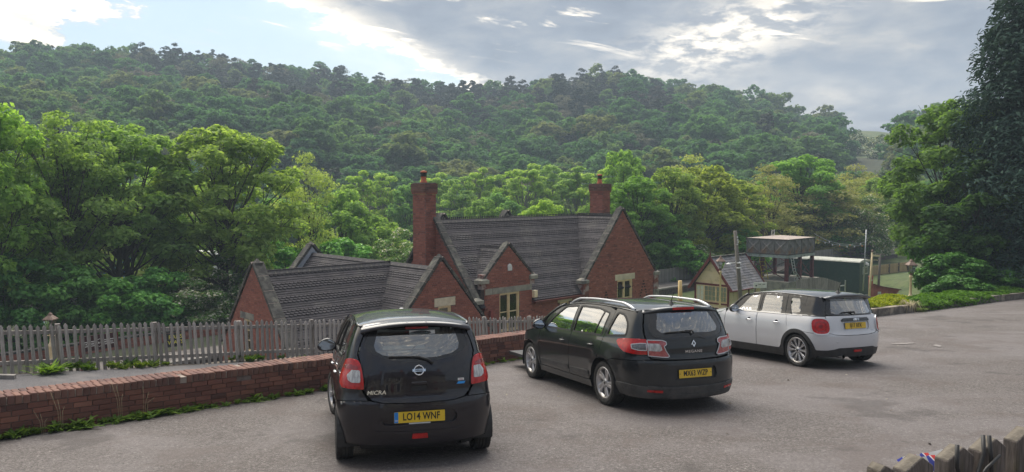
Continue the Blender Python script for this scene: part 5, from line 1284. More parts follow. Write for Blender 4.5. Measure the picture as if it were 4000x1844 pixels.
# ================================================================ car park wall, kerb, fences
def frame(p, q, zf):
    """local frame along an edge segment following the slope: origin p, x along, y outwards (beyond), z up"""
    P0 = Vector((p[0], p[1], zf(*p))); P1 = Vector((q[0], q[1], zf(*q))); X = (P1 - P0).normalized(); Y = Vector((-X.y, X.x, 0)).normalized(); Zv = X.cross(Y)
    M = Matrix((X, Y, Zv)).transposed().to_4x4(); M.translation = P0; return M, (P1 - P0).length
def car_park_wall():
    root = empty('retaining_wall', label='low brown brick wall with brick-on-edge coping along the car park', cat='wall')
    ub = MB(); ub.box((0, 0, 0), (1, 1, 1)); o = ub.mesh('brick', [brick_wallm]); bm = bmesh.new(); bm.from_mesh(o); bmesh.ops.bevel(bm, geom=bm.edges[:], offset=.03, segments=1, affect='EDGES'); bm.to_mesh(o); bm.free(); brick_me = o
    cm = MB(); cm.box((0, 0, 0), (.073, .215, .11)); cme = cm.mesh('coping_brick', [brick_coping]); bm = bmesh.new(); bm.from_mesh(cme); bmesh.ops.bevel(bm, geom=bm.edges[:], offset=.007, segments=1, affect='EDGES'); bm.to_mesh(cme); bm.free()
    pts = [tuple(p) for p in EDGE[1:6]]; pts[-1] = (4.6, 19.35)
    core = MB(); caps = MB(); R = random.Random(9); cand = []; cops = []
    carry = 0
    for si, (p, q) in enumerate(zip(pts[:-1], pts[1:])):
        M, L = frame(p, q, plane)
        for y0, y1, z0, z1 in ((.012, .44, -.3, .40), (.006, .445, .40, .484)):
            V = [M @ Vector((x, y, z)) for x in (0, L + .02) for y, z in ((y0, z0), (y1, z0), (y1, z1), (y0, z1))]
            (core if z1 < .41 else caps).add(V, [(0, 1, 2, 3), (7, 6, 5, 4), (0, 4, 5, 1), (1, 5, 6, 2), (2, 6, 7, 3), (3, 7, 4, 0)])
        for r in range(6):
            u = -.225 * R.random() if r % 2 else -.1125
            while u < L - .02:
                a, b = max(u + .005, 0), min(u + .22, L)
                if b - a > .04:
                    hole = si == 1 and r == 5 and 2.93 < (a + b) / 2 < 3.16
                    if not hole: cand.append((M @ Vector(((a + b) / 2, .05 + R.uniform(-.004, .004), -.028 + r * .0715 + .032)), M, (b - a, .11, .0635), math.hypot(*(M @ Vector((a, 0, 0))).xy)))
                u += .2255
        for row, dz in ((0, 0), (1, -.012)):
            u = .02 + row * .04
            while u < L:
                c = M @ Vector((u + R.uniform(-.003, .003), .098 + row * .228 + R.uniform(-.005, .005), .455 + dz + R.uniform(-.004, .004)))
                if R.random() > .012: cops.append((c, M, row))
                u += .0835
    w = core.obj('wall_core', [mortar], root); caps.obj('coping_bed', [mortar_pale], root)
    cand.sort(key=lambda t: t[3]); vis = [c for c in cand if c[0].x > -6.6]; one = vis[:300]; ids = {id(c) for c in one}; rest = MB()
    for c in cand:
        Mr = c[1].to_3x3(); tw = rot(z=R.uniform(-.006, .006), x=R.uniform(-.008, .008))
        if id(c) in ids:
            o = link('brick', brick_me, root); o.matrix_basis = Matrix.Translation(c[0]) @ (Mr @ tw).to_4x4() @ Matrix.Diagonal((*c[2], 1))
        else: rest.box(c[0], c[2], R=Mr @ tw)
    rest.obj('brickwork', [brick_wallm], root, kind='stuff')
    n = 0; rest = MB()
    for c, M, row in cops:
        Mr = M.to_3x3(); tw = rot(z=R.uniform(-.02, .02), x=R.uniform(-.02, .02), y=R.uniform(-.02, .02))
        if n < 300 and c.x > -6.4 and (row == 0 or c.x < .5):
            o = link('coping_brick', cme, root); o.matrix_basis = Matrix.Translation(c) @ (Mr @ tw).to_4x4(); n += 1
        else: rest.box(c, (.073, .215, .11), R=Mr @ tw)
    rest.obj('coping_brickwork', [brick_coping], root, kind='stuff')
    # stone kerb further right
    root = empty('kerb', label='weathered stone kerb edging the far side of the car park', cat='kerb')
    pts = [(4.6, 19.35), (6.2, 20.6), (12.27, 25.35), (22.84, 34.04), (26, 36.4)]
    for p, q in zip(pts[:-1], pts[1:]):
        M, L = frame(p, q, plane); n = max(1, round(L / .92))
        for i in range(n):
            m = MB(); h = .27 + R.uniform(-.01, .01); m.box((L * (i + .5) / n, .11 + R.uniform(-.012, .012), h / 2 - .06), (L / n - .015, .22, h + .12), R=rot(z=R.uniform(-.01, .01)))
            o = m.obj('kerb_stone', [kerb_m], root); o.matrix_basis = M; bevel(o, .015, 2)
kerb_m = pm('kerb stone', (.10, .085, .07), (.19, .165, .14), 5, .95, .012, 18, c3=(.33, .28, .22), s3=1.6, var=.1)
car_park_wall()

def picket_fence():
    root = empty('picket_fence', label='grey weathered picket fence beyond the brick wall', cat='fence')
    w, h, th = .070, 1.06, .02; R = random.Random(4)
    def pk(hh, v):
        m = MB(); m.prism([(-w / 2, 0), (w / 2, 0), (w / 2 * v, hh - .05), (.004, hh), (-w / 2, hh - .045)], th, Matrix.Rotation(PI / 2, 4, 'X') @ Matrix.Translation((0, 0, -th / 2))); return m.mesh('picket', [wood_picket])
    kinds = [pk(1.06, 1), pk(1.04, .97), pk(1.07, 1.02)]
    o0 = Vector((-9.9, 15.5)); d = Vector((.755, .656)); d.normalize(); ang = math.atan2(d.y, d.x)
    top = lambda t: -.575 - .0955 * t
    t = -3.2; i = 0
    rails = MB()
    while t < 16.4:
        p = o0 + d * t; o = link('picket', kinds[R.randrange(3)], root, loc=(p.x, p.y, top(t) - 1.06 + R.uniform(-.02, .015)))
        o.rotation_euler = (R.uniform(-.02, .02), R.uniform(-.02, .02) - .045 - .025 * math.sin(t * .7), ang)
        t += .131 + R.uniform(-.006, .006); i += 1
    nrm = Vector((-d.y, d.x))
    for k, (t0, t1) in enumerate([(a, a + 1.9) for a in np.arange(-3.3, 15.6, 1.92)]):
        for dz in (-.17, -.80):
            p, q = o0 + d * t0 + nrm * .038, o0 + d * t1 + nrm * .038; m = MB(); m.bar((p.x, p.y, top(t0) + dz + R.uniform(-.01, .01)), (q.x, q.y, top(t1) + dz + R.uniform(-.01, .01)), .045, .075); m.obj('fence_rail', [wood_picket], root)
        p = o0 + d * (t0 - .02) + nrm * .10; m = MB(); m.box((p.x, p.y, top(t0) - .65), (.09, .09, 1.27), R=rot(z=ang)); m.obj('fence_post', [wood_picket], root)
picket_fence()

def footpath():
    V = []; F = []; n = 60; k = 10
    o0 = Vector((-9.9, 15.5)); d = Vector((.755, .656)).normalized(); nrm = Vector((-d.y, d.x))
    outer = [tuple(o0 + d * t - nrm * .45) for t in np.linspace(-6, 13, n)]
    E2 = np.array(EDGE); cum = np.concatenate([[0], np.cumsum(np.hypot(*np.diff(E2, axis=0).T))]); s0 = cum[1] - 3
    for i in range(n):
        s = s0 + (cum[4] + 2.5 - s0) * i / (n - 1); x = np.interp(s, cum, E2[:, 0]); y = np.interp(s, cum, E2[:, 1]); p = np.array([x - .34, y + .33]); q = np.array(outer[i])
        for j in range(k + 1):
            c = p + (q - p) * j / k; V.append((c[0], c[1], gz(c[0], c[1]) + .05))
    F = [(i * (k + 1) + j, (i + 1) * (k + 1) + j, (i + 1) * (k + 1) + j + 1, i * (k + 1) + j + 1) for i in range(n - 1) for j in range(k)]
    link('footpath', np_mesh('footpath', np.array(V), np.array(F)[:, ::-1], [path_m], True), kind='structure')
    m = MB(); pts = [(-13.5, 13.2), (-11.0, 14.2), (-9.6, 14.55)]; 
    for p, q in zip(pts[:-1], pts[1:]): m.bar((p[0], p[1], gz(*p) + .08), (q[0], q[1], gz(*q) + .08), .11, .10)
    m.obj('path_edging', [plat_edge], None, kind='structure')
footpath()

def front_fence():
    root = empty('front_fence', label='dark mossy wooden picket fence in the foreground corner', cat='fence')
    B = Vector((1.03, 1.92)); d = Vector((.141, .070)); ang = math.atan2(d.y, d.x); w = .108; th = .040; H = 1.488; R = random.Random(2)
    nrm = Vector((-d.y, d.x)).normalized()
    for i in range(-3, 6):
        c = B + d * i; hh = H + (.0, .0, .004, 0, 0, .002, .004, 0, 0)[i + 3] + (.0 if i != -1 else -.0)
        prof = [(-w / 2, 0), (w / 2, 0), (w / 2, hh - .030), (w * .08, hh), (-w / 2 + .004, hh - .026), (-w / 2, hh - .03)]
        if i == -1: prof = [(-w / 2, 0), (w / 2, 0), (w / 2, hh - .026), (w * .05, hh), (-w * .12, hh - .014), (-w * .14, hh - .045), (-w * .30, hh - .040), (-w / 2, hh - .055)]
        m = MB(); k = len(prof); M = Matrix.Rotation(PI / 2, 4, 'X')
        V = [M @ Vector((x, y, -th / 2)) for x, y in prof] + [M @ Vector((x, y, th / 2)) for x, y in prof]
        m.add(V, [tuple(range(k))[::-1], tuple(range(k, 2 * k))]); 
        for a in range(k):
            b = (a + 1) % k; m.add([V[a], V[b], V[b + k], V[a + k]], [(0, 1, 2, 3)], 1 if 2 <= a <= k - 2 else 0)
        me = m.mesh('picket', [wood_front, wood_grain]); bm = bmesh.new(); bm.from_mesh(me); bmesh.ops.remove_doubles(bm, verts=bm.verts, dist=1e-5); bmesh.ops.recalc_face_normals(bm, faces=bm.faces); bmesh.ops.bevel(bm, geom=[e for e in bm.edges if e.calc_face_angle(0) > .6], offset=.0025, segments=1, affect='EDGES'); bm.to_mesh(me); bm.free()
        o = link('picket', me, root, loc=(c.x, c.y, -.02)); o.rotation_euler = (R.uniform(-.01, .01), R.uniform(-.012, .012), ang)
    for z in (1.30, .45):
        p = B - d * 4 - nrm * .055; q = B + d * 6 - nrm * .055; m = MB(); m.bar((p.x, p.y, z), (q.x, q.y, z), .06, .09); bevel(m.obj('fence_rail', [wood_front], root), .004, 1)
    # flag-patterned cloth bag caught behind a picket, and a black bungee cord
    c = B + d * 1 + nrm * .045 - d.normalized() * .075
    root2 = empty('flag_bag', label='crumpled red, white and blue bag stuffed behind a front picket', cat='bag'); root2.location = (c.x, c.y, 1.25)
    dn = d.normalized(); cols = [(blue_flag, -.030, -.008), (white_p, -.008, .006), (red_flag, .006, .022), (white_p, .022, .034), (blue_flag, .034, .075), (white_p, .075, .085), (red_flag, .085, .10), (white_p, .10, .135), (blue_flag, .135, .15)]
    for mt, u0, u1 in cols:
        m = MB(); V = []; n = 9
        for j in range(n + 1):
            v = -.16 + .33 * j / n; bend = .022 * math.sin(j * .9) + (.0 if v < .12 else -(v - .12) * .2)
            for u in (u0, u1):
                q = dn * (u + bend * .8 + (v + .1) * .06) + nrm * (.012 * math.sin(u * 60 + j) + (v > .14) * .03); V.append((q.x, q.y, min(v, .165 + .008 * math.sin(u * 50))))
        m.add(V, [(2 * j, 2 * j + 1, 2 * j + 3, 2 * j + 2) for j in range(n)], sm=True)
        m.add([(x + nrm.x * .02, y + nrm.y * .02, z) for x, y, z in V], [(2 * j, 2 * j + 2, 2 * j + 3, 2 * j + 1) for j in range(n)], sm=True); m.obj('bag_stripe', [mt], root2)
    c0 = B + d * 1 - nrm * .035; b = empty('bungee_cord', label='black bungee cords hooked round a front picket', cat='cord'); b.location = (c0.x, c0.y, 1.4)
    def cord(pts, r=.0055, name='cord'):
        m = MB(); m.tube([(dn.x * u - nrm.x * f, dn.y * u - nrm.y * f, v) for u, f, v in pts], r, 8); m.obj(name, [black_p], b)
    cord([(-.035, .0, .085), (-.045, .008, .03), (-.03, .012, -.01), (0, .012, -.02), (.03, .014, .0), (.06, .012, .05), (.072, .0, .095)])
    cord([(.115, -.01, .085), (.11, .0, .03), (.105, .008, -.03), (.08, .012, -.09), (.06, .01, -.2)])
    cord([(-.06, .01, -.20), (-.03, .014, -.11), (0, .012, -.05), (.04, .014, -.02), (.09, .014, -.05), (.115, .01, -.12)], .006)
    cord([(-.02, .016, -.12), (-.06, .016, -.06), (-.09, .012, -.10), (-.12, .01, -.16)], .007)
    cord([(.02, .016, -.03), (.07, .014, .01), (.13, .012, .035)], .004, 'hook')
blue_flag = pm('blue cloth', (.03, .045, .30), (.04, .055, .36), 20, .6); red_flag = pm('red cloth', (.55, .03, .03), (.6, .05, .04), 20, .6)
front_fence()

# ---------------------------------------------------------------- weeds
def weed_mesh(name, n, L, w, seed, mat, up=.35, curl=.5):
    R = np.random.default_rng(seed); V = []; F = []
    for i in range(n):
        th = R.uniform(0, 2 * PI); e = R.uniform(up * .5, up * 2.0); l = L * R.uniform(.5, 1.15); ww = w * R.uniform(.6, 1.2); o = R.normal(size=2) * L * .22; k = 5; b = len(V)
        for j in range(k + 1):
            t = j / k; rr = l * t * math.cos(e * (1 - t * .5)); z = l * (math.sin(e) * t - curl * t * t * .6) + .015; wd = ww * math.sin(PI * min(1, .12 + t * .88)) ** .7 * (1 + .25 * (j % 2))
            cx, cy = o[0] + math.cos(th) * rr, o[1] + math.sin(th) * rr
            V += [(cx - math.sin(th) * wd, cy + math.cos(th) * wd, max(z, .004) + .008), (cx, cy, max(z, .004)), (cx + math.sin(th) * wd, cy - math.cos(th) * wd, max(z, .004) + .008)]
        for j in range(k): F += [(b + 3 * j, b + 3 * j + 3, b + 3 * j + 4, b + 3 * j + 1), (b + 3 * j + 1, b + 3 * j + 4, b + 3 * j + 5, b + 3 * j + 2)]
    return np_mesh(name, np.array(V), np.array(F), [mat], True)
def weeds():
    K = [weed_mesh('weed', 34, .22, .020, 1, leaf_weed), weed_mesh('weed', 50, .17, .014, 2, leaf_weed, .6), weed_mesh('weed', 26, .26, .028, 3, leaf_weed, .5), weed_mesh('weed', 60, .12, .018, 4, leaf_weed, .8)]
    E2 = np.array(EDGE[1:]); cum = np.concatenate([[0], np.cumsum(np.hypot(*np.diff(E2, axis=0).T))]); R = random.Random(12)
    def at(s, off):
        i = min(len(E2) - 2, max(0, int(np.searchsorted(cum, s)) - 1)); u = (s - cum[i]) / (cum[i + 1] - cum[i]); p = E2[i] + (E2[i + 1] - E2[i]) * u; dd = (E2[i + 1] - E2[i]) / (cum[i + 1] - cum[i]); return p[0] + dd[1] * off, p[1] - dd[0] * off
    runs = [(2.6, 4.9, 17, .9), (4.9, 6.5, 7, .75), (6.6, 8.0, 9, .7), (8.0, 9.1, 5, .8), (10.6, 11.6, 4, .7), (12.2, 13.3, 5, .8)]
    n = 0
    for a, b, k, sc in runs:
        for i in range(int(k * 1.5)):
            s = a + (b - a) * (i + R.random()) / k; x, y = at(s, .04 + R.random() * .11); o = link('weed', K[R.randrange(4)], label='green weed rosette growing along the foot of the brick wall', cat='weed', group='weeds along the foot of the wall'); o.location = (x, y, plane(x, y)); o.rotation_euler = (0, 0, R.uniform(0, 6)); f = sc * R.uniform(.45, .95); o.scale = (f, f, f * R.uniform(1.0, 1.7)); o.color = (R.uniform(.8, 1.25),) * 3 + (1,)
    for s, off, f in ((24.5, .1, 1.2), (31.2, .15, 1.0), (27.3, .1, .6)):
        x, y = at(s, off); o = link('weed', K[3], label='weed growing against the stone kerb', cat='weed', group='weeds against the kerb'); o.location = (x, y, plane(x, y)); o.scale = (f * 1.6,) * 3; o.color = (1, 1, 1, 1)
    # dry stalks
    for i, (s, h) in enumerate(((3.3, .42), (3.5, .34), (4.0, .3), (4.2, .5), (4.9, .6), (5.2, .45), (8.2, .35))):
        x, y = at(s, .10); m = MB(); b = R.uniform(-.25, .25)
        for q in range(3): m.tube([(q * .02, 0, 0), (b * .3 + q * .03, .02, h * .5), (b + q * .06, .04 * q, h * (1 - q * .2))], [.0028, .002, .0014], 4)
        o = m.obj('dry_stalk', [straw], None, label='bare dry flower stalks leaning on the brick wall', cat='plant', group='dry stalks by the wall'); o.location = (x, y, plane(x, y))
    # bleached grass tuft on the kerb
    m = MB(); 
    for i in range(60):
        th = R.uniform(0, 6.28); l = R.uniform(.2, .55); m.tube([(0, 0, .22), (math.cos(th) * l * .5, math.sin(th) * l * .5, .22 + l * .45), (math.cos(th) * l, math.sin(th) * l, R.uniform(-.05, .2))], [.006, .005, .003], 3)
    x, y = at(30.6, .05); o = m.obj('grass_tuft', [straw], None, label='bleached tuft of dry grass drooping over the kerb', cat='grass tuft'); o.location = (x, y, plane(x, y))
    # growth behind the wall and at the foot of the picket fence
    d = Vector((.755, .656)).normalized()
    for i in range(34):
        t = R.uniform(-3, 9); p = Vector((-9.9, 15.5)) + d * t + Vector((-d.y, d.x)) * R.uniform(-.5, .1); o = link('weed', K[R.choice([1, 3])], label='weed at the foot of the weathered picket fence', cat='weed', group='weeds at the foot of the picket fence'); o.location = (p.x, p.y, gz(p.x, p.y) + .03); f = R.uniform(.5, 1.2); o.scale = (f, f, f * 1.3); q = R.random(); o.color = (1.0, .9, .6, 1) if q < .4 else (.6, .7, .55, 1)
    fm = weed_mesh('fern', 90, .36, .026, 8, leaf_weed, .5, .35); o = link('fern', fm, label='bright green fern spreading at the foot of the picket fence', cat='fern'); x, y = -9.35, 15.25; o.location = (x, y, gz(x, y) + .05); o.color = (1.2, 1.25, .8, 1)
weeds()

# ---------------------------------------------------------------- hedge and bank planting by the kerb
def strip_leaves(name, pts, width, z0, z1, n, leaf, mat, label, cat, seed=1, col=(1, 1, 1), kind=None):
    R = np.random.default_rng(seed); P = np.array(pts, float); cum = np.concatenate([[0], np.cumsum(np.hypot(*np.diff(P[:, :2], axis=0).T))]); s = R.uniform(0, cum[-1], n)
    x = np.interp(s, cum, P[:, 0]); y = np.interp(s, cum, P[:, 1]); g = np.interp(s, cum, P[:, 2]); dx, dy = np.gradient(P[:, 0]).mean(), np.gradient(P[:, 1]).mean(); L = math.hypot(dx, dy)
    o = R.uniform(-.5, .5, n) * width; v = R.uniform(0, 1, n); edge = 1 - np.abs(o / width * 2) ** 4; v = np.where(R.uniform(size=n) < .6, 1 - v ** 2 * .3, v)
    z = g + z0 + (z1 - z0) * v * (.75 + .25 * edge) + .05 * np.sin(s * 2.3) * v + .04 * np.sin(s * 5.1 + o * 4) * v
    C = np.stack([x - dy / L * o, y + dx / L * o, z], 1); Nn = unit_rows(R.normal(size=(n, 3)) * .6 + [0, 0, .8]); V, F = leaf_cloud(C, Nn, R.uniform(.6, 1.3, n) * leaf, .6, R=R)
    ob = link(name, np_mesh(name, V, F, [mat]), label=label, cat=cat, kind=kind); ob.color = (*col, 1); return ob
def bank():
    pl = lambda x, y: (x, y, plane(x, y))
    # golden hedge: just behind the kerb, right of the white car
    strip_leaves('hedge', [pl(9.3, 24.2), pl(11.9, 26.2), pl(14.5, 28.3)], 1.3, -.3, .50, 26000, .055, leaf_hedge, 'low clipped golden-green hedge behind the stone kerb', 'hedge', 3)
    strip_leaves('ground_cover', [pl(14.2, 27.7), pl(18, 30.9), pl(24, 36.2)], 1.5, -.1, .42, 22000, .075, leaf_weed, 'ragged green ground cover along the kerb', None, 4, (.75, .95, .7), 'stuff')
    strip_leaves('dry_growth', [pl(4.6, 20.3), pl(6.6, 21.9), pl(9, 23.8)], .9, -.2, .45, 6000, .06, leaf_olive, 'thin brownish growth behind the wall between the cars', None, 5, (1.1, .8, .6), 'stuff')
bank()

def litter():
    R = np.random.default_rng(6); n = 240; x = R.uniform(-7, 20, n); y = R.uniform(5, 27, n); sd, _ = edge_sd(x, y); k = sd < -.2; w = R.uniform(size=n) < .4; t = np.where(w)[0]
    x, y = x[k], y[k]; C = np.stack([x, y, plane(x, y) + .014], 1); V, F = leaf_cloud(C, unit_rows(np.array([0, 0, 1.]) + R.normal(size=(len(C), 3)) * .25), R.uniform(.010, .032, len(C)), .6, R=R)
    link('leaf_litter', np_mesh('leaf_litter', V, F, [litter_m]), kind='stuff', label='scattered dry leaves, twigs and grit on the tarmac')
    for i, (cx, cy, L, W_, a) in enumerate(((9.2, 17.7, .42, .16, .3), (9.7, 17.2, .3, .10, 1.2), (3.1, 4.55, .22, .035, .2))):
        P = [(cx + math.cos(t) * L * R.uniform(.5, 1) * math.cos(a) - math.sin(t) * W_ * R.uniform(.4, 1) * math.sin(a), cy + math.cos(t) * L * R.uniform(.5, 1) * math.sin(a) + math.sin(t) * W_ * R.uniform(.4, 1) * math.cos(a)) for t in np.linspace(0, 2 * PI, 22, endpoint=False)]
        m = MB(); m.add([(x, y, plane(x, y) + .010) for x, y in P], [tuple(range(22))]); m.obj('paint_mark', [worn_paint], None, kind='structure')
litter_m = pm('dry litter', (.10, .07, .045), (.34, .28, .20), 30, .9, vary=[(0, (.06, .045, .03)), (.6, (.16, .11, .06)), (.85, (.45, .42, .36)), (1, (.05, .04, .035))])
worn_paint = pm('worn pale mark', (.27, .25, .24), (.20, .18, .17), 22, .9)
litter()
# ================================================================ cars
def pchip(xs, ys):
    """monotone cubic through the points, flat beyond"""
    xs = np.asarray(xs, float); ys = np.asarray(ys, float); h = np.diff(xs); d = np.diff(ys) / h; m = np.zeros(len(xs))
    for i in range(1, len(xs) - 1):
        if d[i - 1] * d[i] > 0: w1, w2 = 2 * h[i] + h[i - 1], h[i] + 2 * h[i - 1]; m[i] = (w1 + w2) / (w1 / d[i - 1] + w2 / d[i])
    m[0], m[-1] = d[0], d[-1]
    def f(x):
        x = np.clip(np.asarray(x, float), xs[0], xs[-1]); i = np.clip(np.searchsorted(xs, x) - 1, 0, len(h) - 1); t = (x - xs[i]) / h[i]
        return ys[i] * (1 + 2 * t) * (1 - t) ** 2 + h[i] * m[i] * t * (1 - t) ** 2 + ys[i + 1] * t * t * (3 - 2 * t) + h[i] * m[i + 1] * t * t * (t - 1)
    return f
def car_paint(name, c, metal=.0, rough=.25, dirt=None, flake=0, dirt_amt=.5, coat=1.0):
    m = bpy.data.materials.new(name); m.use_nodes = True; g = N(m.node_tree); g.n.clear()
    out = g.new('ShaderNodeOutputMaterial'); b = g.new('ShaderNodeBsdfPrincipled'); g.put(out.inputs[0], b.outputs[0])
    P = g.new('ShaderNodeTexCoord').outputs['Object']; sp = g.new('ShaderNodeSeparateXYZ'); g.put(sp.inputs[0], P)
    col = g.mix(0.0, c, c); r = rough
    if dirt:
        n = g.noise(P, 3.2, 6, .65, .4); lowz = g.smooth(g.math('ADD', sp.outputs[2], g.math('MULTIPLY', n, -.5)), .62, .0)
        amt = g.math('ADD', g.math('MULTIPLY', lowz, .6 * dirt_amt), g.math('MULTIPLY', g.smooth(n, .45, .75), .10 * dirt_amt)); col = g.mix(amt, c, dirt)
        g.put(b.inputs['Roughness'], g.math('ADD', g.math('MULTIPLY', amt, .7), rough)); g.put(b.inputs['Coat Weight'], g.math('SUBTRACT', coat, g.math('MULTIPLY', amt, 1.2), clamp=True))
    else: b.inputs['Roughness'].default_value = rough; b.inputs['Coat Weight'].default_value = coat
    g.put(b.inputs['Base Color'], col); b.inputs['Metallic'].default_value = metal; b.inputs['Coat Roughness'].default_value = .02; b.inputs['Specular IOR Level'].default_value = .25
    return m
paint_purple = car_paint('dark aubergine paint', (.0065, .0052, .010), 0, .35)
paint_black = car_paint('black paint, dusty', (.0045, .0065, .009), 0, .35, (.12, .12, .12), dirt_amt=.40)
paint_white = car_paint('white silver paint', (.62, .63, .66), .15, .35, (.40, .38, .36), dirt_amt=.3)
gloss_black = car_paint('gloss black trim', (.012, .012, .014), 0, .2)
roof_dark = car_paint('dark car roof paint', (.03, .032, .036), .3, .3)
plastic = pm('black plastic', (.022, .022, .024), (.035, .034, .034), 8, .6, .001, 60)
plastic_dusty = pm('dusty black plastic', (.05, .05, .052), (.085, .082, .08), 5, .65, .001, 60, c3=(.03, .03, .032), s3=3)
rubber = pm('tyre rubber', (.022, .021, .021), (.04, .038, .036), 10, .85, .002, 60)
seal = pm('window seal', (.012, .012, .013), None, rough=.45)
chrome = pm('chrome', (.75, .76, .78), None, rough=.12, metal=1)
alloy = pm('alloy wheel', (.48, .48, .50), (.55, .55, .57), 6, .35, metal=.75, c3=(.32, .30, .28), s3=4)
alloy_dark = pm('dark alloy', (.06, .06, .065), (.09, .09, .095), 6, .45, metal=.5)
disc_m = pm('brake disc', (.10, .095, .09), (.16, .14, .13), 9, .5, metal=.6)
trim_in = pm('cabin plastic', (.035, .036, .04), (.05, .05, .055), 8, .8)
cloth_in = pm('seat cloth', (.045, .047, .052), (.075, .078, .085), 40, .95)
headlining = pm('headlining', (.42, .42, .40), None, rough=.95)
red_lens = pm('red lens', (.50, .007, .006), (.36, .005, .005), 25, .25, coat=.5)
red_deep = pm('deep red lens', (.20, .006, .008), (.30, .01, .01), 20, .15, coat=1)
pink_lens = pm('pale red lens', (.46, .12, .12), (.34, .07, .07), 20, .2, coat=1)
clear_lens = pm('clear lens', (.55, .56, .56), (.30, .30, .31), 45, .15, coat=1, stretch=(1, 1, .25))
smoke_lens = pm('smoked lens', (.10, .10, .11), (.16, .16, .17), 30, .15, coat=1)
plate_y = pm('yellow plate', (.80, .55, .03), (.74, .50, .03), 14, .35)
plate_o = pm('yellow plate worn', (.78, .52, .045), (.70, .46, .04), 10, .4)
plate_k = pm('plate black', (.010, .010, .010), None, rough=.4)
euro_b = pm('euro band blue', (.02, .22, .62), None, rough=.4)
mirror_g = pm('mirror glass', (.75, .8, .85), None, rough=.02, metal=1)
silver_p = pm('silver rail paint', (.60, .61, .63), None, rough=.35, metal=.4)
blue_badge = pm('blue badge', (.03, .30, .75), None, rough=.3)
def tint_glass(name, tr, refl=1.6):
    m = bpy.data.materials.new(name); m.use_nodes = True; g = N(m.node_tree); g.n.clear()
    out = g.new('ShaderNodeOutputMaterial'); t = g.new('ShaderNodeBsdfTransparent'); t.inputs[0].default_value = (*tr, 1)
    s = g.new('ShaderNodeBsdfGlossy'); s.inputs['Roughness'].default_value = .015; fr = g.new('ShaderNodeFresnel'); fr.inputs[0].default_value = 1.5
    mx = g.new('ShaderNodeMixShader'); g.put(mx.inputs[0], g.math('ADD', g.math('MULTIPLY', fr.outputs[0], refl), .05, clamp=True)); g.put(mx.inputs[1], t.outputs[0]); g.put(mx.inputs[2], s.outputs[0]); g.put(out.inputs[0], mx.outputs[0]); return m
glass_car = tint_glass('car glass', (.60, .70, .69), 8.0)
glass_priv = tint_glass('rear car glass', (.55, .62, .65), 6.5)

class Body:
    def __init__(s, c):
        s.c = c; s.Tc = pchip(*zip(*c['top'])); s.xr = pchip(*zip(*c['rear'])); s.xfb = pchip(*zip(*c['nose'])); s.wz = pchip(*zip(*c['wz'])); s.wx = pchip(*zip(*c['wx']))
        s.drop = pchip(*zip(*c['drop'])); s.p = c.get('p', 2.6); s.Rr, s.nr, s.Rf, s.nf = c['Rr'], c['nr'], c['Rf'], c['nf']; s.dr = pchip(*zip(*c.get('Rrz', ((0, 1), (2, 1)))))
        z0, z1 = c['zr']; s.zl = np.linspace(z0, z1, 200); s.tab = []
        for z in s.zl:
            xr = float(s.xr(z)); R = s.Rr * float(s.dr(z)); q = np.linspace(0, .985, 70); xs = xr + R * (1 - (1 - q ** s.nr) ** (1 / s.nr))
            xs = np.concatenate([xs, np.linspace(xs[-1] + .004, float(s.xfb(z)) - .02, 240)]); ys = s.W(xs, np.full(len(xs), z)); ys[0] = 0
            u = np.concatenate([[0], np.cumsum(np.hypot(np.diff(xs), np.diff(ys)))]); s.tab.append((u, xs, ys))
    def W(s, x, z):
        x = np.asarray(x, float); z = np.asarray(z, float)
        R = s.Rr * s.dr(z); sr = np.clip((x - s.xr(z)) / R, 0, 1); cr = np.maximum(1 - (1 - sr) ** s.nr, 0) ** (1 / s.nr)
        sf = np.clip((s.xfb(z) - x) / s.Rf, 0, 1); cf = np.maximum(1 - (1 - sf) ** s.nf, 0) ** (1 / s.nf)
        w = s.wz(z) * s.wx(x) * cr * cf
        for cx in (0, s.c['wb']):
            r = np.hypot(x - cx, z - s.c['rw']); w = w + s.c.get('flare', .018) * np.exp(-((r - s.c['arch'] - .02) / .09) ** 2) * (z < s.c['arch'] + s.c['rw'] + .2) * np.clip(cr * 2 - 1, 0, 1)
        return w
    def side(s, x, z): return np.stack([x, s.W(x, z), z], 1)
    def loop(s, u, z):
        u = np.asarray(u, float); sg = np.sign(u) + (u == 0); ua = np.abs(u); k = np.clip((z - s.zl[0]) / (s.zl[1] - s.zl[0]), 0, len(s.zl) - 1.001); i = k.astype(int); f = k - i; out = np.zeros((len(u), 3))
        for lv in np.unique(i):
            m = i == lv; a, b = s.tab[lv], s.tab[lv + 1]
            xa, ya = np.interp(ua[m], a[0], a[1]), np.interp(ua[m], a[0], a[2]); xb, yb = np.interp(ua[m], b[0], b[1]), np.interp(ua[m], b[0], b[2])
            out[m, 0] = xa + (xb - xa) * f[m]; out[m, 1] = (ya + (yb - ya) * f[m]) * sg[m]
        out[:, 2] = z; return out
    def lev(s, z): return s.tab[int(np.clip((z - s.zl[0]) / (s.zl[1] - s.zl[0]), 0, len(s.zl) - 1))]
    def u_y(s, y, z):
        t = s.lev(z); k = int(np.argmax(t[2] > .985 * t[2].max())) + 1; return float(np.interp(abs(y), t[2][:k], t[0][:k])) * (1 if y >= 0 else -1)
    def u_x(s, x, z): t = s.lev(z); return float(np.interp(x, t[1], t[0]))
    def trail(s, x): return s.Tc(x) - s.drop(x)
    def top(s, x, y):
        tr = s.trail(x); w = np.maximum(s.W(x, np.minimum(tr, s.c['wz'][-1][0])), .05); return np.stack([x, y, s.Tc(x) - s.drop(x) * np.minimum(np.abs(y) / w, 1.05) ** s.p], 1)
    def rail_y(s, x): return s.W(x, s.trail(x))

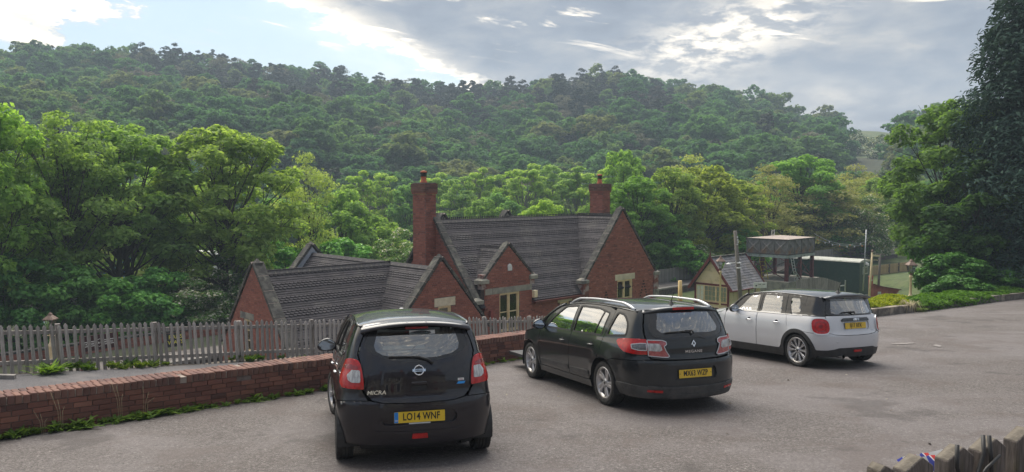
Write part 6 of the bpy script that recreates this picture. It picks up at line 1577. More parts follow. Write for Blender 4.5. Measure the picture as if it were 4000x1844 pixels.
def patch(fn, outer, holes=(), h=.03, off=0., depth=.012, flip=False, mirror=False):
    """curved panel over a 2D outline: surface mesh plus a turned-in edge"""
    V, F = cdt_fill(outer, holes, h); e = .004
    P = fn(V[:, 0], V[:, 1]); dp = fn(V[:, 0] + e, V[:, 1]) - fn(V[:, 0] - e, V[:, 1]); dq = fn(V[:, 0], V[:, 1] + e) - fn(V[:, 0], V[:, 1] - e); Nn = unit_rows(np.cross(dp, dq))
    if flip: Nn = -Nn; F = F[:, ::-1]
    P = P + Nn * off; m = MB(); VV = P.tolist(); nv = len(VV)
    m.add(VV, [tuple(f) for f in F], sm=True)
    if depth:
        # boundary edges
        ed = {}
        for f in F:
            for a, b in ((f[0], f[1]), (f[1], f[2]), (f[2], f[0])): ed[(a, b)] = 1
        bd = [(a, b) for a, b in ed if (b, a) not in ed]
        idx = {}; R1 = []
        for a, b in bd:
            for q in (a, b):
                if q not in idx: idx[q] = len(idx); R1.append(q)
        A = P[R1]; B = A - Nn[R1] * depth; n = len(R1); m.add(np.concatenate([A, B]).tolist(), [(idx[b], idx[a], idx[a] + n, idx[b] + n) for a, b in bd])
    if mirror: m.v = [(x, -y, z) for x, y, z in m.v]; m.f = [f[::-1] for f in m.f]
    return m
def ribbon(fn, line, w, off=.003, th=.006, closed=False, h=.02):
    """thin raised strip following a line on the body"""
    L = densify(line, h, closed); n = len(L); A = np.array(L); e = .004
    nx = np.roll(A, -1, 0) if closed else np.vstack([A[1:], A[-1:] * 2 - A[-2:-1]]); pv = np.roll(A, 1, 0) if closed else np.vstack([A[:1] * 2 - A[1:2], A[:-1]])
    P = fn(A[:, 0], A[:, 1]); Pn, Pp = fn(nx[:, 0], nx[:, 1]), fn(pv[:, 0], pv[:, 1]); T3 = unit_rows(Pn - Pp)
    Nn = unit_rows(np.cross(fn(A[:, 0] + e, A[:, 1]) - fn(A[:, 0] - e, A[:, 1]), fn(A[:, 0], A[:, 1] + e) - fn(A[:, 0], A[:, 1] - e))); 
    return P, T3, Nn
def strip_mb(fn, line, w, off=.003, th=.006, closed=False, h=.02, flip=False, mirror=False):
    P, T3, Nn = ribbon(fn, line, w, off, th, closed, h)
    if flip: Nn = -Nn
    B = unit_rows(np.cross(Nn, T3)); n = len(P); m = MB(); V = []
    for i in range(n):
        for s, o in ((-1, off - th), (-1, off), (1, off), (1, off - th)): V.append(tuple(P[i] + B[i] * s * w / 2 + Nn[i] * o))
    F = []
    for i in range(n if closed else n - 1):
        j = (i + 1) % n
        for k in range(3): F.append((4 * i + k, 4 * i + k + 1, 4 * j + k + 1, 4 * j + k))
    m.add(V, F, sm=False)
    if mirror: m.v = [(x, -y, z) for x, y, z in m.v]; m.f = [f[::-1] for f in m.f]
    return m
def rounded(poly, r, n=5):
    """round the corners of an outline"""
    out = []; k = len(poly); rs = r if isinstance(r, (list, tuple)) else [r] * k
    for i in range(k):
        p0, p, p1 = (np.array(poly[i - 1], float), np.array(poly[i], float), np.array(poly[(i + 1) % k], float)); a, b = p0 - p, p1 - p; la, lb = np.linalg.norm(a), np.linalg.norm(b)
        if la < 1e-6 or lb < 1e-6: continue
        q = min(rs[i], la * .48, lb * .48)
        if q < 1e-4: out.append(tuple(p)); continue
        s, e = p + a / la * q, p + b / lb * q
        for j in range(n + 1): t = j / n; out.append(tuple((1 - t) ** 2 * s + 2 * t * (1 - t) * p + t * t * e))
    return out
def arc(cx, cz, r, a0, a1, n=18): return [(cx + r * math.cos(math.radians(a0 + (a1 - a0) * i / n)), cz + r * math.sin(math.radians(a0 + (a1 - a0) * i / n))) for i in range(n + 1)]

def wheel(root, x, y, r, w, rim_r, kind, steer=0, right=False):
    """tyre, rim with spokes, disc"""
    M = Matrix.Translation((x, y, r)) @ Matrix.Rotation(steer, 4, 'Z') @ Matrix.Rotation(-PI / 2 if not right else PI / 2, 4, 'X')
    hb = MB(); hb.lathe([(.03, -w * .30), (rim_r * .62, -w * .30), (rim_r * .62, -w * .22), (.03, -w * .22)], 28, None, closed=True); ro = hb.obj('wheel', [disc_m], root); ro.matrix_basis = M
    t = MB(); hw = w / 2; rr = rim_r + .012
    prof = [(rr - .02, -hw * .82), (rr, -hw * .92), (rr + .02, -hw), (r - .045, -hw * 1.04), (r - .018, -hw * .94), (r - .004, -hw * .72)]
    for q in (-.42, -.02, .38): prof += [(r, hw * (q - .16)), (r - .006, hw * (q - .13)), (r - .006, hw * (q - .08)), (r, hw * (q - .05))]
    prof += [(r - .004, hw * .72), (r - .018, hw * .94), (r - .045, hw * 1.04), (rr + .02, hw), (rr, hw * .92), (rr - .02, hw * .82)]
    t.lathe(prof, 56); tread = MB()
    for i in range(72):
        a = 2 * PI * i / 72
        for sg in (-1, 1): t.box((math.cos(a) * (r - .013), math.sin(a) * (r - .013), sg * hw * .80), (.018, .010, hw * .34), R=Matrix.Rotation(a, 3, 'Z'))
    t.obj('tyre', [rubber], ro)
    m = MB(); R0 = rim_r; m.lathe([(R0 - .05, -hw * .8), (R0 - .025, -hw * .1), (R0 - .018, hw * .62), (R0 + .012, hw * .86), (R0 + .014, hw * .94), (R0 - .004, hw * .93), (R0 - .018, hw * .80), (R0 - .03, hw * .55)], 48)
    m.lathe([(.0, hw * .78), (.03, hw * .78), (.055, hw * .70), (.07, hw * .55), (.075, hw * .3)], 20)
    def spoke(a0, a1, w0, w1, z0=.62, z1=.80, r0=.05, r1=None, bend=0):
        r1 = r1 or R0 - .012; n = 6; V = []
        for i in range(n + 1):
            t2 = i / n; rad = r0 + (r1 - r0) * t2; a = a0 + (a1 - a0) * t2 + bend * math.sin(PI * t2); ww = (w0 + (w1 - w0) * t2) / 2; z = hw * (z0 + (z1 - z0) * t2)
            c, s = math.cos(a), math.sin(a); V += [(c * rad - s * ww, s * rad + c * ww, z - .022), (c * rad - s * ww, s * rad + c * ww, z - .003), (c * rad - s * ww * .6, s * rad + c * ww * .6, z + .003), (c * rad + s * ww * .6, s * rad - c * ww * .6, z + .003), (c * rad + s * ww, s * rad - c * ww, z - .003), (c * rad + s * ww, s * rad - c * ww, z - .022)]
        m.add(V, [(6 * i + k, 6 * i + 6 + k, 6 * i + 7 + k, 6 * i + 1 + k) for i in range(n) for k in range(5)], sm=False)
    if kind == 'five':
        for k in range(5):
            a = 2 * PI * k / 5 + .3; spoke(a, a, .075, .03, r0=.05); spoke(a, a + .20, .03, .022, r0=.10); spoke(a, a - .20, .03, .022, r0=.10)
    elif kind == 'twist':
        for k in range(5):
            a = 2 * PI * k / 5 + .1; spoke(a, a + .34, .05, .055, r0=.04, bend=.08); spoke(a + .42, a + .66, .045, .045, r0=.04, bend=.05)
    elif kind == 'ten':
        for k in range(10):
            a = 2 * PI * k / 10; spoke(a - .055, a - .085, .016, .022, r0=.045); spoke(a + .055, a + .085, .016, .022, r0=.045)
    for k in range(5): a = 2 * PI * k / 5; m.lathe([(.0, .0), (.009, .0), (.009, -.01)], 8, Matrix.Translation((math.cos(a) * .045, math.sin(a) * .045, hw * .76)))
    m.obj('rim', [alloy], ro); h = MB(); h.lathe([(0, hw * .83), (.022, hw * .825), (.026, hw * .78)], 16); h.obj('hub_cap', [gloss_black], ro)
    return ro

def seat(root, x, y, z, back=.62, head=True, w=.46):
    m = MB(); m.box((x + .02, y, z + .06), (.48, w, .16)); R = rot(y=-.28)
    m.box((x - .27, y, z + .12 + back / 2), (.13, w, back), R=R, taper=.86); o = m.obj('seat', [cloth_in], root); bevel(o, .04, 2)
    if head:
        hx, hz = x - .30 - back * .17, z + .20 + back; m = MB(); m.box((hx, y, hz + .05), (.10, .25, .18), R=R, taper=.8); bevel(m.obj('headrest', [cloth_in], root), .03, 2)
def plate_on(root, c, fwd_yaw, text, mat, tilt=0, euro=False, w=.52, dots=False):
    """number plate facing backwards with raised black characters"""
    M = Matrix.Translation(c) @ Matrix.Rotation(-PI / 2 + fwd_yaw, 4, 'Z') @ Matrix.Rotation(PI / 2 - tilt, 4, 'X')
    b = MB(); b.prism(rounded([(-w / 2, -.0555), (w / 2, -.0555), (w / 2, .0555), (-w / 2, .0555)], .008, 3), .006); o = b.obj('number_plate', [mat], root); o.matrix_basis = M
    fr = MB(); q = .058; p1 = rounded([(-w / 2 - .003, -q), (w / 2 + .003, -q), (w / 2 + .003, q), (-w / 2 - .003, q)], .009, 3); fr.prism(p1, .003, None, z0=-.001); fr.obj('plate_surround', [plate_k], o)
    if euro: e = MB(); e.prism([(-w / 2 + .002, -.053), (-w / 2 + .042, -.053), (-w / 2 + .042, .053), (-w / 2 + .002, .053)], .002, z0=.006); e.obj('euro_band', [euro_b], o); t = text_mesh('country_code', 'GB', .022, white_l, .0006, 0); x = link('country_code', t, o, loc=(-w / 2 + .022, -.03, .009))
    tm = text_mesh('characters', text, .100, plate_k, .0008, .0018, .76, spacing=1.04); link('characters', tm, o, loc=(.018 if euro else 0, .001, .008))
    if dots:
        for s in (-1, 1): d = MB(); d.lathe([(0, .009), (.006, .008), (.007, .006)], 10, Matrix.Translation((s * w * .475, 0, 0))); d.obj('plate_screw', [plate_k], o)
    return o
def mirror(root, x, y, z, mat, s=1, sgn=1, stalk=True):
    m = MB(); bm = bmesh.new(); bmesh.ops.create_uvsphere(bm, u_segments=18, v_segments=12, radius=1)
    V = [(v.co.x * .075 * s - (abs(v.co.x) * 0), v.co.y * .125 * s, v.co.z * .085 * s) for v in bm.verts]; F = [tuple(v.index for v in f.verts) for f in bm.faces]; bm.free()
    V = [(max(a, -.030 * s), b, c + (-.02 * abs(b) / .125)) for a, b, c in V]
    M = Matrix.Translation((x, sgn * (y + .12), z)) @ Matrix.Rotation(sgn * .12, 4, 'Z'); m.add([M @ Vector(v) for v in V], F, sm=True)
    m.tube([(x + .01, sgn * (y - .02), z - .045), (x + .01, sgn * (y + .07), z - .035)], [.028, .022], 8); o = m.obj('wing_mirror', [mat], root)
    g = MB(); n = 20; g.add([M @ Vector((-.034 * s, math.cos(2 * PI * k / n) * .105 * s, math.sin(2 * PI * k / n) * .068 * s - .006)) for k in range(n)], [tuple(range(n))]); g.obj('mirror_glass', [mirror_g], o)
    return o

def car_root(name, pos, yaw, **kw):
    x, y = pos; n = Vector((-GX, -GY, 1)).normalized(); F = Vector((math.sin(yaw), math.cos(yaw), GX * math.sin(yaw) + GY * math.cos(yaw))).normalized(); L = n.cross(F)
    M = Matrix((F, L, n)).transposed().to_4x4(); M.translation = Vector((x, y, plane(x, y) + .002)); return empty(name, M, **kw)
def seam_y(B, pts, w=.022, off=.004):
    """moulding along the joint between roof and sides, both sides"""
    out = MB()
    for sg in (1, -1):
        P = [(x, sg * float(B.rail_y(x)), float(B.trail(x)) + off) for x in pts]; out.tube(P, w / 2, 6)
    return out

def build_car(c, pos, yaw, label):
    root = car_root('car', pos, yaw, label=label, cat='car'); B = Body(c); P = c['paint']; rw, wb = c['rw'], c['wb']; ar = c['arch']; sill = c['sill']
    side = B.side; loop = B.loop; top = B.top; sx = B.u_x; uy = B.u_y
    def both(name, fn, outer, holes=(), mat=P, h=.035, off=0, depth=.012, parent=root, fl=False, label=None):
        r = []
        for mr in (False, True): r.append(patch(fn, outer, holes, h, off, depth, flip=fl, mirror=mr).obj(name, [mat], parent, label=label))
        return r
    def tox(pts, h=.05): return [(sx(x, z), z) for x, z in densify(pts, h)]
    def xz(fn_pts): return fn_pts
    flS = True                                                            # side chart needs its normal turned outwards
    gap = .005
    # ---- side panels
    fd, rd, gw = c['front_door'], c['rear_door'], c['glass']
    for nm, pl, gl in (('front_door', fd, gw[0]), ('rear_door', rd, gw[1])):
        pp = both('door', side, pl, [gl] if gl else [], c.get('door_paint', P), fl=flS)
        lo = c.get('upper', None)
    both('front_wing', loop, tox(c['wing']), fl=c['lf'])
    qh = [tox(c['qglass'])] if c.get('qglass') else []
    both('rear_quarter', loop, c['quarter'](B), qh, fl=c['lf'])
    # door glass, seals, quarter glass
    for i, gl in enumerate(gw):
        if gl is None: continue
        both('side_window', side, gl, mat=glass_car if i == 0 else c.get('rear_side_glass', glass_priv), off=-.008, depth=.0, fl=flS)
        for mr in (False, True): strip_mb(side, gl, .028, .003, .014, True, flip=flS, mirror=mr).obj('window_seal', [c.get('seal', seal)], root)
    if c.get('qglass'):
        both('quarter_window', loop, tox(c['qglass']), mat=glass_priv, off=-.008, depth=0, fl=c['lf'])
        for mr in (False, True): strip_mb(loop, tox(c['qglass']), .032, .003, .014, True, flip=c['lf'], mirror=mr).obj('window_seal', [c.get('seal', seal)], root)
    if c.get('sill_panel'): both('sill', side, c['sill_panel'], mat=c.get('sill_mat', P), off=.004, fl=flS)
    # door handles
    for hx, hz in c['handles']:
        for sg in (1, -1):
            y = float(B.W(hx, hz)); m = MB(); m.tube([(hx - .085, y + .010, hz), (hx - .06, y + .032, hz + .003), (hx + .05, y + .034, hz + .004), (hx + .08, y + .012, hz + .002)], [.010, .013, .013, .009], 8)
            m.v = [(a, b * sg, d) for a, b, d in m.v]; m.f = m.f if sg > 0 else [f[::-1] for f in m.f]; m.obj('door_handle', [c['handle_mat']], root)
            cup = MB(); cup.lathe([(.0, .001), (.045, .0015), (.05, .0)], 18, Matrix.Translation((hx, y * sg, hz)) @ Matrix.Rotation(-PI / 2 * sg, 4, 'X')); cup.obj('handle_recess', [trim_in], root)
    # ---- top: roof, windscreen, bonnet
    x0, x1, x2, x3 = c['xs']                                               # roof rear edge, windscreen top, windscreen base, nose
    def band(xa, xb, ins=0.0, bow=0.0, bow2=0.0):
        L = [(x, float(B.rail_y(x)) - ins) for x in np.linspace(xa, xb, 14)]; n = len(L)
        endb = [(xb + bow2 * (1 - (y / L[-1][1]) ** 2), y) for y in np.linspace(L[-1][1], -L[-1][1], 11)][1:-1]
        enda = [(xa + bow * (1 - (y / L[0][1]) ** 2), y) for y in np.linspace(-L[0][1], L[0][1], 11)][1:-1]
        return L + endb + [(x, -y) for x, y in L[::-1]] + enda
    ro = patch(top, band(x0, x1 - .01, 0, 0, .06)[::-1], [], .05, 0, .012).obj('roof', [c.get('roof_paint', P)], root)
    patch(top, band(x1 + .0, x2 - .02, .03, .06, .10)[::-1], [], .05, -.004, 0).obj('windscreen', [glass_car], root)
    patch(top, band(x2 + .03, x3, .0, .10, .0)[::-1], [], .05, 0, .012).obj('bonnet', [P], root)
    seam_y(B, np.linspace(x0 + .02, x1, 12), .030, -.006).obj('roof_moulding', [c.get('moulding', c.get('roof_paint', P))], root)
    for sg in (1, -1):
        pl = MB(); pl.tube([(x, sg * (float(B.rail_y(x)) - .012), float(B.trail(x)) + .004) for x in np.linspace(x1, x2, 8)], [.030] * 7 + [.036], 8)
        pl.obj('windscreen_pillar', [c.get('pillar', c.get('roof_paint', P))], root)
    ms = MB(); ms.tube([(x2 + .01 + .10 * (1 - (y / .6) ** 2), y, float(B.Tc(x2)) - .01 - float(B.drop(x2)) * abs(y / .7) ** 2.5) for y in np.linspace(-.62, .62, 9)], .03, 6); ms.obj('scuttle', [plastic], root)
    # ---- nose closing panel
    nz = list(np.linspace(c['zr'][0], .80, 9))
    m = MB(); V = []; F = []; K = 15
    for z in nz:
        xf = float(B.xfb(z)); 
        for j in range(K): t = -1 + 2 * j / (K - 1); V.append((xf - .02 - .16 * abs(t) ** 2.4, t * float(B.W(xf - .19, z)) , z))
    F = [(a * K + b, a * K + b + 1, (a + 1) * K + b + 1, (a + 1) * K + b) for a in range(len(nz) - 1) for b in range(K - 1)]; m.add(V, F, sm=True); m.obj('front_bumper', [P], root)
    # ---- inner shell: floor, inner sides, bulkheads so nothing shows through the gaps
    m = MB(); zs = c['zbelt'] - .03
    m.box(((wb + c['nose'][0][1] - .6) / 2 - .2, 0, sill + .06), (wb + .9, 1.30, .06))
    for sg in (1, -1):
        for a, b in ((ar + .04, wb - ar - .04),):
            n = 8; V = []
            for i in range(n + 1):
                x = a + (b - a) * i / n
                for z in (sill + .02, .5, .75, zs): V.append((x, sg * (float(B.W(x, z)) - .055), z))
            m.add(V, [(4 * i + k, 4 * i + 4 + k, 4 * i + 5 + k, 4 * i + 1 + k) for i in range(n) for k in range(3)])
            # underside of the sill
            m.box(((a + b) / 2, sg * .60, sill + .02), (b - a, .30, .03))
    xr = float(B.xr(.6)); m.box((xr + .34, 0, .62), (.02, 1.1, .70)); m.box((xr + .30, 0, sill + .12), (.36, .90, .04)); m.box((wb - .25, 0, .62), (.03, 1.3, .60)); m.box((wb + .4, 0, .33), (.9, 1.0, .10))
    m.obj('inner_shell', [plastic], root, kind='stuff')
    wl = MB()
    for cx in (0, wb):
        for sg in (1, -1):
            V = []; n = 16
            for i in range(n + 1):
                a = math.radians(-18 + 216 * i / n); yo = float(B.W(cx, rw + ar)) - .012
                for y in (yo, yo - .30): V.append((cx + math.cos(a) * (ar + .006), sg * y, rw + math.sin(a) * (ar + .006)))
            wl.add(V, [(2 * i, 2 * i + 1, 2 * i + 3, 2 * i + 2) for i in range(n)])
            k = len(V) // 2; cap = [V[2 * i + 1] for i in range(n + 1)]; wl.add(cap, [tuple(range(n + 1))])
    wl.obj('wheel_well', [plastic], root, kind='stuff')
    hl = patch(top, [(x, y * .92) for x, y in band(x0 + .05, x1 - .03, .03)][::-1], [], .12, -.03, 0); hl.obj('headlining', [headlining], root)
    # ---- cabin
    for sg in (1, -1): seat(root, c['seat_x'], sg * .37, .26 + c.get('sz', 0))
    m = MB(); m.box((c['seat_x'] - .82, 0, .42), (.5, 1.20, .16)); m.box((c['seat_x'] - 1.10, 0, .72), (.14, 1.20, .56), R=rot(y=-.25)); bevel(m.obj('rear_bench', [cloth_in], root), .04, 2)
    for y in (-.38, 0, .38) if c.get('h3') else (-.36, .36): m = MB(); m.box((c['seat_x'] - 1.20, y, 1.03), (.09, .24, .15), taper=.8); bevel(m.obj('headrest', [cloth_in], root), .03, 2)
    m = MB(); m.box((wb - .62, 0, .80), (.36, 1.30, .20)); m.box((wb - .42, 0, .90), (.45, 1.25, .05)); bevel(m.obj('dashboard', [trim_in], root), .04, 2)
    m = MB(); M = Matrix.Translation((wb - .88, -.36, .88)) @ Matrix.Rotation(1.15, 4, 'Y'); pr = [(.185 + .013 * math.cos(a), .013 * math.sin(a)) for a in np.linspace(0, 2 * PI, 8, endpoint=False)]; m.lathe(pr, 28, M, closed=True)
    m.box(M @ Vector((0, 0, 0)), (.02, .33, .05), R=M.to_3x3() @ rot(y=PI / 2)); m.obj('steering_wheel', [trim_in], root)
    m = MB(); m.box((wb - .80, 0, 1.22 if c['zbelt'] < .99 else 1.22), (.03, .22, .06)); m.obj('rear_view_mirror', [trim_in], root)
    # ---- wheels and mirrors
    for cx, st in ((0, 0), (wb, c.get('steer', 0))):
        for sg in (1, -1):
            tk = c['track']; wheel(root, cx, sg * (tk / 2 + c.get('tin', 0)), rw, c['tw'], c['rim'], c['wheel'], st, right=sg < 0)
    mx, mz = c['mirror']; my = float(B.W(mx, mz))
    for sg in (1, -1): mirror(root, mx, my - .0, mz + .03, c['mirror_mat'], c.get('ms', 1), sg)
    return root, B
def sym(half):
    """closed outline from its left half, bottom centre to top centre, (u,z)"""
    return half + [(-u, z) for u, z in half[::-1] if abs(u) > 1e-6]
class Rear:
    """helpers for things on the tail, measured in (y,z) seen from behind or (x,z) seen from the side"""
    def __init__(s, B): s.B = B
    def y(s, pts, h=.04): return [(s.B.u_y(y, z), z) for y, z in densify(pts, h, False)]
    def yc(s, pts, h=.03): return [(s.B.u_y(y, z), z) for y, z in densify(pts, h, True)]
    def x(s, pts, h=.05): return [(s.B.u_x(x, z), z) for x, z in densify(pts, h, False)]
    def p(s, y, z, off=0):
        u = s.B.u_y(y, z); a = s.B.loop(np.array([u, u + .004, u]), np.array([z, z, z + .004])); n = np.cross(a[2] - a[0], a[1] - a[0]); n /= np.linalg.norm(n); return Vector(a[0] + n * off), Vector(n)
    def badge(s, root, name, me, y, z, off=.006):
        """mesh drawn in xy placed on the tail, x to the right as seen from behind"""
        c, n = s.p(y, z, off); X = Vector((0, -1, 0)); X = (X - n * X.dot(n)).normalized(); Y = n.cross(X); o = link(name, me, root); M = Matrix((X, Y, n)).transposed().to_4x4(); M.translation = c; o.matrix_basis = M; return o
def wiper(root, R, pts, blade):
    m = MB(); P = [R.p(y, z, o)[0] for y, z, o in pts]; m.tube(P, [.016, .013, .010, .008][:len(P)] + [.008] * max(0, len(P) - 4), 6); 
    m2 = MB(); Q = [R.p(y, z, .020)[0] for y, z in blade]; m2.tube(Q, .009, 6); o = m.obj('rear_wiper', [plastic], root); m2.obj('wiper_blade', [rubber], o)

def micra():
    c = dict(paint=paint_purple, wb=2.45, rw=.2955, arch=.335, sill=.17, zbelt=.98, tw=.175, rim=.205, wheel='five', track=1.47, steer=.20, h3=False,
        top=((-.42, 1.43), (-.2, 1.475), (.2, 1.505), (.7, 1.52), (1.2, 1.50), (1.6, 1.43), (2.35, 1.02), (2.7, .955), (3.0, .87), (3.2, .74)),
        rear=((.1, -.50), (.24, -.575), (.36, -.60), (.50, -.605), (.64, -.597), (.72, -.575), (.90, -.560), (1.04, -.535), (1.10, -.515), (1.25, -.44), (1.42, -.33), (1.52, -.22)),
        nose=((.15, 3.10), (.35, 3.20), (.6, 3.22), (.75, 3.18), (.95, 3.0), (1.6, 2.9)),
        wz=((.1, .73), (.2, .765), (.35, .80), (.5, .822), (.65, .83), (.8, .818), (.9, .795), (.985, .765), (1.1, .735), (1.25, .685), (1.38, .63), (1.46, .585), (1.52, .53)),
        wx=((-.6, .93), (0, .985), (.6, 1), (2.0, 1), (2.6, .975), (3.2, .93)), drop=((-.42, .055), (.5, .06), (1.5, .06), (2.2, .07), (2.6, .10), (3.2, .10)),
        Rr=.42, nr=2.7, Rf=.5, nf=2.4, Rrz=((.1, .9), (.7, 1.0), (1.05, .9), (1.36, .42), (1.5, .38)), zr=(.15, 1.50), lf=True, flare=.014,
        xs=(-.27, 1.52, 2.35, 3.12), seat_x=1.25, handles=[(1.22, .86), (.30, .885)], handle_mat=chrome, mirror=(1.98, .97), mirror_mat=paint_purple)
    B = Body(c); tr = lambda x: float(B.trail(x))
    c['front_door'] = [(1.16, .30), (2.08, .30), (2.12, .55), (2.10, .93), (1.98, 1.02)] + [(x, tr(x) - .012) for x in (1.85, 1.7, 1.55, 1.4, 1.25, 1.10)] + [(1.11, .98), (1.135, .6)]
    c['rear_door'] = [(1.125, .30), (.62, .30)] + arc(0, .2955, .365, 22, 72, 8)[1:] + [(.16, .75), (.13, .98), (.08, 1.15), (.10, tr(.2) - .05)] + [(x, tr(x) - .012) for x in (.25, .5, .75, 1.0, 1.09)] + [(1.10, .98), (1.125, .6)]
    c['glass'] = [rounded([(1.16, 1.00), (1.95, .99), (1.72, 1.19), (1.45, 1.365), (1.14, 1.395)], .03), rounded([(.30, 1.045), (1.06, 1.005), (1.04, 1.395), (.55, 1.395), (.36, 1.30)], .05)]
    c['wing'] = [(2.13, .28)] + arc(2.45, .2955, .35, 168, 20, 14)[0:] + [(2.86, .40), (3.05, .55), (3.0, .74)] + [(x, tr(x) - .02) for x in (2.9, 2.7, 2.5, 2.3, 2.14)] + [(2.115, .9), (2.13, .55)]
    def quarter(B):
        R = Rear(B); a = R.y([(.52, .69), (.575, .78), (.588, .95), (.60, 1.09), (.615, 1.14), (.585, 1.25), (.52, 1.40)]); a += [(B.u_x(x, tr(x)), tr(x) - .006) for x in (-.22, -.1, .0, .09)]
        a += R.x([(.085, tr(.1) - .05), (.07, 1.15), (.12, .98), (.15, .76), (.19, .63)]) + R.x(arc(0, .2955, .352, 60, 115, 8)) + R.x([(-.22, .66), (-.45, .685)]); return a
    c['quarter'] = quarter
    root, B = build_car(c, (-1.083, 8.188), -.2509, 'dark aubergine small hatchback parked nearest, rear on, with a curved roof spoiler'); R = Rear(B); lf = True; loop = B.loop
    P = paint_purple
    # tailgate with its window
    gout = R.y([(0, 1.062), (.18, 1.068), (.36, 1.10), (.475, 1.15), (.527, 1.20), (.535, 1.26), (.47, 1.41), (0, 1.425)])
    gin = R.y([(0, 1.095), (.20, 1.105), (.36, 1.135), (.43, 1.175), (.445, 1.23), (.40, 1.385), (0, 1.40)])
    tg = R.y([(0, .655), (.36, .665), (.47, .69), (.525, .74), (.552, .80), (.568, .93), (.585, 1.085), (.596, 1.14), (.57, 1.25), (.50, 1.42), (0, 1.435)])
    hcl = R.yc(rounded([(-.085, .77), (.085, .77), (.085, .855), (-.085, .855)], .02))
    patch(loop, sym(tg), [sym(gout), hcl], .03, 0, .016, flip=lf).obj('tailgate', [P], root)
    patch(loop, hcl, [], .03, -.022, 0, flip=lf).obj('handle_recess', [plastic], root); hd = MB(); p, _ = R.p(0, .845, -.004); hd.box(p, (.03, .16, .035)); bevel(hd.obj('tailgate_handle', [P], root), .006, 1)
    patch(loop, sym(gout), [sym(gin)], .03, -.003, 0, flip=lf).obj('window_border', [gloss_black], root); patch(loop, sym(gin), [], .05, -.004, 0, flip=lf).obj('rear_window', [glass_priv], root)
    # bumper with number plate recess
    bt = R.x(arc(0, .2955, .352, 118, 190, 10)[::-1]) 
    bo = [(0, .235)] + R.y([(.0, .235), (.55, .245)])[1:] + R.x([(-.30, .25)]) + bt + R.x([(-.22, .652), (-.45, .677)]) + R.y([(.50, .682), (.36, .657), (0, .647)])
    rec = R.yc(rounded([(-.36, .44), (.36, .44), (.40, .50), (.34, .585), (-.34, .585), (-.40, .50)], .04))
    patch(loop, sym(bo), [rec], .03, .004, .05, flip=lf).obj('rear_bumper', [P], root); patch(loop, rec, [], .03, -.03, 0, flip=lf).obj('plate_recess', [P], root)
    lip = strip_mb(loop, R.y([(-.45, .375), (-.3, .362), (0, .36), (.3, .362), (.45, .375)]), .025, .014, .02, flip=lf); lip.obj('bumper_crease', [P], root)
    und = MB(); V = []; 
    for y in np.linspace(-.62, .62, 13): q, _ = R.p(y, .25, -.01); V += [(q.x, q.y, .25), (q.x + .10, q.y * .93, .17)]
    und.add(V, [(2 * i, 2 * i + 2, 2 * i + 3, 2 * i + 1) for i in range(12)]); und.obj('lower_valance', [plastic], root)
    f, _ = R.p(.0, .32, .004); fl = MB(); fl.prism(rounded([(-.083, -.026), (.083, -.026), (.075, .026), (-.075, .026)], .008), .012); R.badge(root, 'fog_lamp', fl.mesh('fog_lamp', [red_lens]), -.0, .322, .004)
    ex = MB(); ex.tube([(-.50, -.42, .215), (-.28, -.42, .215)], .028, 12, caps=False); ex.obj('exhaust', [disc_m], root)
    plate_on(root, tuple(R.p(0, .512, -.020)[0]), 0, 'LO14 WNF', plate_y, .04, euro=True)
    # lamps
    for sg in (1, -1):
        ol = [(sg * u, z) for u, z in (R.y([(.548, .798), (.552, .90), (.572, 1.03), (.585, 1.06)]) + R.y([(.60, 1.085)]) + R.x([(-.34, 1.10), (-.25, 1.085), (-.205, 1.02), (-.20, .93), (-.235, .86), (-.33, .805)]))]
        ol = rounded(ol, .02, 2); o = patch(loop, ol, [], .02, .016, .03, flip=lf).obj('tail_lamp', [red_lens], root)
        strip_mb(loop, ol, .012, .012, .02, True, flip=lf).obj('lamp_surround', [gloss_black], o)
        il = [(sg * u, z) for u, z in R.y([(.578, .865), (.582, .985)]) + R.y([(.66, .985)]) + R.x([(-.385, .975), (-.36, .93), (-.385, .885)]) + R.y([(.66, .862)])]
        patch(loop, rounded(il, .015, 2), [], .012, .021, .006, flip=lf).obj('reversing_lens', [clear_lens], o)
        band_ = [(sg * u, z) for u, z in R.y([(.60, 1.02)]) + R.x([(-.36, 1.04), (-.27, 1.03), (-.25, 1.0)]) + R.y([(.66, .998), (.60, .995)])]
        patch(loop, band_, [], .012, .0195, .003, flip=lf).obj('lens_band', [red_deep], o)
    # spoiler
    sp = MB(); V = []; K = 25
    for i in range(K):
        t = -1 + 2 * i / (K - 1); y = t * .575; k = abs(t)
        xf = -.26 + .02 * k; zf = float(B.Tc(-.30)) - .055 * k ** 2.6 + .008; xt = -.455 + .09 * k ** 3; zt = 1.445 - .075 * k ** 2.4
        V += [(xf, y * .96, zf), (xf - .08, y * .985, zf - .004), (xt, y, zt), (xt + .004, y, zt - .022), (xt + .10, y * .97, zt - .030), (-.27, y * .95, zf - .06)]
    sp.add(V, [(6 * i + k, 6 * i + 6 + k, 6 * i + 7 + k, 6 * i + 1 + k) for i in range(K - 1) for k in range(5)], sm=True); sp.obj('roof_spoiler', [P], root)
    for y in (.10, -.10): d = MB(); d.box((-.40, y, 1.452), (.06, .012, .008), R=rot(y=-.25)); d.obj('washer_jet', [P], root)
    st = MB(); st.box((-.395, 0, 1.400), (.012, .24, .022), R=rot(y=-.5)); st.obj('brake_lamp', [red_deep], root)
    am = MB(); am.lathe([(.0, .012), (.02, .010), (.026, 0)], 12, Matrix.Translation((1.1, 0, 1.503))); am.obj('aerial_base', [white_p], root)
    wiper(root, R, [(-.145, 1.035, .03), (-.09, 1.075, .035), (.0, 1.10, .03), (.05, 1.105, .025)], [(-.02, 1.105), (.13, 1.108), (.30, 1.112)])
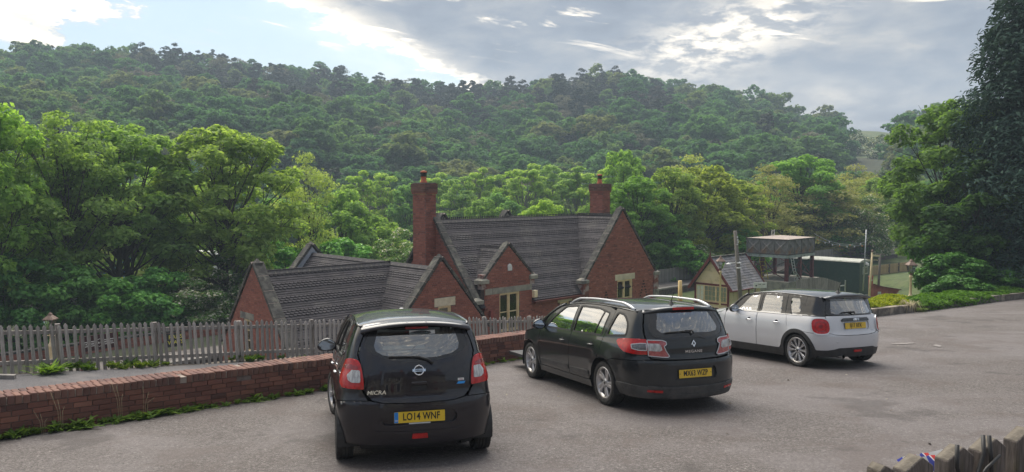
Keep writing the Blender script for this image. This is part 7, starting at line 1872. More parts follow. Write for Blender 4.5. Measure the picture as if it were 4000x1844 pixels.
    # badges and lettering
    rg = MB(); pr = [(.048 + .0075 * math.cos(a), .006 + .006 * math.sin(a)) for a in np.linspace(0, 2 * PI, 8, endpoint=False)]; rg.lathe(pr, 30, closed=True); rg.box((0, 0, .010), (.135, .026, .008)); b = R.badge(root, 'badge', rg.mesh('badge', [chrome]), 0, .975)
    link('badge_text', text_mesh('badge_text', 'NISSAN', .021, plate_k, .0006, .0009, 1.15), b, loc=(0, 0, .0145))
    R.badge(root, 'model_name', text_mesh('model_name', 'MICRA', .056, chrome, .002, .0012, 1.15, shear=.15), .43, .765, .004)
    s1 = MB(); s1.prism([(-.035, -.012), (.035, -.012), (.035, .012), (-.035, .012)], .001); b = R.badge(root, 'sticker', s1.mesh('sticker', [white_p]), -.44, .862, .003); link('sticker_text', text_mesh('sticker_text', 'wimg', .018, red_deep, .0003, .0004), b, loc=(0, 0, .002))
    s1 = MB(); s1.prism([(-.05, -.012), (.036, -.012), (.05, .012), (-.03, .012)], .004); R.badge(root, 'blue_emblem', s1.mesh('blue_emblem', [blue_badge]), -.44, .828, .003)
    s1 = MB(); s1.prism([(-.135, -.022), (.135, -.022), (.135, .022), (-.135, .022)], .001); b = R.badge(root, 'window_sticker', s1.mesh('window_sticker', [white_p]), -.06, 1.352, -.006)
    link('window_sticker_text', text_mesh('window_sticker_text', 'wimg.co.uk', .032, plate_k, .0003, .0006, 1.25), b, loc=(0, .001, .002))
    s1 = MB(); s1.prism([(-.11, -.006), (.11, -.006), (.11, .006), (-.11, .006)], .001); R.badge(root, 'dealer_strip', s1.mesh('dealer_strip', [white_p]), 0, .447, -.012)
    fc = MB(); fc.lathe([(.0, .004), (.07, .004), (.075, 0)], 24, Matrix.Translation((-.12, float(B.W(-.12, .80)) - .001, .80)) @ Matrix.Rotation(-PI / 2, 4, 'X'))
    return root
def megane():
    P = paint_black
    c = dict(paint=P, wb=2.703, rw=.316, arch=.350, sill=.19, zbelt=.95, tw=.205, rim=.215, wheel='twist', track=1.56, steer=.0, h3=True,
        top=((-.66, 1.405), (-.4, 1.435), (0, 1.455), (.6, 1.468), (1.1, 1.455), (1.65, 1.39), (2.55, 1.00), (2.9, .945), (3.25, .86), (3.5, .73)),
        rear=((.1, -.88), (.22, -.95), (.34, -.985), (.46, -.995), (.66, -.992), (.73, -.975), (.76, -.955), (.90, -.945), (1.0, -.925), (1.06, -.90), (1.2, -.815), (1.34, -.715), (1.44, -.63), (1.5, -.56)),
        nose=((.15, 3.40), (.35, 3.52), (.6, 3.555), (.75, 3.48), (.95, 3.3), (1.6, 3.2)),
        wz=((.1, .78), (.2, .83), (.35, .868), (.5, .89), (.65, .90), (.78, .895), (.88, .875), (.96, .845), (1.1, .80), (1.25, .74), (1.36, .685), (1.42, .645), (1.5, .58)),
        wx=((-1, .90), (-.5, .965), (0, .99), (.6, 1), (2.2, 1), (2.8, .98), (3.5, .90)), drop=((-.66, .06), (.5, .062), (1.6, .062), (2.4, .08), (2.8, .12), (3.5, .12)),
        Rr=.50, nr=2.6, Rf=.6, nf=2.3, Rrz=((.1, 1), (.7, 1.0), (1.05, .8), (1.33, .40), (1.45, .35)), zr=(.17, 1.44), lf=True, flare=.016,
        xs=(-.60, 1.62, 2.55, 3.42), seat_x=1.40, handles=[(1.34, .80), (.36, .83)], handle_mat=P, mirror=(2.12, .97), mirror_mat=P)
    B = Body(c); tr = lambda x: float(B.trail(x))
    lo = .43
    c['front_door'] = [(1.16, .30), (2.26, .30), (2.28, .55), (2.26, .90), (2.18, .985)] + [(x, tr(x) - .012) for x in (2.05, 1.85, 1.65, 1.45, 1.25, 1.08)] + [(1.09, .95), (1.13, .6)]
    c['rear_door'] = [(1.145, .30), (.50, .30)] + arc(0, .316, .375, 12, 66, 9) + [(.10, .78), (.07, .95), (-.04, 1.22), (-.05, tr(0) - .05)] + [(x, tr(x) - .012) for x in (.15, .4, .7, .95, 1.07)] + [(1.08, .95), (1.12, .6)]
    c['glass'] = [rounded([(1.14, .965), (2.10, .955), (1.85, 1.14), (1.55, 1.315), (1.12, 1.355)], .03), rounded([(.14, .985), (1.05, .965), (1.02, 1.355), (.45, 1.352), (.08, 1.30)], .03)]
    c['qglass'] = rounded([(-.52, 1.035), (.0, .99), (-.10, 1.24), (-.14, 1.325), (-.33, 1.305), (-.48, 1.20)], .06, 4)
    c['wing'] = [(2.29, .30), (2.33, .31)] + arc(2.703, .316, .365, 178, 20, 14) + [(3.12, .42), (3.35, .58), (3.3, .74)] + [(x, tr(x) - .02) for x in (3.2, 2.9, 2.7, 2.5, 2.3)] + [(2.275, .9), (2.29, .55)]
    def quarter(B):
        R = Rear(B); a = R.y([(.62, .735), (.66, .80), (.655, .96), (.665, 1.08), (.645, 1.2), (.58, 1.385)]); a += [(B.u_x(x, tr(x)), tr(x) - .006) for x in (-.5, -.35, -.2, -.06)]
        a += R.x([(-.055, tr(0) - .06), (-.05, 1.22), (.06, .95), (.09, .78), (.145, .665)]) + R.x(arc(0, .316, .365, 66, 112, 8)) + R.x([(-.25, .70), (-.6, .72), (-.80, .73)]); return a
    c['quarter'] = quarter
    root, B = build_car(c, (2.13, 11.05), -.372, 'dusty black estate car with silver roof rails and split tail lamps'); R = Rear(B); loop = B.loop; lf = True
    # silver-grey mouldings along the door bottoms
    for mr in (False, True):
        for x0, x1 in ((1.16, 2.24), (.46, 1.12)): strip_mb(B.side, [(x0, .40), (x1, .385)], .07, .012, .02, flip=True, mirror=mr).obj('door_moulding', [plastic_dusty], root)
        strip_mb(B.side, [(.42, .245), (2.30, .245)], .10, .006, .03, flip=True, mirror=mr).obj('sill', [paint_black], root)
        strip_mb(B.side, [(1.095, .96), (1.075, 1.37)], .055, .002, .012, flip=True, mirror=mr).obj('door_pillar', [gloss_black], root)
        strip_mb(B.side, [(.36, .985), (.24, 1.345)], .022, .001, .01, flip=True, mirror=mr).obj('window_divider', [gloss_black], root)
    gout = R.y([(0, 1.03), (.10, 1.03), (.22, 1.0), (.42, 1.01), (.54, 1.055), (.585, 1.10), (.58, 1.16), (.50, 1.36), (0, 1.375)])
    gin = R.y([(0, 1.075), (.30, 1.07), (.44, 1.085), (.485, 1.13), (.475, 1.18), (.41, 1.335), (0, 1.345)])
    tg = R.y([(0, .725), (.45, .735), (.60, .75), (.635, .80), (.640, .96), (.645, 1.07), (.63, 1.18), (.56, 1.385), (0, 1.40)])
    patch(loop, sym(tg), [sym(gout)], .03, 0, .016, flip=lf).obj('tailgate', [P], root)
    patch(loop, sym(gout), [sym(gin)], .03, -.003, 0, flip=lf).obj('window_border', [gloss_black], root); patch(loop, sym(gin), [], .05, -.004, 0, flip=lf).obj('rear_window', [glass_priv], root)
    strip_mb(loop, R.y([(-.60, 1.12), (-.55, 1.045), (-.42, .995), (-.22, .985), (-.11, 1.015), (0, 1.02), (.11, 1.015), (.22, .985), (.42, .995), (.55, 1.045), (.60, 1.12)]), .022, .010, .014, flip=lf).obj('window_moulding', [P], root)
    bt = R.x(arc(0, .316, .365, 116, 196, 10)[::-1])
    bo = R.y([(.0, .36), (.60, .365)]) + R.x([(-.5, .37), (-.40, .36)]) + [q for q in bt if q[1] > .36] + R.x([(-.25, .69), (-.6, .71), (-.80, .72)]) + R.y([(.60, .722), (.45, .712), (0, .705)])
    rec = R.yc(rounded([(-.33, .46), (.33, .46), (.36, .52), (.32, .62), (-.32, .62), (-.36, .52)], .03))
    patch(loop, sym(bo), [rec], .03, .004, .05, flip=lf).obj('rear_bumper', [P], root); patch(loop, rec, [], .03, -.022, 0, flip=lf).obj('plate_recess', [P], root)
    lo = R.y([(.0, .20), (.55, .215)]) + R.x([(-.62, .23), (-.42, .25), (-.36, .36), (-.37, .40), (-.6, .40)]) + R.y([(.62, .372), (.50, .352), (0, .345)])
    patch(loop, sym(lo), [], .03, .022, .06, flip=lf).obj('lower_bumper', [plastic_dusty], root)
    strip_mb(loop, R.y([(-.60, .262), (0, .252), (.60, .262)]), .05, .034, .03, flip=lf).obj('bumper_rib', [plastic_dusty], root)
    strip_mb(loop, R.y([(-.66, .375), (-.4, .358), (0, .352), (.4, .358), (.66, .375)]), .028, .03, .03, flip=lf).obj('bumper_ledge', [plastic_dusty], root)
    strip_mb(loop, R.y([(-.66, .70), (-.45, .700), (0, .695), (.45, .700), (.66, .70)]), .024, .014, .02, flip=lf).obj('bumper_top', [P], root)
    for sg in (1, -1):
        u = R.y([(.48, .318), (.66, .33)]); V = [(sg * u[0][0], .30), (sg * u[-1][0], .312), (sg * u[-1][0], .338), (sg * u[0][0], .33)]; patch(loop, V, [], .02, .030, .01, flip=lf).obj('reflector', [red_lens], root)
        s = MB(); s.lathe([(.0, .003), (.011, .003), (.012, 0)], 12); R.badge(root, 'parking_sensor', s.mesh('parking_sensor', [plastic]), sg * .50, .385, .026)
    plate_on(root, tuple(R.p(0, .535, -.012)[0]), 0, 'MX63 WZP', plate_o, .03, dots=True)
    for sg in (1, -1):
        # outer lamp wraps round the corner, inner part on the tailgate with its notch
        S = lambda L: [(sg * u, z) for u, z in L]
        ou = S(R.y([(.647, .80), (.645, 1.0)]) + R.x([(-.72, 1.005), (-.52, .998), (-.36, .975), (-.33, .945), (-.42, .88), (-.56, .825), (-.74, .80)]))
        o = patch(loop, ou, [], .02, .014, .03, flip=lf).obj('tail_lamp', [red_lens], root); strip_mb(loop, ou, .012, .012, .02, True, flip=lf).obj('lamp_surround', [gloss_black], o)
        iw = S(R.y([(.655, .855), (.652, .945)]) + R.x([(-.76, .945), (-.66, .925), (-.68, .875), (-.76, .855)])); patch(loop, iw, [], .012, .019, .006, flip=lf).obj('reversing_lens', [smoke_lens], o)
        strip_mb(loop, iw, .010, .022, .008, True, flip=lf).obj('chrome_line', [silver_p], o)
        inn = S(R.y([(.638, .785), (.40, .755), (.375, .775), (.42, .85), (.44, .905), (.405, .93), (.41, .965), (.46, .985), (.637, .99)]))
        o = patch(loop, inn, [], .02, .016, .03, flip=lf).obj('tail_lamp', [pink_lens], root); strip_mb(loop, inn, .012, .013, .02, True, flip=lf).obj('lamp_surround', [gloss_black], o)
        ii = S(R.y([(.632, .85), (.50, .84), (.465, .86), (.485, .925), (.52, .94), (.632, .945)])); patch(loop, ii, [], .012, .021, .006, flip=lf).obj('reversing_lens', [clear_lens], o)
        strip_mb(loop, inn, .010, .022, .008, True, flip=lf).obj('chrome_line', [silver_p], o)
        ur = S(R.y([(.632, .955), (.50, .955), (.47, .97), (.632, .98)])); patch(loop, ur, [], .012, .021, .004, flip=lf).obj('lens_band', [red_lens], o)
    # roof rails and aerial
    for sg in (1, -1):
        m = MB(); P2 = []; X = list(np.linspace(1.50, -.48, 20))
        for i, x in enumerate(X):
            t = i / 19; lift = .060 * min(1, min(t, 1 - t) * 7) ** .7; P2.append((x, sg * (float(B.rail_y(x)) - .035), float(B.trail(x)) + .012 + lift))
        V = []; 
        for i, p in enumerate(P2):
            h = .014 + .022 * (1 - min(1, min(i, 19 - i) / 3)); w = .021
            V += [(p[0], p[1] - w, p[2] - h), (p[0], p[1] - w, p[2] + .006), (p[0], p[1] - w * .4, p[2] + .014), (p[0], p[1] + w * .4, p[2] + .014), (p[0], p[1] + w, p[2] + .006), (p[0], p[1] + w, p[2] - h)]
        m.add(V, [(6 * i + k, 6 * i + (k + 1) % 6, 6 * i + 6 + (k + 1) % 6, 6 * i + 6 + k) for i in range(19) for k in range(6)] + [tuple(range(6))[::-1], tuple(range(114, 120))], sm=True); m.obj('roof_rail', [silver_p], root)
        g = MB(); g.tube([(x, sg * (float(B.rail_y(x)) - .035), float(B.trail(x)) + .010) for x in np.linspace(1.50, -.48, 14)], .016, 6); g.obj('rail_channel', [gloss_black], root)
    m = MB(); m.lathe([(.045, 0), (.03, .02), (.012, .05), (.0, .06)], 12, Matrix.Translation((-.42, 0, float(B.Tc(-.42)) - .004))); m.tube([(-.42, 0, 1.47), (-.52, 0, 1.66)], [.006, .003], 6); m.obj('aerial', [plastic], root)
    # small spoiler with brake lamp
    sp = MB(); V = []; K = 25
    for i in range(K):
        t = -1 + 2 * i / (K - 1); y = t * .60; k = abs(t); xf = -.50; zf = float(B.Tc(-.52)) - .06 * k ** 2.6 + .007; xt = -.72 + .07 * k ** 3; zt = 1.40 - .06 * k ** 2.4
        V += [(xf, y * .98, zf), (xf - .10, y, zf - .010), (xt, y, zt), (xt + .003, y, zt - .022), (xt + .08, y * .97, zt - .040)]
    sp.add(V, [(5 * i + k, 5 * i + 5 + k, 5 * i + 6 + k, 5 * i + 1 + k) for i in range(K - 1) for k in range(4)], sm=True); sp.obj('roof_spoiler', [P], root)
    m = MB(); m.box((-.722, 0, 1.392), (.014, .34, .034)); m.obj('brake_lamp', [red_lens], root)
    wiper(root, R, [(-.02, 1.052, .03), (.0, 1.085, .035), (.10, 1.09, .03)], [(-.02, 1.09), (.18, 1.085), (.40, 1.075)])
    # diamond badge and name
    d = MB(); o1 = [(0, -.058), (.040, 0), (0, .058), (-.040, 0)]; i1 = [(0, -.026), (.016, 0), (0, .026), (-.016, 0)]
    V = [(x, y, 0) for x, y in o1] + [(x * .82, y * .85, .012) for x, y in o1] + [(x, y, .012) for x, y in i1] + [(x, y, 0) for x, y in i1]; F = [(k, (k + 1) % 4, 4 + (k + 1) % 4, 4 + k) for k in range(4)] + [(4 + k, 4 + (k + 1) % 4, 8 + (k + 1) % 4, 8 + k) for k in range(4)] + [(8 + k, 8 + (k + 1) % 4, 12 + (k + 1) % 4, 12 + k) for k in range(4)]; d.add(V, F)
    R.badge(root, 'badge', d.mesh('badge', [chrome]), 0, .93, .006)
    R.badge(root, 'model_name', text_mesh('model_name', 'MEGANE', .050, chrome, .0015, .0006, 1.25, spacing=1.15), 0, .825, .004)
    R.badge(root, 'engine_badge', text_mesh('engine_badge', 'dCi', .034, chrome, .001, .0006, 1.1), -.53, .768, .004)
    return root
def mini():
    P = paint_white
    c = dict(paint=P, wb=2.567, rw=.308, arch=.335, sill=.19, zbelt=.97, tw=.205, rim=.232, wheel='ten', track=1.50, steer=.0, h3=False,
        top=((-.46, 1.345), (-.2, 1.385), (.2, 1.410), (.8, 1.425), (1.2, 1.405), (1.54, 1.345), (2.06, 1.03), (2.45, .985), (2.95, .90), (3.25, .76)),
        rear=((.1, -.55), (.22, -.61), (.34, -.64), (.5, -.662), (.60, -.665), (.68, -.640), (.80, -.625), (.95, -.600), (.985, -.585), (1.1, -.53), (1.25, -.46), (1.345, -.415), (1.43, -.37)),
        nose=((.15, 3.16), (.35, 3.27), (.6, 3.31), (.75, 3.26), (.95, 3.05), (1.6, 2.9)),
        wz=((.1, .76), (.2, .80), (.35, .835), (.5, .855), (.65, .86), (.78, .85), (.9, .825), (.97, .79), (1.0, .765), (1.1, .735), (1.25, .685), (1.33, .65), (1.38, .61), (1.43, .55)),
        wx=((-.66, .93), (0, .985), (.6, 1), (2.0, 1), (2.6, .985), (3.2, .93)), drop=((-.46, .055), (.5, .055), (1.4, .055), (1.95, .07), (2.4, .11), (3.2, .11)),
        Rr=.42, nr=2.7, Rf=.55, nf=2.4, Rrz=((.1, 1), (.7, 1.0), (1.0, .85), (1.28, .42), (1.4, .38)), zr=(.17, 1.40), lf=True, flare=.012,
        xs=(-.36, 1.52, 2.06, 3.15), seat_x=1.35, handles=[(1.30, .80), (.52, .80)], handle_mat=chrome, mirror=(1.70, .985), mirror_mat=gloss_black, roof_paint=roof_dark, pillar=gloss_black, moulding=gloss_black, rear_side_glass=glass_car)
    B = Body(c); tr = lambda x: float(B.trail(x))
    c['front_door'] = [(1.12, .30), (2.02, .30), (2.07, .60), (2.05, .90), (2.02, .960), (1.10, .960), (1.09, .75), (1.10, .5)]
    c['rear_door'] = [(1.105, .30), (.50, .30)] + arc(0, .308, .400, 16, 62, 8) + [(.26, .78), (.30, .960), (1.088, .960), (1.075, .75), (1.085, .5)]
    c['glass'] = [None, None]
    c['wing'] = [(2.08, .30), (2.13, .30)] + arc(2.567, .308, .395, 176, 20, 14) + [(3.0, .50), (3.1, .62), (3.05, .76)] + [(x, tr(x) - .02) for x in (2.95, 2.8, 2.6, 2.4, 2.2)] + [(2.08, .955), (2.065, .90), (2.085, .60)]
    def quarter(B):
        R = Rear(B); a = R.y([(.60, .66), (.615, .75), (.62, .90), (.62, .960)]) + R.x([(-.3, .960), (0, .960), (.29, .960), (.25, .78), (.205, .675)]) + R.x(arc(0, .308, .400, 63, 112, 8)) + R.x([(-.30, .665)]); return a
    c['quarter'] = quarter; saved = c['glass']; c['glass'] = []
    c2 = dict(c); c2['glass'] = []
    # doors without window openings; the black glasshouse is built separately
    def build():
        g = c['glass']; c['glass'] = [None, None]
        return g
    global _mini_glass
    c['glass'] = [None, None]
    root, B = build_car(c, (6.17, 14.60), -.41, 'white five-door hatchback with black roof and black wheel arches'); R = Rear(B); loop = B.loop; lf = True; side = B.side
    g1 = rounded([(1.15, .995), (1.74, .990), (1.60, 1.10), (1.42, 1.285), (1.15, 1.315)], .03); g2 = rounded([(.47, .995), (1.03, .995), (1.02, 1.315), (.52, 1.305)], .03); g3 = rounded([(-.02, 1.02), (.22, 1.005), (.30, 1.285), (.06, 1.275)], .05)
    for mr in (False, True):
        out = [(-.10, .972)] + [(x, .968) for x in (.3, .8, 1.4)] + [(1.92, .968), (1.86, 1.02)] + [(x, tr(x) - .012) for x in (1.76, 1.66, 1.55, 1.3, 1.0, .7, .4, .1, -.10)]
        patch(side, out, [g1, g2, g3], .035, -.002, .012, flip=True, mirror=mr).obj('window_frame', [gloss_black], root)
        for g in (g1, g2, g3): patch(side, g, [], .05, -.008, 0, flip=True, mirror=mr).obj('side_window', [glass_car], root)
        strip_mb(side, [(-.10, .966), (1.0, .966), (2.05, .964)], .012, .010, .012, flip=True, mirror=mr).obj('chrome_waistline', [chrome], root)
        # C pillar, black, wrapping to the tail window
        q = R.x([(-.105, .972), (-.3, .972)]) + R.y([(.64, .972), (.60, .985), (.565, 1.1), (.505, 1.30), (.49, 1.325)]) + [(B.u_x(x, tr(x)), tr(x) - .008) for x in (-.32, -.2, -.105)]
        patch(loop, q, [], .03, -.001, .012, flip=lf, mirror=mr).obj('rear_pillar', [gloss_black], root)
        for x in (1.09, .36): strip_mb(side, [(x - .0, .975), (x - .03 if x > 1 else x + .02, 1.345)], .012, .002, .006, flip=True, mirror=mr).obj('door_gap', [seal], root)
        # black arches and sill
        for cx, nm in ((0, 0), (2.567, 1)):
            oo = [(x, z) for x, z in arc(cx, .308, .405, -14 if cx == 0 else -6, 196, 34)]; ii = [(x, z) for x, z in arc(cx, .308, .338, 196, -14 if cx == 0 else -6, 34)]
            if cx == 0: ol = R.x(oo, .03); il = R.x(ii, .03); patch(loop, ol + il, [], .03, .016, .035, flip=lf, mirror=mr).obj('wheel_arch_trim', [plastic], root)
            else: patch(loop, R.x(oo, .03) + R.x(ii, .03), [], .03, .016, .035, flip=lf, mirror=mr).obj('wheel_arch_trim', [plastic], root)
        patch(side, [(.38, .17), (2.18, .17), (2.17, .315), (.40, .315)], [], .04, .010, .03, flip=True, mirror=mr).obj('sill', [plastic], root)
        e = MB(); y = float(B.W(2.30, .84)) + .004; e.box((2.30, y, .845), (.13, .012, .045), R=rot(z=-.06)); e.v = [(a, -b, d) if mr else (a, b, d) for a, b, d in e.v]; e.f = [f[::-1] for f in e.f] if mr else e.f; bevel(e.obj('side_scuttle', [silver_p], root), .006, 1)
    gout = R.y([(0, .978), (.45, .980), (.565, .988), (.585, 1.01), (.555, 1.12), (.485, 1.325), (0, 1.335)]); gin = R.y([(0, 1.0), (.42, 1.002), (.49, 1.03), (.47, 1.11), (.41, 1.30), (0, 1.31)])
    patch(loop, sym(gout), [sym(gin)], .03, -.003, .01, flip=lf).obj('window_border', [gloss_black], root); patch(loop, sym(gin), [], .05, -.004, 0, flip=lf).obj('rear_window', [glass_priv], root)
    rec = R.yc(rounded([(-.33, .70), (.33, .70), (.36, .76), (.35, .865), (-.35, .865), (-.36, .76)], .05))
    tg = R.y([(0, .615), (.30, .620), (.50, .635), (.585, .665), (.60, .70), (.606, .90), (.606, .970), (0, .970)])
    patch(loop, sym(tg), [rec], .03, 0, .03, flip=lf).obj('tailgate', [P], root); patch(loop, rec, [], .03, -.020, 0, flip=lf).obj('plate_recess', [P], root)
    hg = rounded([(-.33, .862), (.33, .862), (.345, .885), (.30, .925), (-.30, .925), (-.345, .885)], .02); m = R.yc(hg); patch(loop, m, [], .03, .020, .035, flip=lf).obj('tailgate_handle', [gloss_black], root)
    bt = R.x([q for q in arc(0, .308, .400, 113, 196, 10)[::-1] if q[1] > .36])
    bo = R.y([(0, .375), (.42, .375), (.50, .355), (.62, .335)]) + R.x([(-.42, .34)]) + bt + R.x([(-.30, .655)]) + R.y([(.585, .655), (.50, .625), (.30, .61), (0, .605)])
    patch(loop, sym(bo), [], .03, .004, .04, flip=lf).obj('rear_bumper', [P], root)
    lo = R.y([(0, .215), (.5, .22)]) + R.x([(-.45, .23), (-.38, .25), (-.39, .345)]) + R.y([(.62, .345), (.50, .362), (.42, .385), (0, .385)])
    patch(loop, sym(lo), [], .03, .012, .06, flip=lf).obj('lower_bumper', [plastic], root)
    fl = MB(); fl.prism(rounded([(-.09, -.022), (.09, -.022), (.10, .022), (-.10, .022)], .012), .014); R.badge(root, 'fog_lamp', fl.mesh('fog_lamp', [red_lens]), 0, .325, .014)
    ex = MB(); ex.tube([(-.70, .40, .235), (-.45, .40, .235)], .036, 16, caps=False); ex.tube([(-.69, .40, .235), (-.45, .40, .235)], .030, 16, caps=False, mi=1); ex.obj('exhaust', [chrome, plate_k], root)
    for y in (.46, -.46): s = MB(); s.lathe([(.0, .002), (.019, .002), (.02, 0)], 16); R.badge(root, 'parking_sensor', s.mesh('parking_sensor', [P]), y, .50, .004)
    plate_on(root, tuple(R.p(0, .785, -.008)[0]), 0, 'SJ17 RFX', plate_o, .06)
    for sg in (1, -1):
        S = lambda L: [(sg * u, z) for u, z in L]
        ua0, ua1 = B.u_y(.572, .78), B.u_x(-.345, .78); ol = [(sg * ((ua0 + ua1) / 2 + (ua1 - ua0) / 2 * abs(math.cos(a)) ** .72 * (1 if math.cos(a) > 0 else -1)), .783 + .148 * abs(math.sin(a)) ** .72 * (1 if math.sin(a) > 0 else -1)) for a in np.linspace(0, 2 * PI, 40, endpoint=False)]
        o = patch(loop, ol, [], .02, .020, .03, flip=lf).obj('tail_lamp', [red_lens], root); strip_mb(loop, ol, .022, .024, .03, True, flip=lf).obj('lamp_ring', [P if False else silver_p], o)
        ua = np.mean([q[0] for q in ol]); za = .782; i2 = [(ua + (u - ua) * .55, za + (z - za) * .58) for u, z in ol]; strip_mb(loop, i2, .012, .024, .008, True, flip=lf).obj('lens_ring', [red_deep], o)
        i3 = [(ua + (u - ua) * .22, za + (z - za) * .20) for u, z in ol]; patch(loop, i3, [], .02, .024, .005, flip=lf).obj('lens_centre', [red_deep], o)
    # roof-coloured spoiler
    sp = MB(); V = []; K = 25
    for i in range(K):
        t = -1 + 2 * i / (K - 1); y = t * .565; k = abs(t); xf = -.30; zf = float(B.Tc(-.34)) - .05 * k ** 2.6 + .006; xt = -.55 + .07 * k ** 3; zt = 1.345 - .05 * k ** 2.4
        V += [(xf, y * .98, zf), (xf - .10, y, zf - .008), (xt, y, zt), (xt + .003, y, zt - .022), (xt + .10, y * .95, zt - .05)]
    sp.add(V, [(5 * i + k, 5 * i + 5 + k, 5 * i + 6 + k, 5 * i + 1 + k) for i in range(K - 1) for k in range(4)], sm=True); sp.obj('roof_spoiler', [roof_dark], root)
    m = MB(); m.lathe([(.05, 0), (.035, .02), (.012, .04)], 12, Matrix.Translation((-.22, 0, 1.38))); m.tube([(-.22, 0, 1.40), (-.32, 0, 1.62)], [.006, .003], 6); m.obj('aerial', [plastic], root)
    wiper(root, R, [(0, .995, .03), (.02, 1.02, .035), (.10, 1.03, .03)], [(-.02, 1.03), (.14, 1.03), (.30, 1.02)])
    # winged badge
    w = MB(); w.lathe([(0, .006), (.026, .006), (.030, 0)], 20)
    for s in (-1, 1):
        for k in range(4): w.box((s * (.052 + .002 * k), .016 - .010 * k, .004), (.052 - .008 * k, .006, .005))
    R.badge(root, 'badge', w.mesh('badge', [chrome]), 0, .893, .022); R.badge(root, 'model_name', text_mesh('model_name', 'COOPER', .030, chrome, .001, .0005, 1.0, shear=.2), -.44, .685, .004)
    return root
micra(); megane(); mini()
# ================================================================ smaller things around the station
def depth_xy(px, d): return ray_xy(px, d)
def zy(py, d): return CAM_H + (748 - py) / 2978 * d
def gas_lamp(px, d, top, label, base=None, arms=False):
    x, y = depth_xy(px, d); zt = zy(top, d); zb = gz(x, y) - .05 if base is None else base; root = empty('gas_lamp', label=label, cat='lamp'); root.location = (x, y, zb); H = zt - zb
    m = MB(); L = .78; ph = H - L
    m.lathe([(.15, 0), (.15, .06), (.11, .12), (.11, .85), (.13, .88), (.13, .94), (.075, 1.02), (.06, 1.1), (.045, ph - .12), (.075, ph - .10), (.085, ph - .04), (.03, ph)], 12); m.obj('post', [cream], root)
    if arms: m = MB(); m.tube([(-.32, 0, ph - .16), (.32, 0, ph - .16)], .018, 6); m.obj('ladder_arm', [cream], root)
    m = MB(); m.lathe([(.035, ph - .02), (.05, ph + .03), (.085, ph + .06), (.09, ph + .10)], 8)
    for k in range(4): a = PI / 4 + k * PI / 2; m.bar((math.cos(a) * .10, math.sin(a) * .10, ph + .10), (math.cos(a) * .20, math.sin(a) * .20, ph + .48), .018)
    m.obj('lantern_frame', [dull_brown], root)
    r = MB(); r.lathe([(.30, ph + .48), (.29, ph + .51), (.12, ph + .64), (.09, ph + .66), (.09, ph + .70), (.05, ph + .73), (.02, ph + .78)], 4, Matrix.Rotation(PI / 4, 4, 'Z'), sm=False); r.obj('lantern_roof', [dull_brown], root)
    g = MB(); g.lathe([(.125, ph + .11), (.265, ph + .475)], 4, Matrix.Rotation(PI / 4, 4, 'Z'), sm=False); g.obj('lantern_glass', [glass_clear], root)
    b = MB(); b.lathe([(.0, ph + .15), (.02, ph + .16), (.025, ph + .30), (.0, ph + .34)], 8); b.obj('burner', [white_p], root); return root
dull_brown = pm('lantern metal', (.16, .10, .075), (.24, .16, .12), 8, .6)
gas_lamp(2818, 40, 1000, 'cream gas lamp column in front of the signal cabin')
gas_lamp(3566, 36, 1012, 'cream gas lamp column among the bushes right of the carriage')
gas_lamp(182, 30, 1222, 'cream gas lamp with ladder arms seen behind the picket fence', base=-4.9, arms=True)
def pole(px0, y0, px1, y1, d, r, label, mat=None, name='telegraph_pole', base=None, cat='pole'):
    x, y = depth_xy(px1, d); zb = gz(x, y) - .1 if base is None else base; xt, yt = depth_xy(px0, d); zt = zy(y0, d); o = empty(name, label=label, cat=cat); o.location = (x, y, zb)
    k = (zt - zb) / max(.1, (zy(y0, d) - zy(y1, d))); xb = xt + (x - xt) * k
    m = MB(); m.tube([(xb - x, 0, 0), ((xb + xt) / 2 - x, 0, (zt - zb) / 2), (xt - x, 0, zt - zb)], [r, r * .88, r * .75], 9); m.obj('pole_shaft', [mat or wood_pole], o); return o, Vector((xt - x, 0, zt - zb))
o, t = pole(2873, 902, 2898, 1160, 42, .13, 'leaning grey timber pole beside the signal cabin with lamps and insulators')
m = MB()
for dz, dx in ((-.35, .10), (-.5, .12), (-.62, .14), (-.74, .10)): m.lathe([(.0, .05), (.035, .04), (.045, -.03), (.03, -.05)], 8, Matrix.Translation((t.x + dx, -.08, t.z + dz)))
m.obj('insulator', [white_p], o, kind='stuff')
for sx, dz in ((-.35, -1.82), (.22, -1.76), (.22, -2.04)):
    m = MB(); m.lathe([(.02, .06), (.14, .0), (.15, -.03), (.0, -.03)], 12, Matrix.Translation((t.x + sx, -.05, t.z + dz))); m.bar((t.x + .03, 0, t.z + dz + .05), (t.x + sx, -.05, t.z + dz + .05), .03); m.obj('lamp_shade', [white_p], o)
o, t = pole(2983, 858, 2984, 940, 75, .12, 'far telegraph pole standing in front of the golden trees')
m = MB()
for i in range(3): m.bar((t.x - .55, 0, t.z - .4 - i * .35), (t.x + .75, 0, t.z - .4 - i * .35), .07, .07)
m.obj('cross_arm', [wood_pole], o, kind='stuff')
pole(3386, 897, 3382, 1040, 62, .055, 'thin grey metal pole behind the green carriage', metal_grey, 'metal_pole', base=-6)
o, t = pole(3412, 985, 3408, 1075, 58, .09, 'cream signal post with short arm right of the carriage', cream, 'signal_post', base=-6.8, cat='signal')
m = MB(); m.bar((0, 0, t.z - .25), (.65, 0, t.z - .30), .04, .14); m.obj('signal_arm', [cream_b], o); m = MB(); m.lathe([(.09, 0), (.12, .08), (.05, .16), (0, .26)], 8, Matrix.Translation(t)); m.obj('finial', [dull_brown], o)
m = MB(); m.bar((-.35, 0, t.z - .6), (.5, 0, t.z - .62), .03); m.obj('signal_step', [cream_b], o)
o, t = pole(3443, 992, 3441, 1070, 66, .11, 'short weathered timber post with crosspiece behind the tan fence', wood_pole, 'timber_post', base=-7, cat='post')
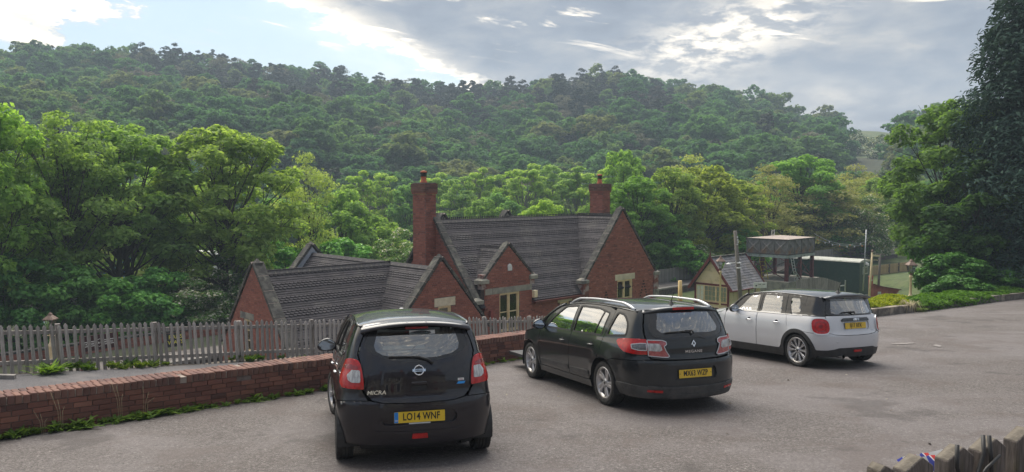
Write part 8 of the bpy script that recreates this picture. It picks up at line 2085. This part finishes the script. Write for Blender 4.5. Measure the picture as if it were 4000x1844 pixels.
m = MB(); m.bar((t.x - .4, 0, t.z - .05), (t.x + .4, 0, t.z - .05), .09, .09); m.obj('crosspiece', [wood_pole], o)
o, _ = pole(2660, 1098, 2661, 1150, 50, .17, 'square pale yellow post by the track', yellow_post, 'yellow_post', base=-6.2, cat='post')
pole(3286, 455, 3286, 497, 300, .30, 'pole with cross-bar on the skyline of the meadow', wood_pole); pole(3107, 575, 3107, 625, 190, .2, 'slim pale pole on the hillside below the meadow', bark_pale)
o = bpy.data.objects['telegraph_pole.002']; m = MB(); m.bar((-1.6, 0, zy(462, 300) - o.location.z), (1.6, 0, zy(462, 300) - o.location.z), .25, .25); m.obj('cross_arm', [wood_pole], o)
# festoon cable with bulbs between the tank and the metal pole
def cable(name, p, q, sag, n, label, bulbs=True):
    p, q = Vector(p), Vector(q); P = [p.lerp(q, i / 14) - Vector((0, 0, sag * 4 * (i / 14) * (1 - i / 14))) for i in range(15)]; o = empty(name, label=label, cat='cable'); o.location = p
    m = MB(); m.tube([c - p for c in P], .018, 5, caps=False); m.obj('wire', [tank_beam], o)
    for i in range(n if bulbs else 0):
        t = (i + .5) / n; c = p.lerp(q, t) - Vector((0, 0, sag * 4 * t * (1 - t))) - p; b = MB(); b.lathe([(.0, .0), (.03, -.02), (.055, -.09), (.03, -.14), (0, -.15)], 8, Matrix.Translation(c)); b.obj('bulb', [white_p if i % 3 else poster_orange], o)
x0, y0 = xy(61.9, 28.2); x1, y1 = depth_xy(3386, 62)
cable('festoon_light', (x0, y0, -1.7), (x1, y1, zy(955, 62)), .35, 7, 'string of small festoon bulbs between the water tank and the thin pole')
cable('festoon_light', (x0, y0, -1.35), (x1, y1, zy(945, 62)), .5, 5, 'upper string of festoon bulbs running from the water tank')
# name board, platform wall and boards behind the picket fence
def name_board():
    x, y = xy(11.0, 33.6); o = empty('station_name_board', label='maroon station name board with white lettering seen through the picket fence', cat='sign'); zb = -5.1; p0 = Vector((*depth_xy(300, 28.5), 0)); p1 = Vector((*depth_xy(440, 29.6), 0)); o.location = (p0.x, p0.y, zb); ang = math.atan2((p1 - p0).y, (p1 - p0).x); o.rotation_euler = (0, 0, ang); L = (p1 - p0).length
    zt = zy(1312, 29) - zb; zbm = zy(1372, 29) - zb
    for x in (0, L): m = MB(); m.box((x, 0, zt / 2 + .02), (.09, .09, zt + .04)); m.obj('post', [maroon], o)
    m = MB(); m.box((L / 2, 0, (zt + zbm) / 2), (L - .09, .04, zt - zbm)); b = m.obj('board', [dark_maroon], o)
    w = L * .42; zc = (zt + zbm) / 2 - .02
    m = MB()
    for s in (-1, 1):
        m.box((L / 2 + s * w * .62, -.025, zc + .085), (w * .78, .01, .024)); m.box((L / 2 + s * w * .62, -.025, zc - .085), (w * .78, .01, .024)); m.box((L / 2 + s * w, -.025, zc), (.024, .01, .19))
        m.bar((L / 2 + s * w * .23, -.025, zc + .085), (L / 2, -.025, zc + .15), .024, .01); m.bar((L / 2 + s * w * .23, -.025, zc - .085), (L / 2, -.025, zc - .15), .024, .01)
    m.obj('frame_line', [white_l], o, kind='stuff'); tm = text_mesh('lettering', 'KINGSLEY & FROGHALL', .098, white_l, .004, .0022, .80); t = link('lettering', tm, o, loc=(L / 2, -.028, zc)); t.rotation_euler = (PI / 2, 0, 0)
    tw = max(v.co.x for v in tm.vertices) * 2; t.scale = (w * 1.86 / tw, 1, 1)
dark_maroon = pm('dark maroon board', (.04, .012, .014), (.06, .016, .018), 5, .5)
name_board()
def platform_wall():
    root = empty('platform_wall', label='low red brick platform wall with grey stone cap behind the picket fence', cat='wall'); A = Vector((*depth_xy(-60, 32.5), 0)); Bp = Vector((*depth_xy(880, 41), 0)); zA, zB = zy(1402, 32.5), zy(1272, 41)
    d = (Bp - A).normalized(); L = (Bp - A).length; root.location = A; root.rotation_euler = (0, 0, math.atan2(d.y, d.x)); mb = MB(); cp = MB(); n = int(L / .225); H = 1.0
    core = MB(); core.add([(0, .01, zA - H), (L, .01, zB - H), (L, .01, zB), (0, .01, zA), (0, .25, zA - H), (L, .25, zB - H), (L, .25, zB), (0, .25, zA)], [(0, 1, 2, 3), (3, 2, 6, 7), (4, 7, 6, 5)]); core.obj('wall_core', [mortar_pale], root)
    k = 0
    for r in range(13):
        for i in range(n):
            x = (i + (r % 2) * .5) * .225; zt = zA + (zB - zA) * x / L; z = zt - .05 - r * .076
            if k < 300 and x < 14 and r < 7: o = link('brick', unit_red(), root, loc=(x, .005, z)); k += 1
            else: mb.box((x, .005, z), (.214, .03, .064))
    mb.obj('brickwork', [brick_station], root, kind='stuff')
    for i in range(int(L / .6)):
        x = (i + .5) * .6; zt = zA + (zB - zA) * x / L; c = MB(); c.box((x, .12, zt + .05 + random.uniform(-.01, .01)), (.59, .36, .10)); bevel(c.obj('cap_stone', [stone_dark], root), .02, 1)
_ur = []
def unit_red():
    if not _ur: m = MB(); m.box((0, 0, 0), (.214, .03, .064)); _ur.append(m.mesh('brick', [brick_station]))
    return _ur[0]
platform_wall()
def advert():
    x, y = depth_xy(672, 36); o = empty('advert_board', label='dark board with yellow and white words on the platform wall', cat='sign'); z = zy(1345, 36); o.location = (x, y, z); o.rotation_euler = (0, 0, math.radians(44)); m = MB(); m.box((0, 0, .16), (.95, .03, .66)); m.obj('board', [black_p], o)
    for s, dz, mt in (('RAILS', .30, yellow_l), ('WAYS', .04, yellow_l)): t = link('lettering', text_mesh('lettering', s, .26, mt, .003, .004), o, loc=(0, -.02, dz)); t.rotation_euler = (PI / 2, 0, 0)
advert()
# tan fence right of the carriage, gate and bins by the station
def tan_fence():
    root = empty('new_board_fence', label='new tan timber fence above the grass bank right of the carriage', cat='fence'); A = Vector((*depth_xy(3400, 70), 0)); Bp = Vector((*depth_xy(3575, 75), 0)); d = (Bp - A).normalized(); L = (Bp - A).length; zt = zy(1030, 72); root.location = (A.x, A.y, zt - 1.15); root.rotation_euler = (0, 0, math.atan2(d.y, d.x))
    n = int(L / .16); bm_ = MB(); bm_.box((0, 0, .55), (.145, .02, 1.05)); me = bm_.mesh('fence_board', [wood_tan])
    for i in range(n): link('fence_board', me, root, loc=(i * .16, random.uniform(-.01, .01), 0))
    for i in range(int(L / 1.8) + 1): m = MB(); m.box((i * 1.8, -.06, .5), (.12, .10, 1.3)); m.obj('fence_post', [wood_pole], root)
    for z in (.25, .85): m = MB(); m.bar((0, -.04, z), (L, -.04, z), .05, .09); m.obj('fence_rail', [wood_tan], root)
tan_fence()
def red_wall_ramp():
    x, y = depth_xy(3412, 64); o = empty('red_ramp_wall', label='red painted sloping wall beside the green carriage with a small white notice', cat='wall'); o.location = (x, y, -7.1); o.rotation_euler = (0, 0, math.radians(12)); k = 64 / 2978; L = 128 * k
    m = MB(); m.prism([(0, 0), (L * .72, 0), (L, zy(1138, 64) + 7.1), (L * .35, zy(1124, 64) + 7.1), (0, zy(1112, 64) + 7.1)], .3, Matrix.Rotation(PI / 2, 4, 'X') @ Matrix.Translation((0, 0, -.3))); m.obj('wall', [red_wall], o)
    m = MB(); m.bar((0, -.03, zy(1112, 64) + 7.14), (L * .35, -.03, zy(1124, 64) + 7.14), .4, .07); m.bar((L * .35, -.03, zy(1124, 64) + 7.14), (L, -.03, zy(1138, 64) + 7.14), .4, .07); m.obj('coping', [gutter_m], o, kind='stuff')
    m = MB(); m.box((L * .28, -.02, zy(1152, 64) + 7.1), (.32, .02, .42)); n = m.obj('notice', [white_p], o); m = MB(); m.prism([(-.09, 0), (.09, 0), (0, -.12)], .006, Matrix.Translation((L * .28, -.036, zy(1152, 64) + 7.12)) @ Matrix.Rotation(PI / 2, 4, 'X')); m.obj('notice_symbol', [black_p], n)
red_wall_ramp()
def pillar_box():
    x, y = depth_xy(3409, 62); o = empty('red_post', label='tall red post with white label beside the carriage end', cat='post'); o.location = (x, y, -7.05); m = MB(); h = zy(1083, 62) + 7.05; m.box((0, 0, h / 2), (.26, .26, h)); m.box((0, 0, h + .04), (.32, .32, .08)); bevel(m.obj('post', [red_wall], o), .02, 1); m = MB(); m.box((-.02, -.14, h - .25), (.16, .01, .08)); m.obj('label_plate', [white_p], o)
pillar_box()
def litter_bin(px, d, label, cap):
    x, y = depth_xy(px, d); z = gz(x, y); o = empty('litter_bin', label=label, cat='bin'); o.location = (x, y, z); m = MB(); m.lathe([(.0, 0), (.24, 0), (.27, .05), (.27, .75), (.29, .78), (.29, .82)], 18); m.obj('body', [bin_m], o); m = MB(); m.lathe([(.29, .98), (.30, 1.02), (.2, 1.10), (.0, 1.13)], 18); m.obj('lid', [cap], o)
    for k in range(4): m = MB(); a = k * PI / 2 + .4; m.bar((math.cos(a) * .26, math.sin(a) * .26, .80), (math.cos(a) * .26, math.sin(a) * .26, 1.0), .03); m.obj('lid_post', [bin_m], o)
litter_bin(2705, 42, 'black litter bin with domed lid left of the signal cabin', metal_grey)
def iron_gate():
    x, y = depth_xy(2722, 43); o = empty('iron_gate', label='black iron gate and railings against the left side of the signal cabin', cat='gate'); o.location = (x, y, gz(x, y)); o.rotation_euler = (0, 0, math.radians(-35))
    for i in range(14): m = MB(); m.tube([(i * .09 - .6, 0, 0), (i * .09 - .6, 0, 1.05 + .1 * math.sin(i / 13 * PI))], .012, 5); m.obj('bar', [black_p], o)
    for z in (.15, .95): m = MB(); m.bar((-.62, 0, z), (.6, 0, z), .03); m.obj('gate_rail', [black_p], o)
    for s in (-.65, .62): m = MB(); m.box((s, 0, .6), (.08, .08, 1.2)); m.obj('gate_post', [black_p], o)
iron_gate()
def red_kiosk():
    x, y = depth_xy(2672, 43.5); o = empty('red_planter', label='low red and grey planter box by the gate', cat='planter'); o.location = (x, y, gz(x, y)); m = MB(); m.box((0, 0, .35), (.9, .5, .7)); bevel(m.obj('box', [red_wall], o), .02, 1); m = MB(); m.box((0, 0, .74), (1.0, .6, .08)); m.obj('rim', [stone_dark], o)
red_kiosk()
def info_panel():
    x, y = depth_xy(2975, 44); z = zy(1112, 44); o = empty('white_panel', label='white notice panel with black marks behind the silver car roof', cat='sign'); o.location = (x, y, z - 1.6); m = MB(); m.box((0, 0, 1.55), (.75, .04, .34)); b = m.obj('panel', [white_p], o); m = MB(); m.lathe([(.0, .0), (.045, 0), (.045, .01), (0, .01)], 12, Matrix.Translation((-.24, -.022, 1.52)) @ Matrix.Rotation(PI / 2, 4, 'X')); m.obj('round_symbol', [black_p], b)
    for dx in (-.04, .2): m = MB(); m.box((dx, -.023, 1.6), (.16, .004, .03)); m.obj('printed_line', [black_p], b)
    for s in (-.3, .3): m = MB(); m.bar((s, .03, 0), (s, .03, 1.6), .04); m.obj('post', [wood_pole], o)
info_panel()
def low_fence():
    root = empty('low_board_fence', label='weathered board fence in front of the green carriage', cat='fence'); A = Vector((*depth_xy(3120, 48), 0)); Bp = Vector((*depth_xy(3300, 46), 0)); d = (Bp - A).normalized(); L = (Bp - A).length; root.location = (A.x, A.y, -6.6); root.rotation_euler = (0, 0, math.atan2(d.y, d.x)); n = int(L / .125)
    for i in range(n):
        t = i / n; top = zy(1103 - 18 * math.sin(min(1, t * 1.6) * PI / 2 * (1 if t < .7 else 1)) + (max(0, t - .62) * 40), 47) + 6.6; m = MB(); m.box((i * .125, random.uniform(-.01, .01), top / 2), (.118, .022, top)); m.obj('fence_board', [wood_grey], root)
    m = MB(); m.bar((0, .03, 1.0), (L, .03, 1.0), .05, .09); m.obj('fence_rail', [wood_grey], root)
    r = empty('handrail', label='pale blue-grey metal handrail by the carriage', cat='railing'); x, y = depth_xy(3190, 50); r.location = (x, y, -6.8)
    for a, b in (((0, 0, 0), (0, 0, 3.0)), ((2.0, 0, 0), (2.0, 0, 3.1)), ((0, 0, 2.5), (2.0, 0, 2.75)), ((-.6, 0, 2.2), (0, 0, 2.95))): m = MB(); m.bar(a, b, .06); m.obj('rail_bar', [metal_grey], r)
low_fence()
# caravans parked in the field glimpsed between the left trunks
def caravan(px, d, L, label, col):
    x, y = depth_xy(px, d); z = gz(x, y); o = empty('caravan', label=label, cat='caravan'); o.location = (x, y, z); o.rotation_euler = (0, 0, random.uniform(-.4, .4)); pr = rounded([(-L / 2, .45), (L / 2, .45), (L / 2 - .1, 1.6), (L / 2 - .5, 2.6), (-L / 2 + .4, 2.6), (-L / 2, 1.5)], .3, 5); M = Matrix.Rotation(PI / 2, 4, 'X')
    m = MB(); m.prism(pr, 2.2, M @ Matrix.Translation((0, 0, -1.1))); m.obj('body', [col], o)
    for wx in (-L * .28, L * .05, L * .32): m = MB(); m.box((wx, -1.11, 1.7), (L * .17, .02, .6)); m.obj('window', [glass_w], o)
    m = MB(); m.lathe([(.08, -.08), (.32, -.08), (.32, .08), (.08, .08)], 18, Matrix.Translation((0, -1.0, .32)) @ Matrix.Rotation(PI / 2, 4, 'X'), closed=True); m.obj('wheel', [rubber], o)
for px, d, L, lab, col in ((60, 78, 6, 'white caravan behind the left edge tree', white_p), (260, 82, 5.5, 'white caravan glimpsed left of the ivy-clad trunk', white_p), (420, 76, 4.6, 'blue van body glimpsed between the twin trunks', euro_b), (620, 80, 6, 'white caravan right of the twin trunks', white_p), (770, 84, 6, 'white caravan behind the sycamore trunk', white_p)): caravan(px, d, L, lab, col)
# ---------------------------------------------------------------- haze
def haze():
    m = MB(); zb, zt = -13, 95; R_ = 640
    m.box((0, 0, (zb + zt) / 2), (2 * R_, 2 * R_, zt - zb)); mt = bpy.data.materials.new('haze'); mt.use_nodes = True; g = N(mt.node_tree); g.n.clear(); out = g.new('ShaderNodeOutputMaterial'); v = g.new('ShaderNodeVolumePrincipled'); v.inputs['Color'].default_value = (.66, .82, 1, 1); v.inputs['Density'].default_value = HAZE; v.inputs['Anisotropy'].default_value = .2; g.put(out.inputs['Volume'], v.outputs[0]); m.obj('haze', [mt], None, kind='stuff')
HAZE = .00085
haze()

def terrace():
    """the row of houses behind the photographer that the car tails mirror"""
    for k in range(4):
        o = empty('terraced_house', label='stone terraced house across the road behind the viewer', cat='house', group='terraced houses behind the viewer'); o.location = (-16 + k * 9.2, -15, -.3 + k * .1); H = 5.2
        m = MB(); m.box((0, -3, H / 2), (7.6, 6, H)); m.obj('wall', [stone_grey], o); m = MB(); m.prism([(-3.4, 0), (3.4, 0), (0, 3.2)], 7.9, Matrix.Translation((3.95, -3, H)) if False else Matrix(((0, 0, 1, -3.95), (1, 0, 0, -3), (0, 1, 0, H), (0, 0, 0, 1)))); m.obj('roof', [slate], o)
        m = MB(); m.box((3.2, -3, H + 3.4), (.8, .6, 1.8)); m.obj('chimney', [brick_station], o)
        for x in (-2.2, 1.6):
            for z in (1.5, 4): m = MB(); m.box((x, .02, z), (1.2, .08, 1.4)); w = m.obj('window', [white_p], o); m = MB(); m.box((x, .07, z), (1.0, .02, 1.2)); m.obj('pane', [glass_w], w)
        m = MB(); m.box((-.3, .03, 1.05), (.95, .08, 2.1)); m.obj('door', [maroon], o)
terrace()
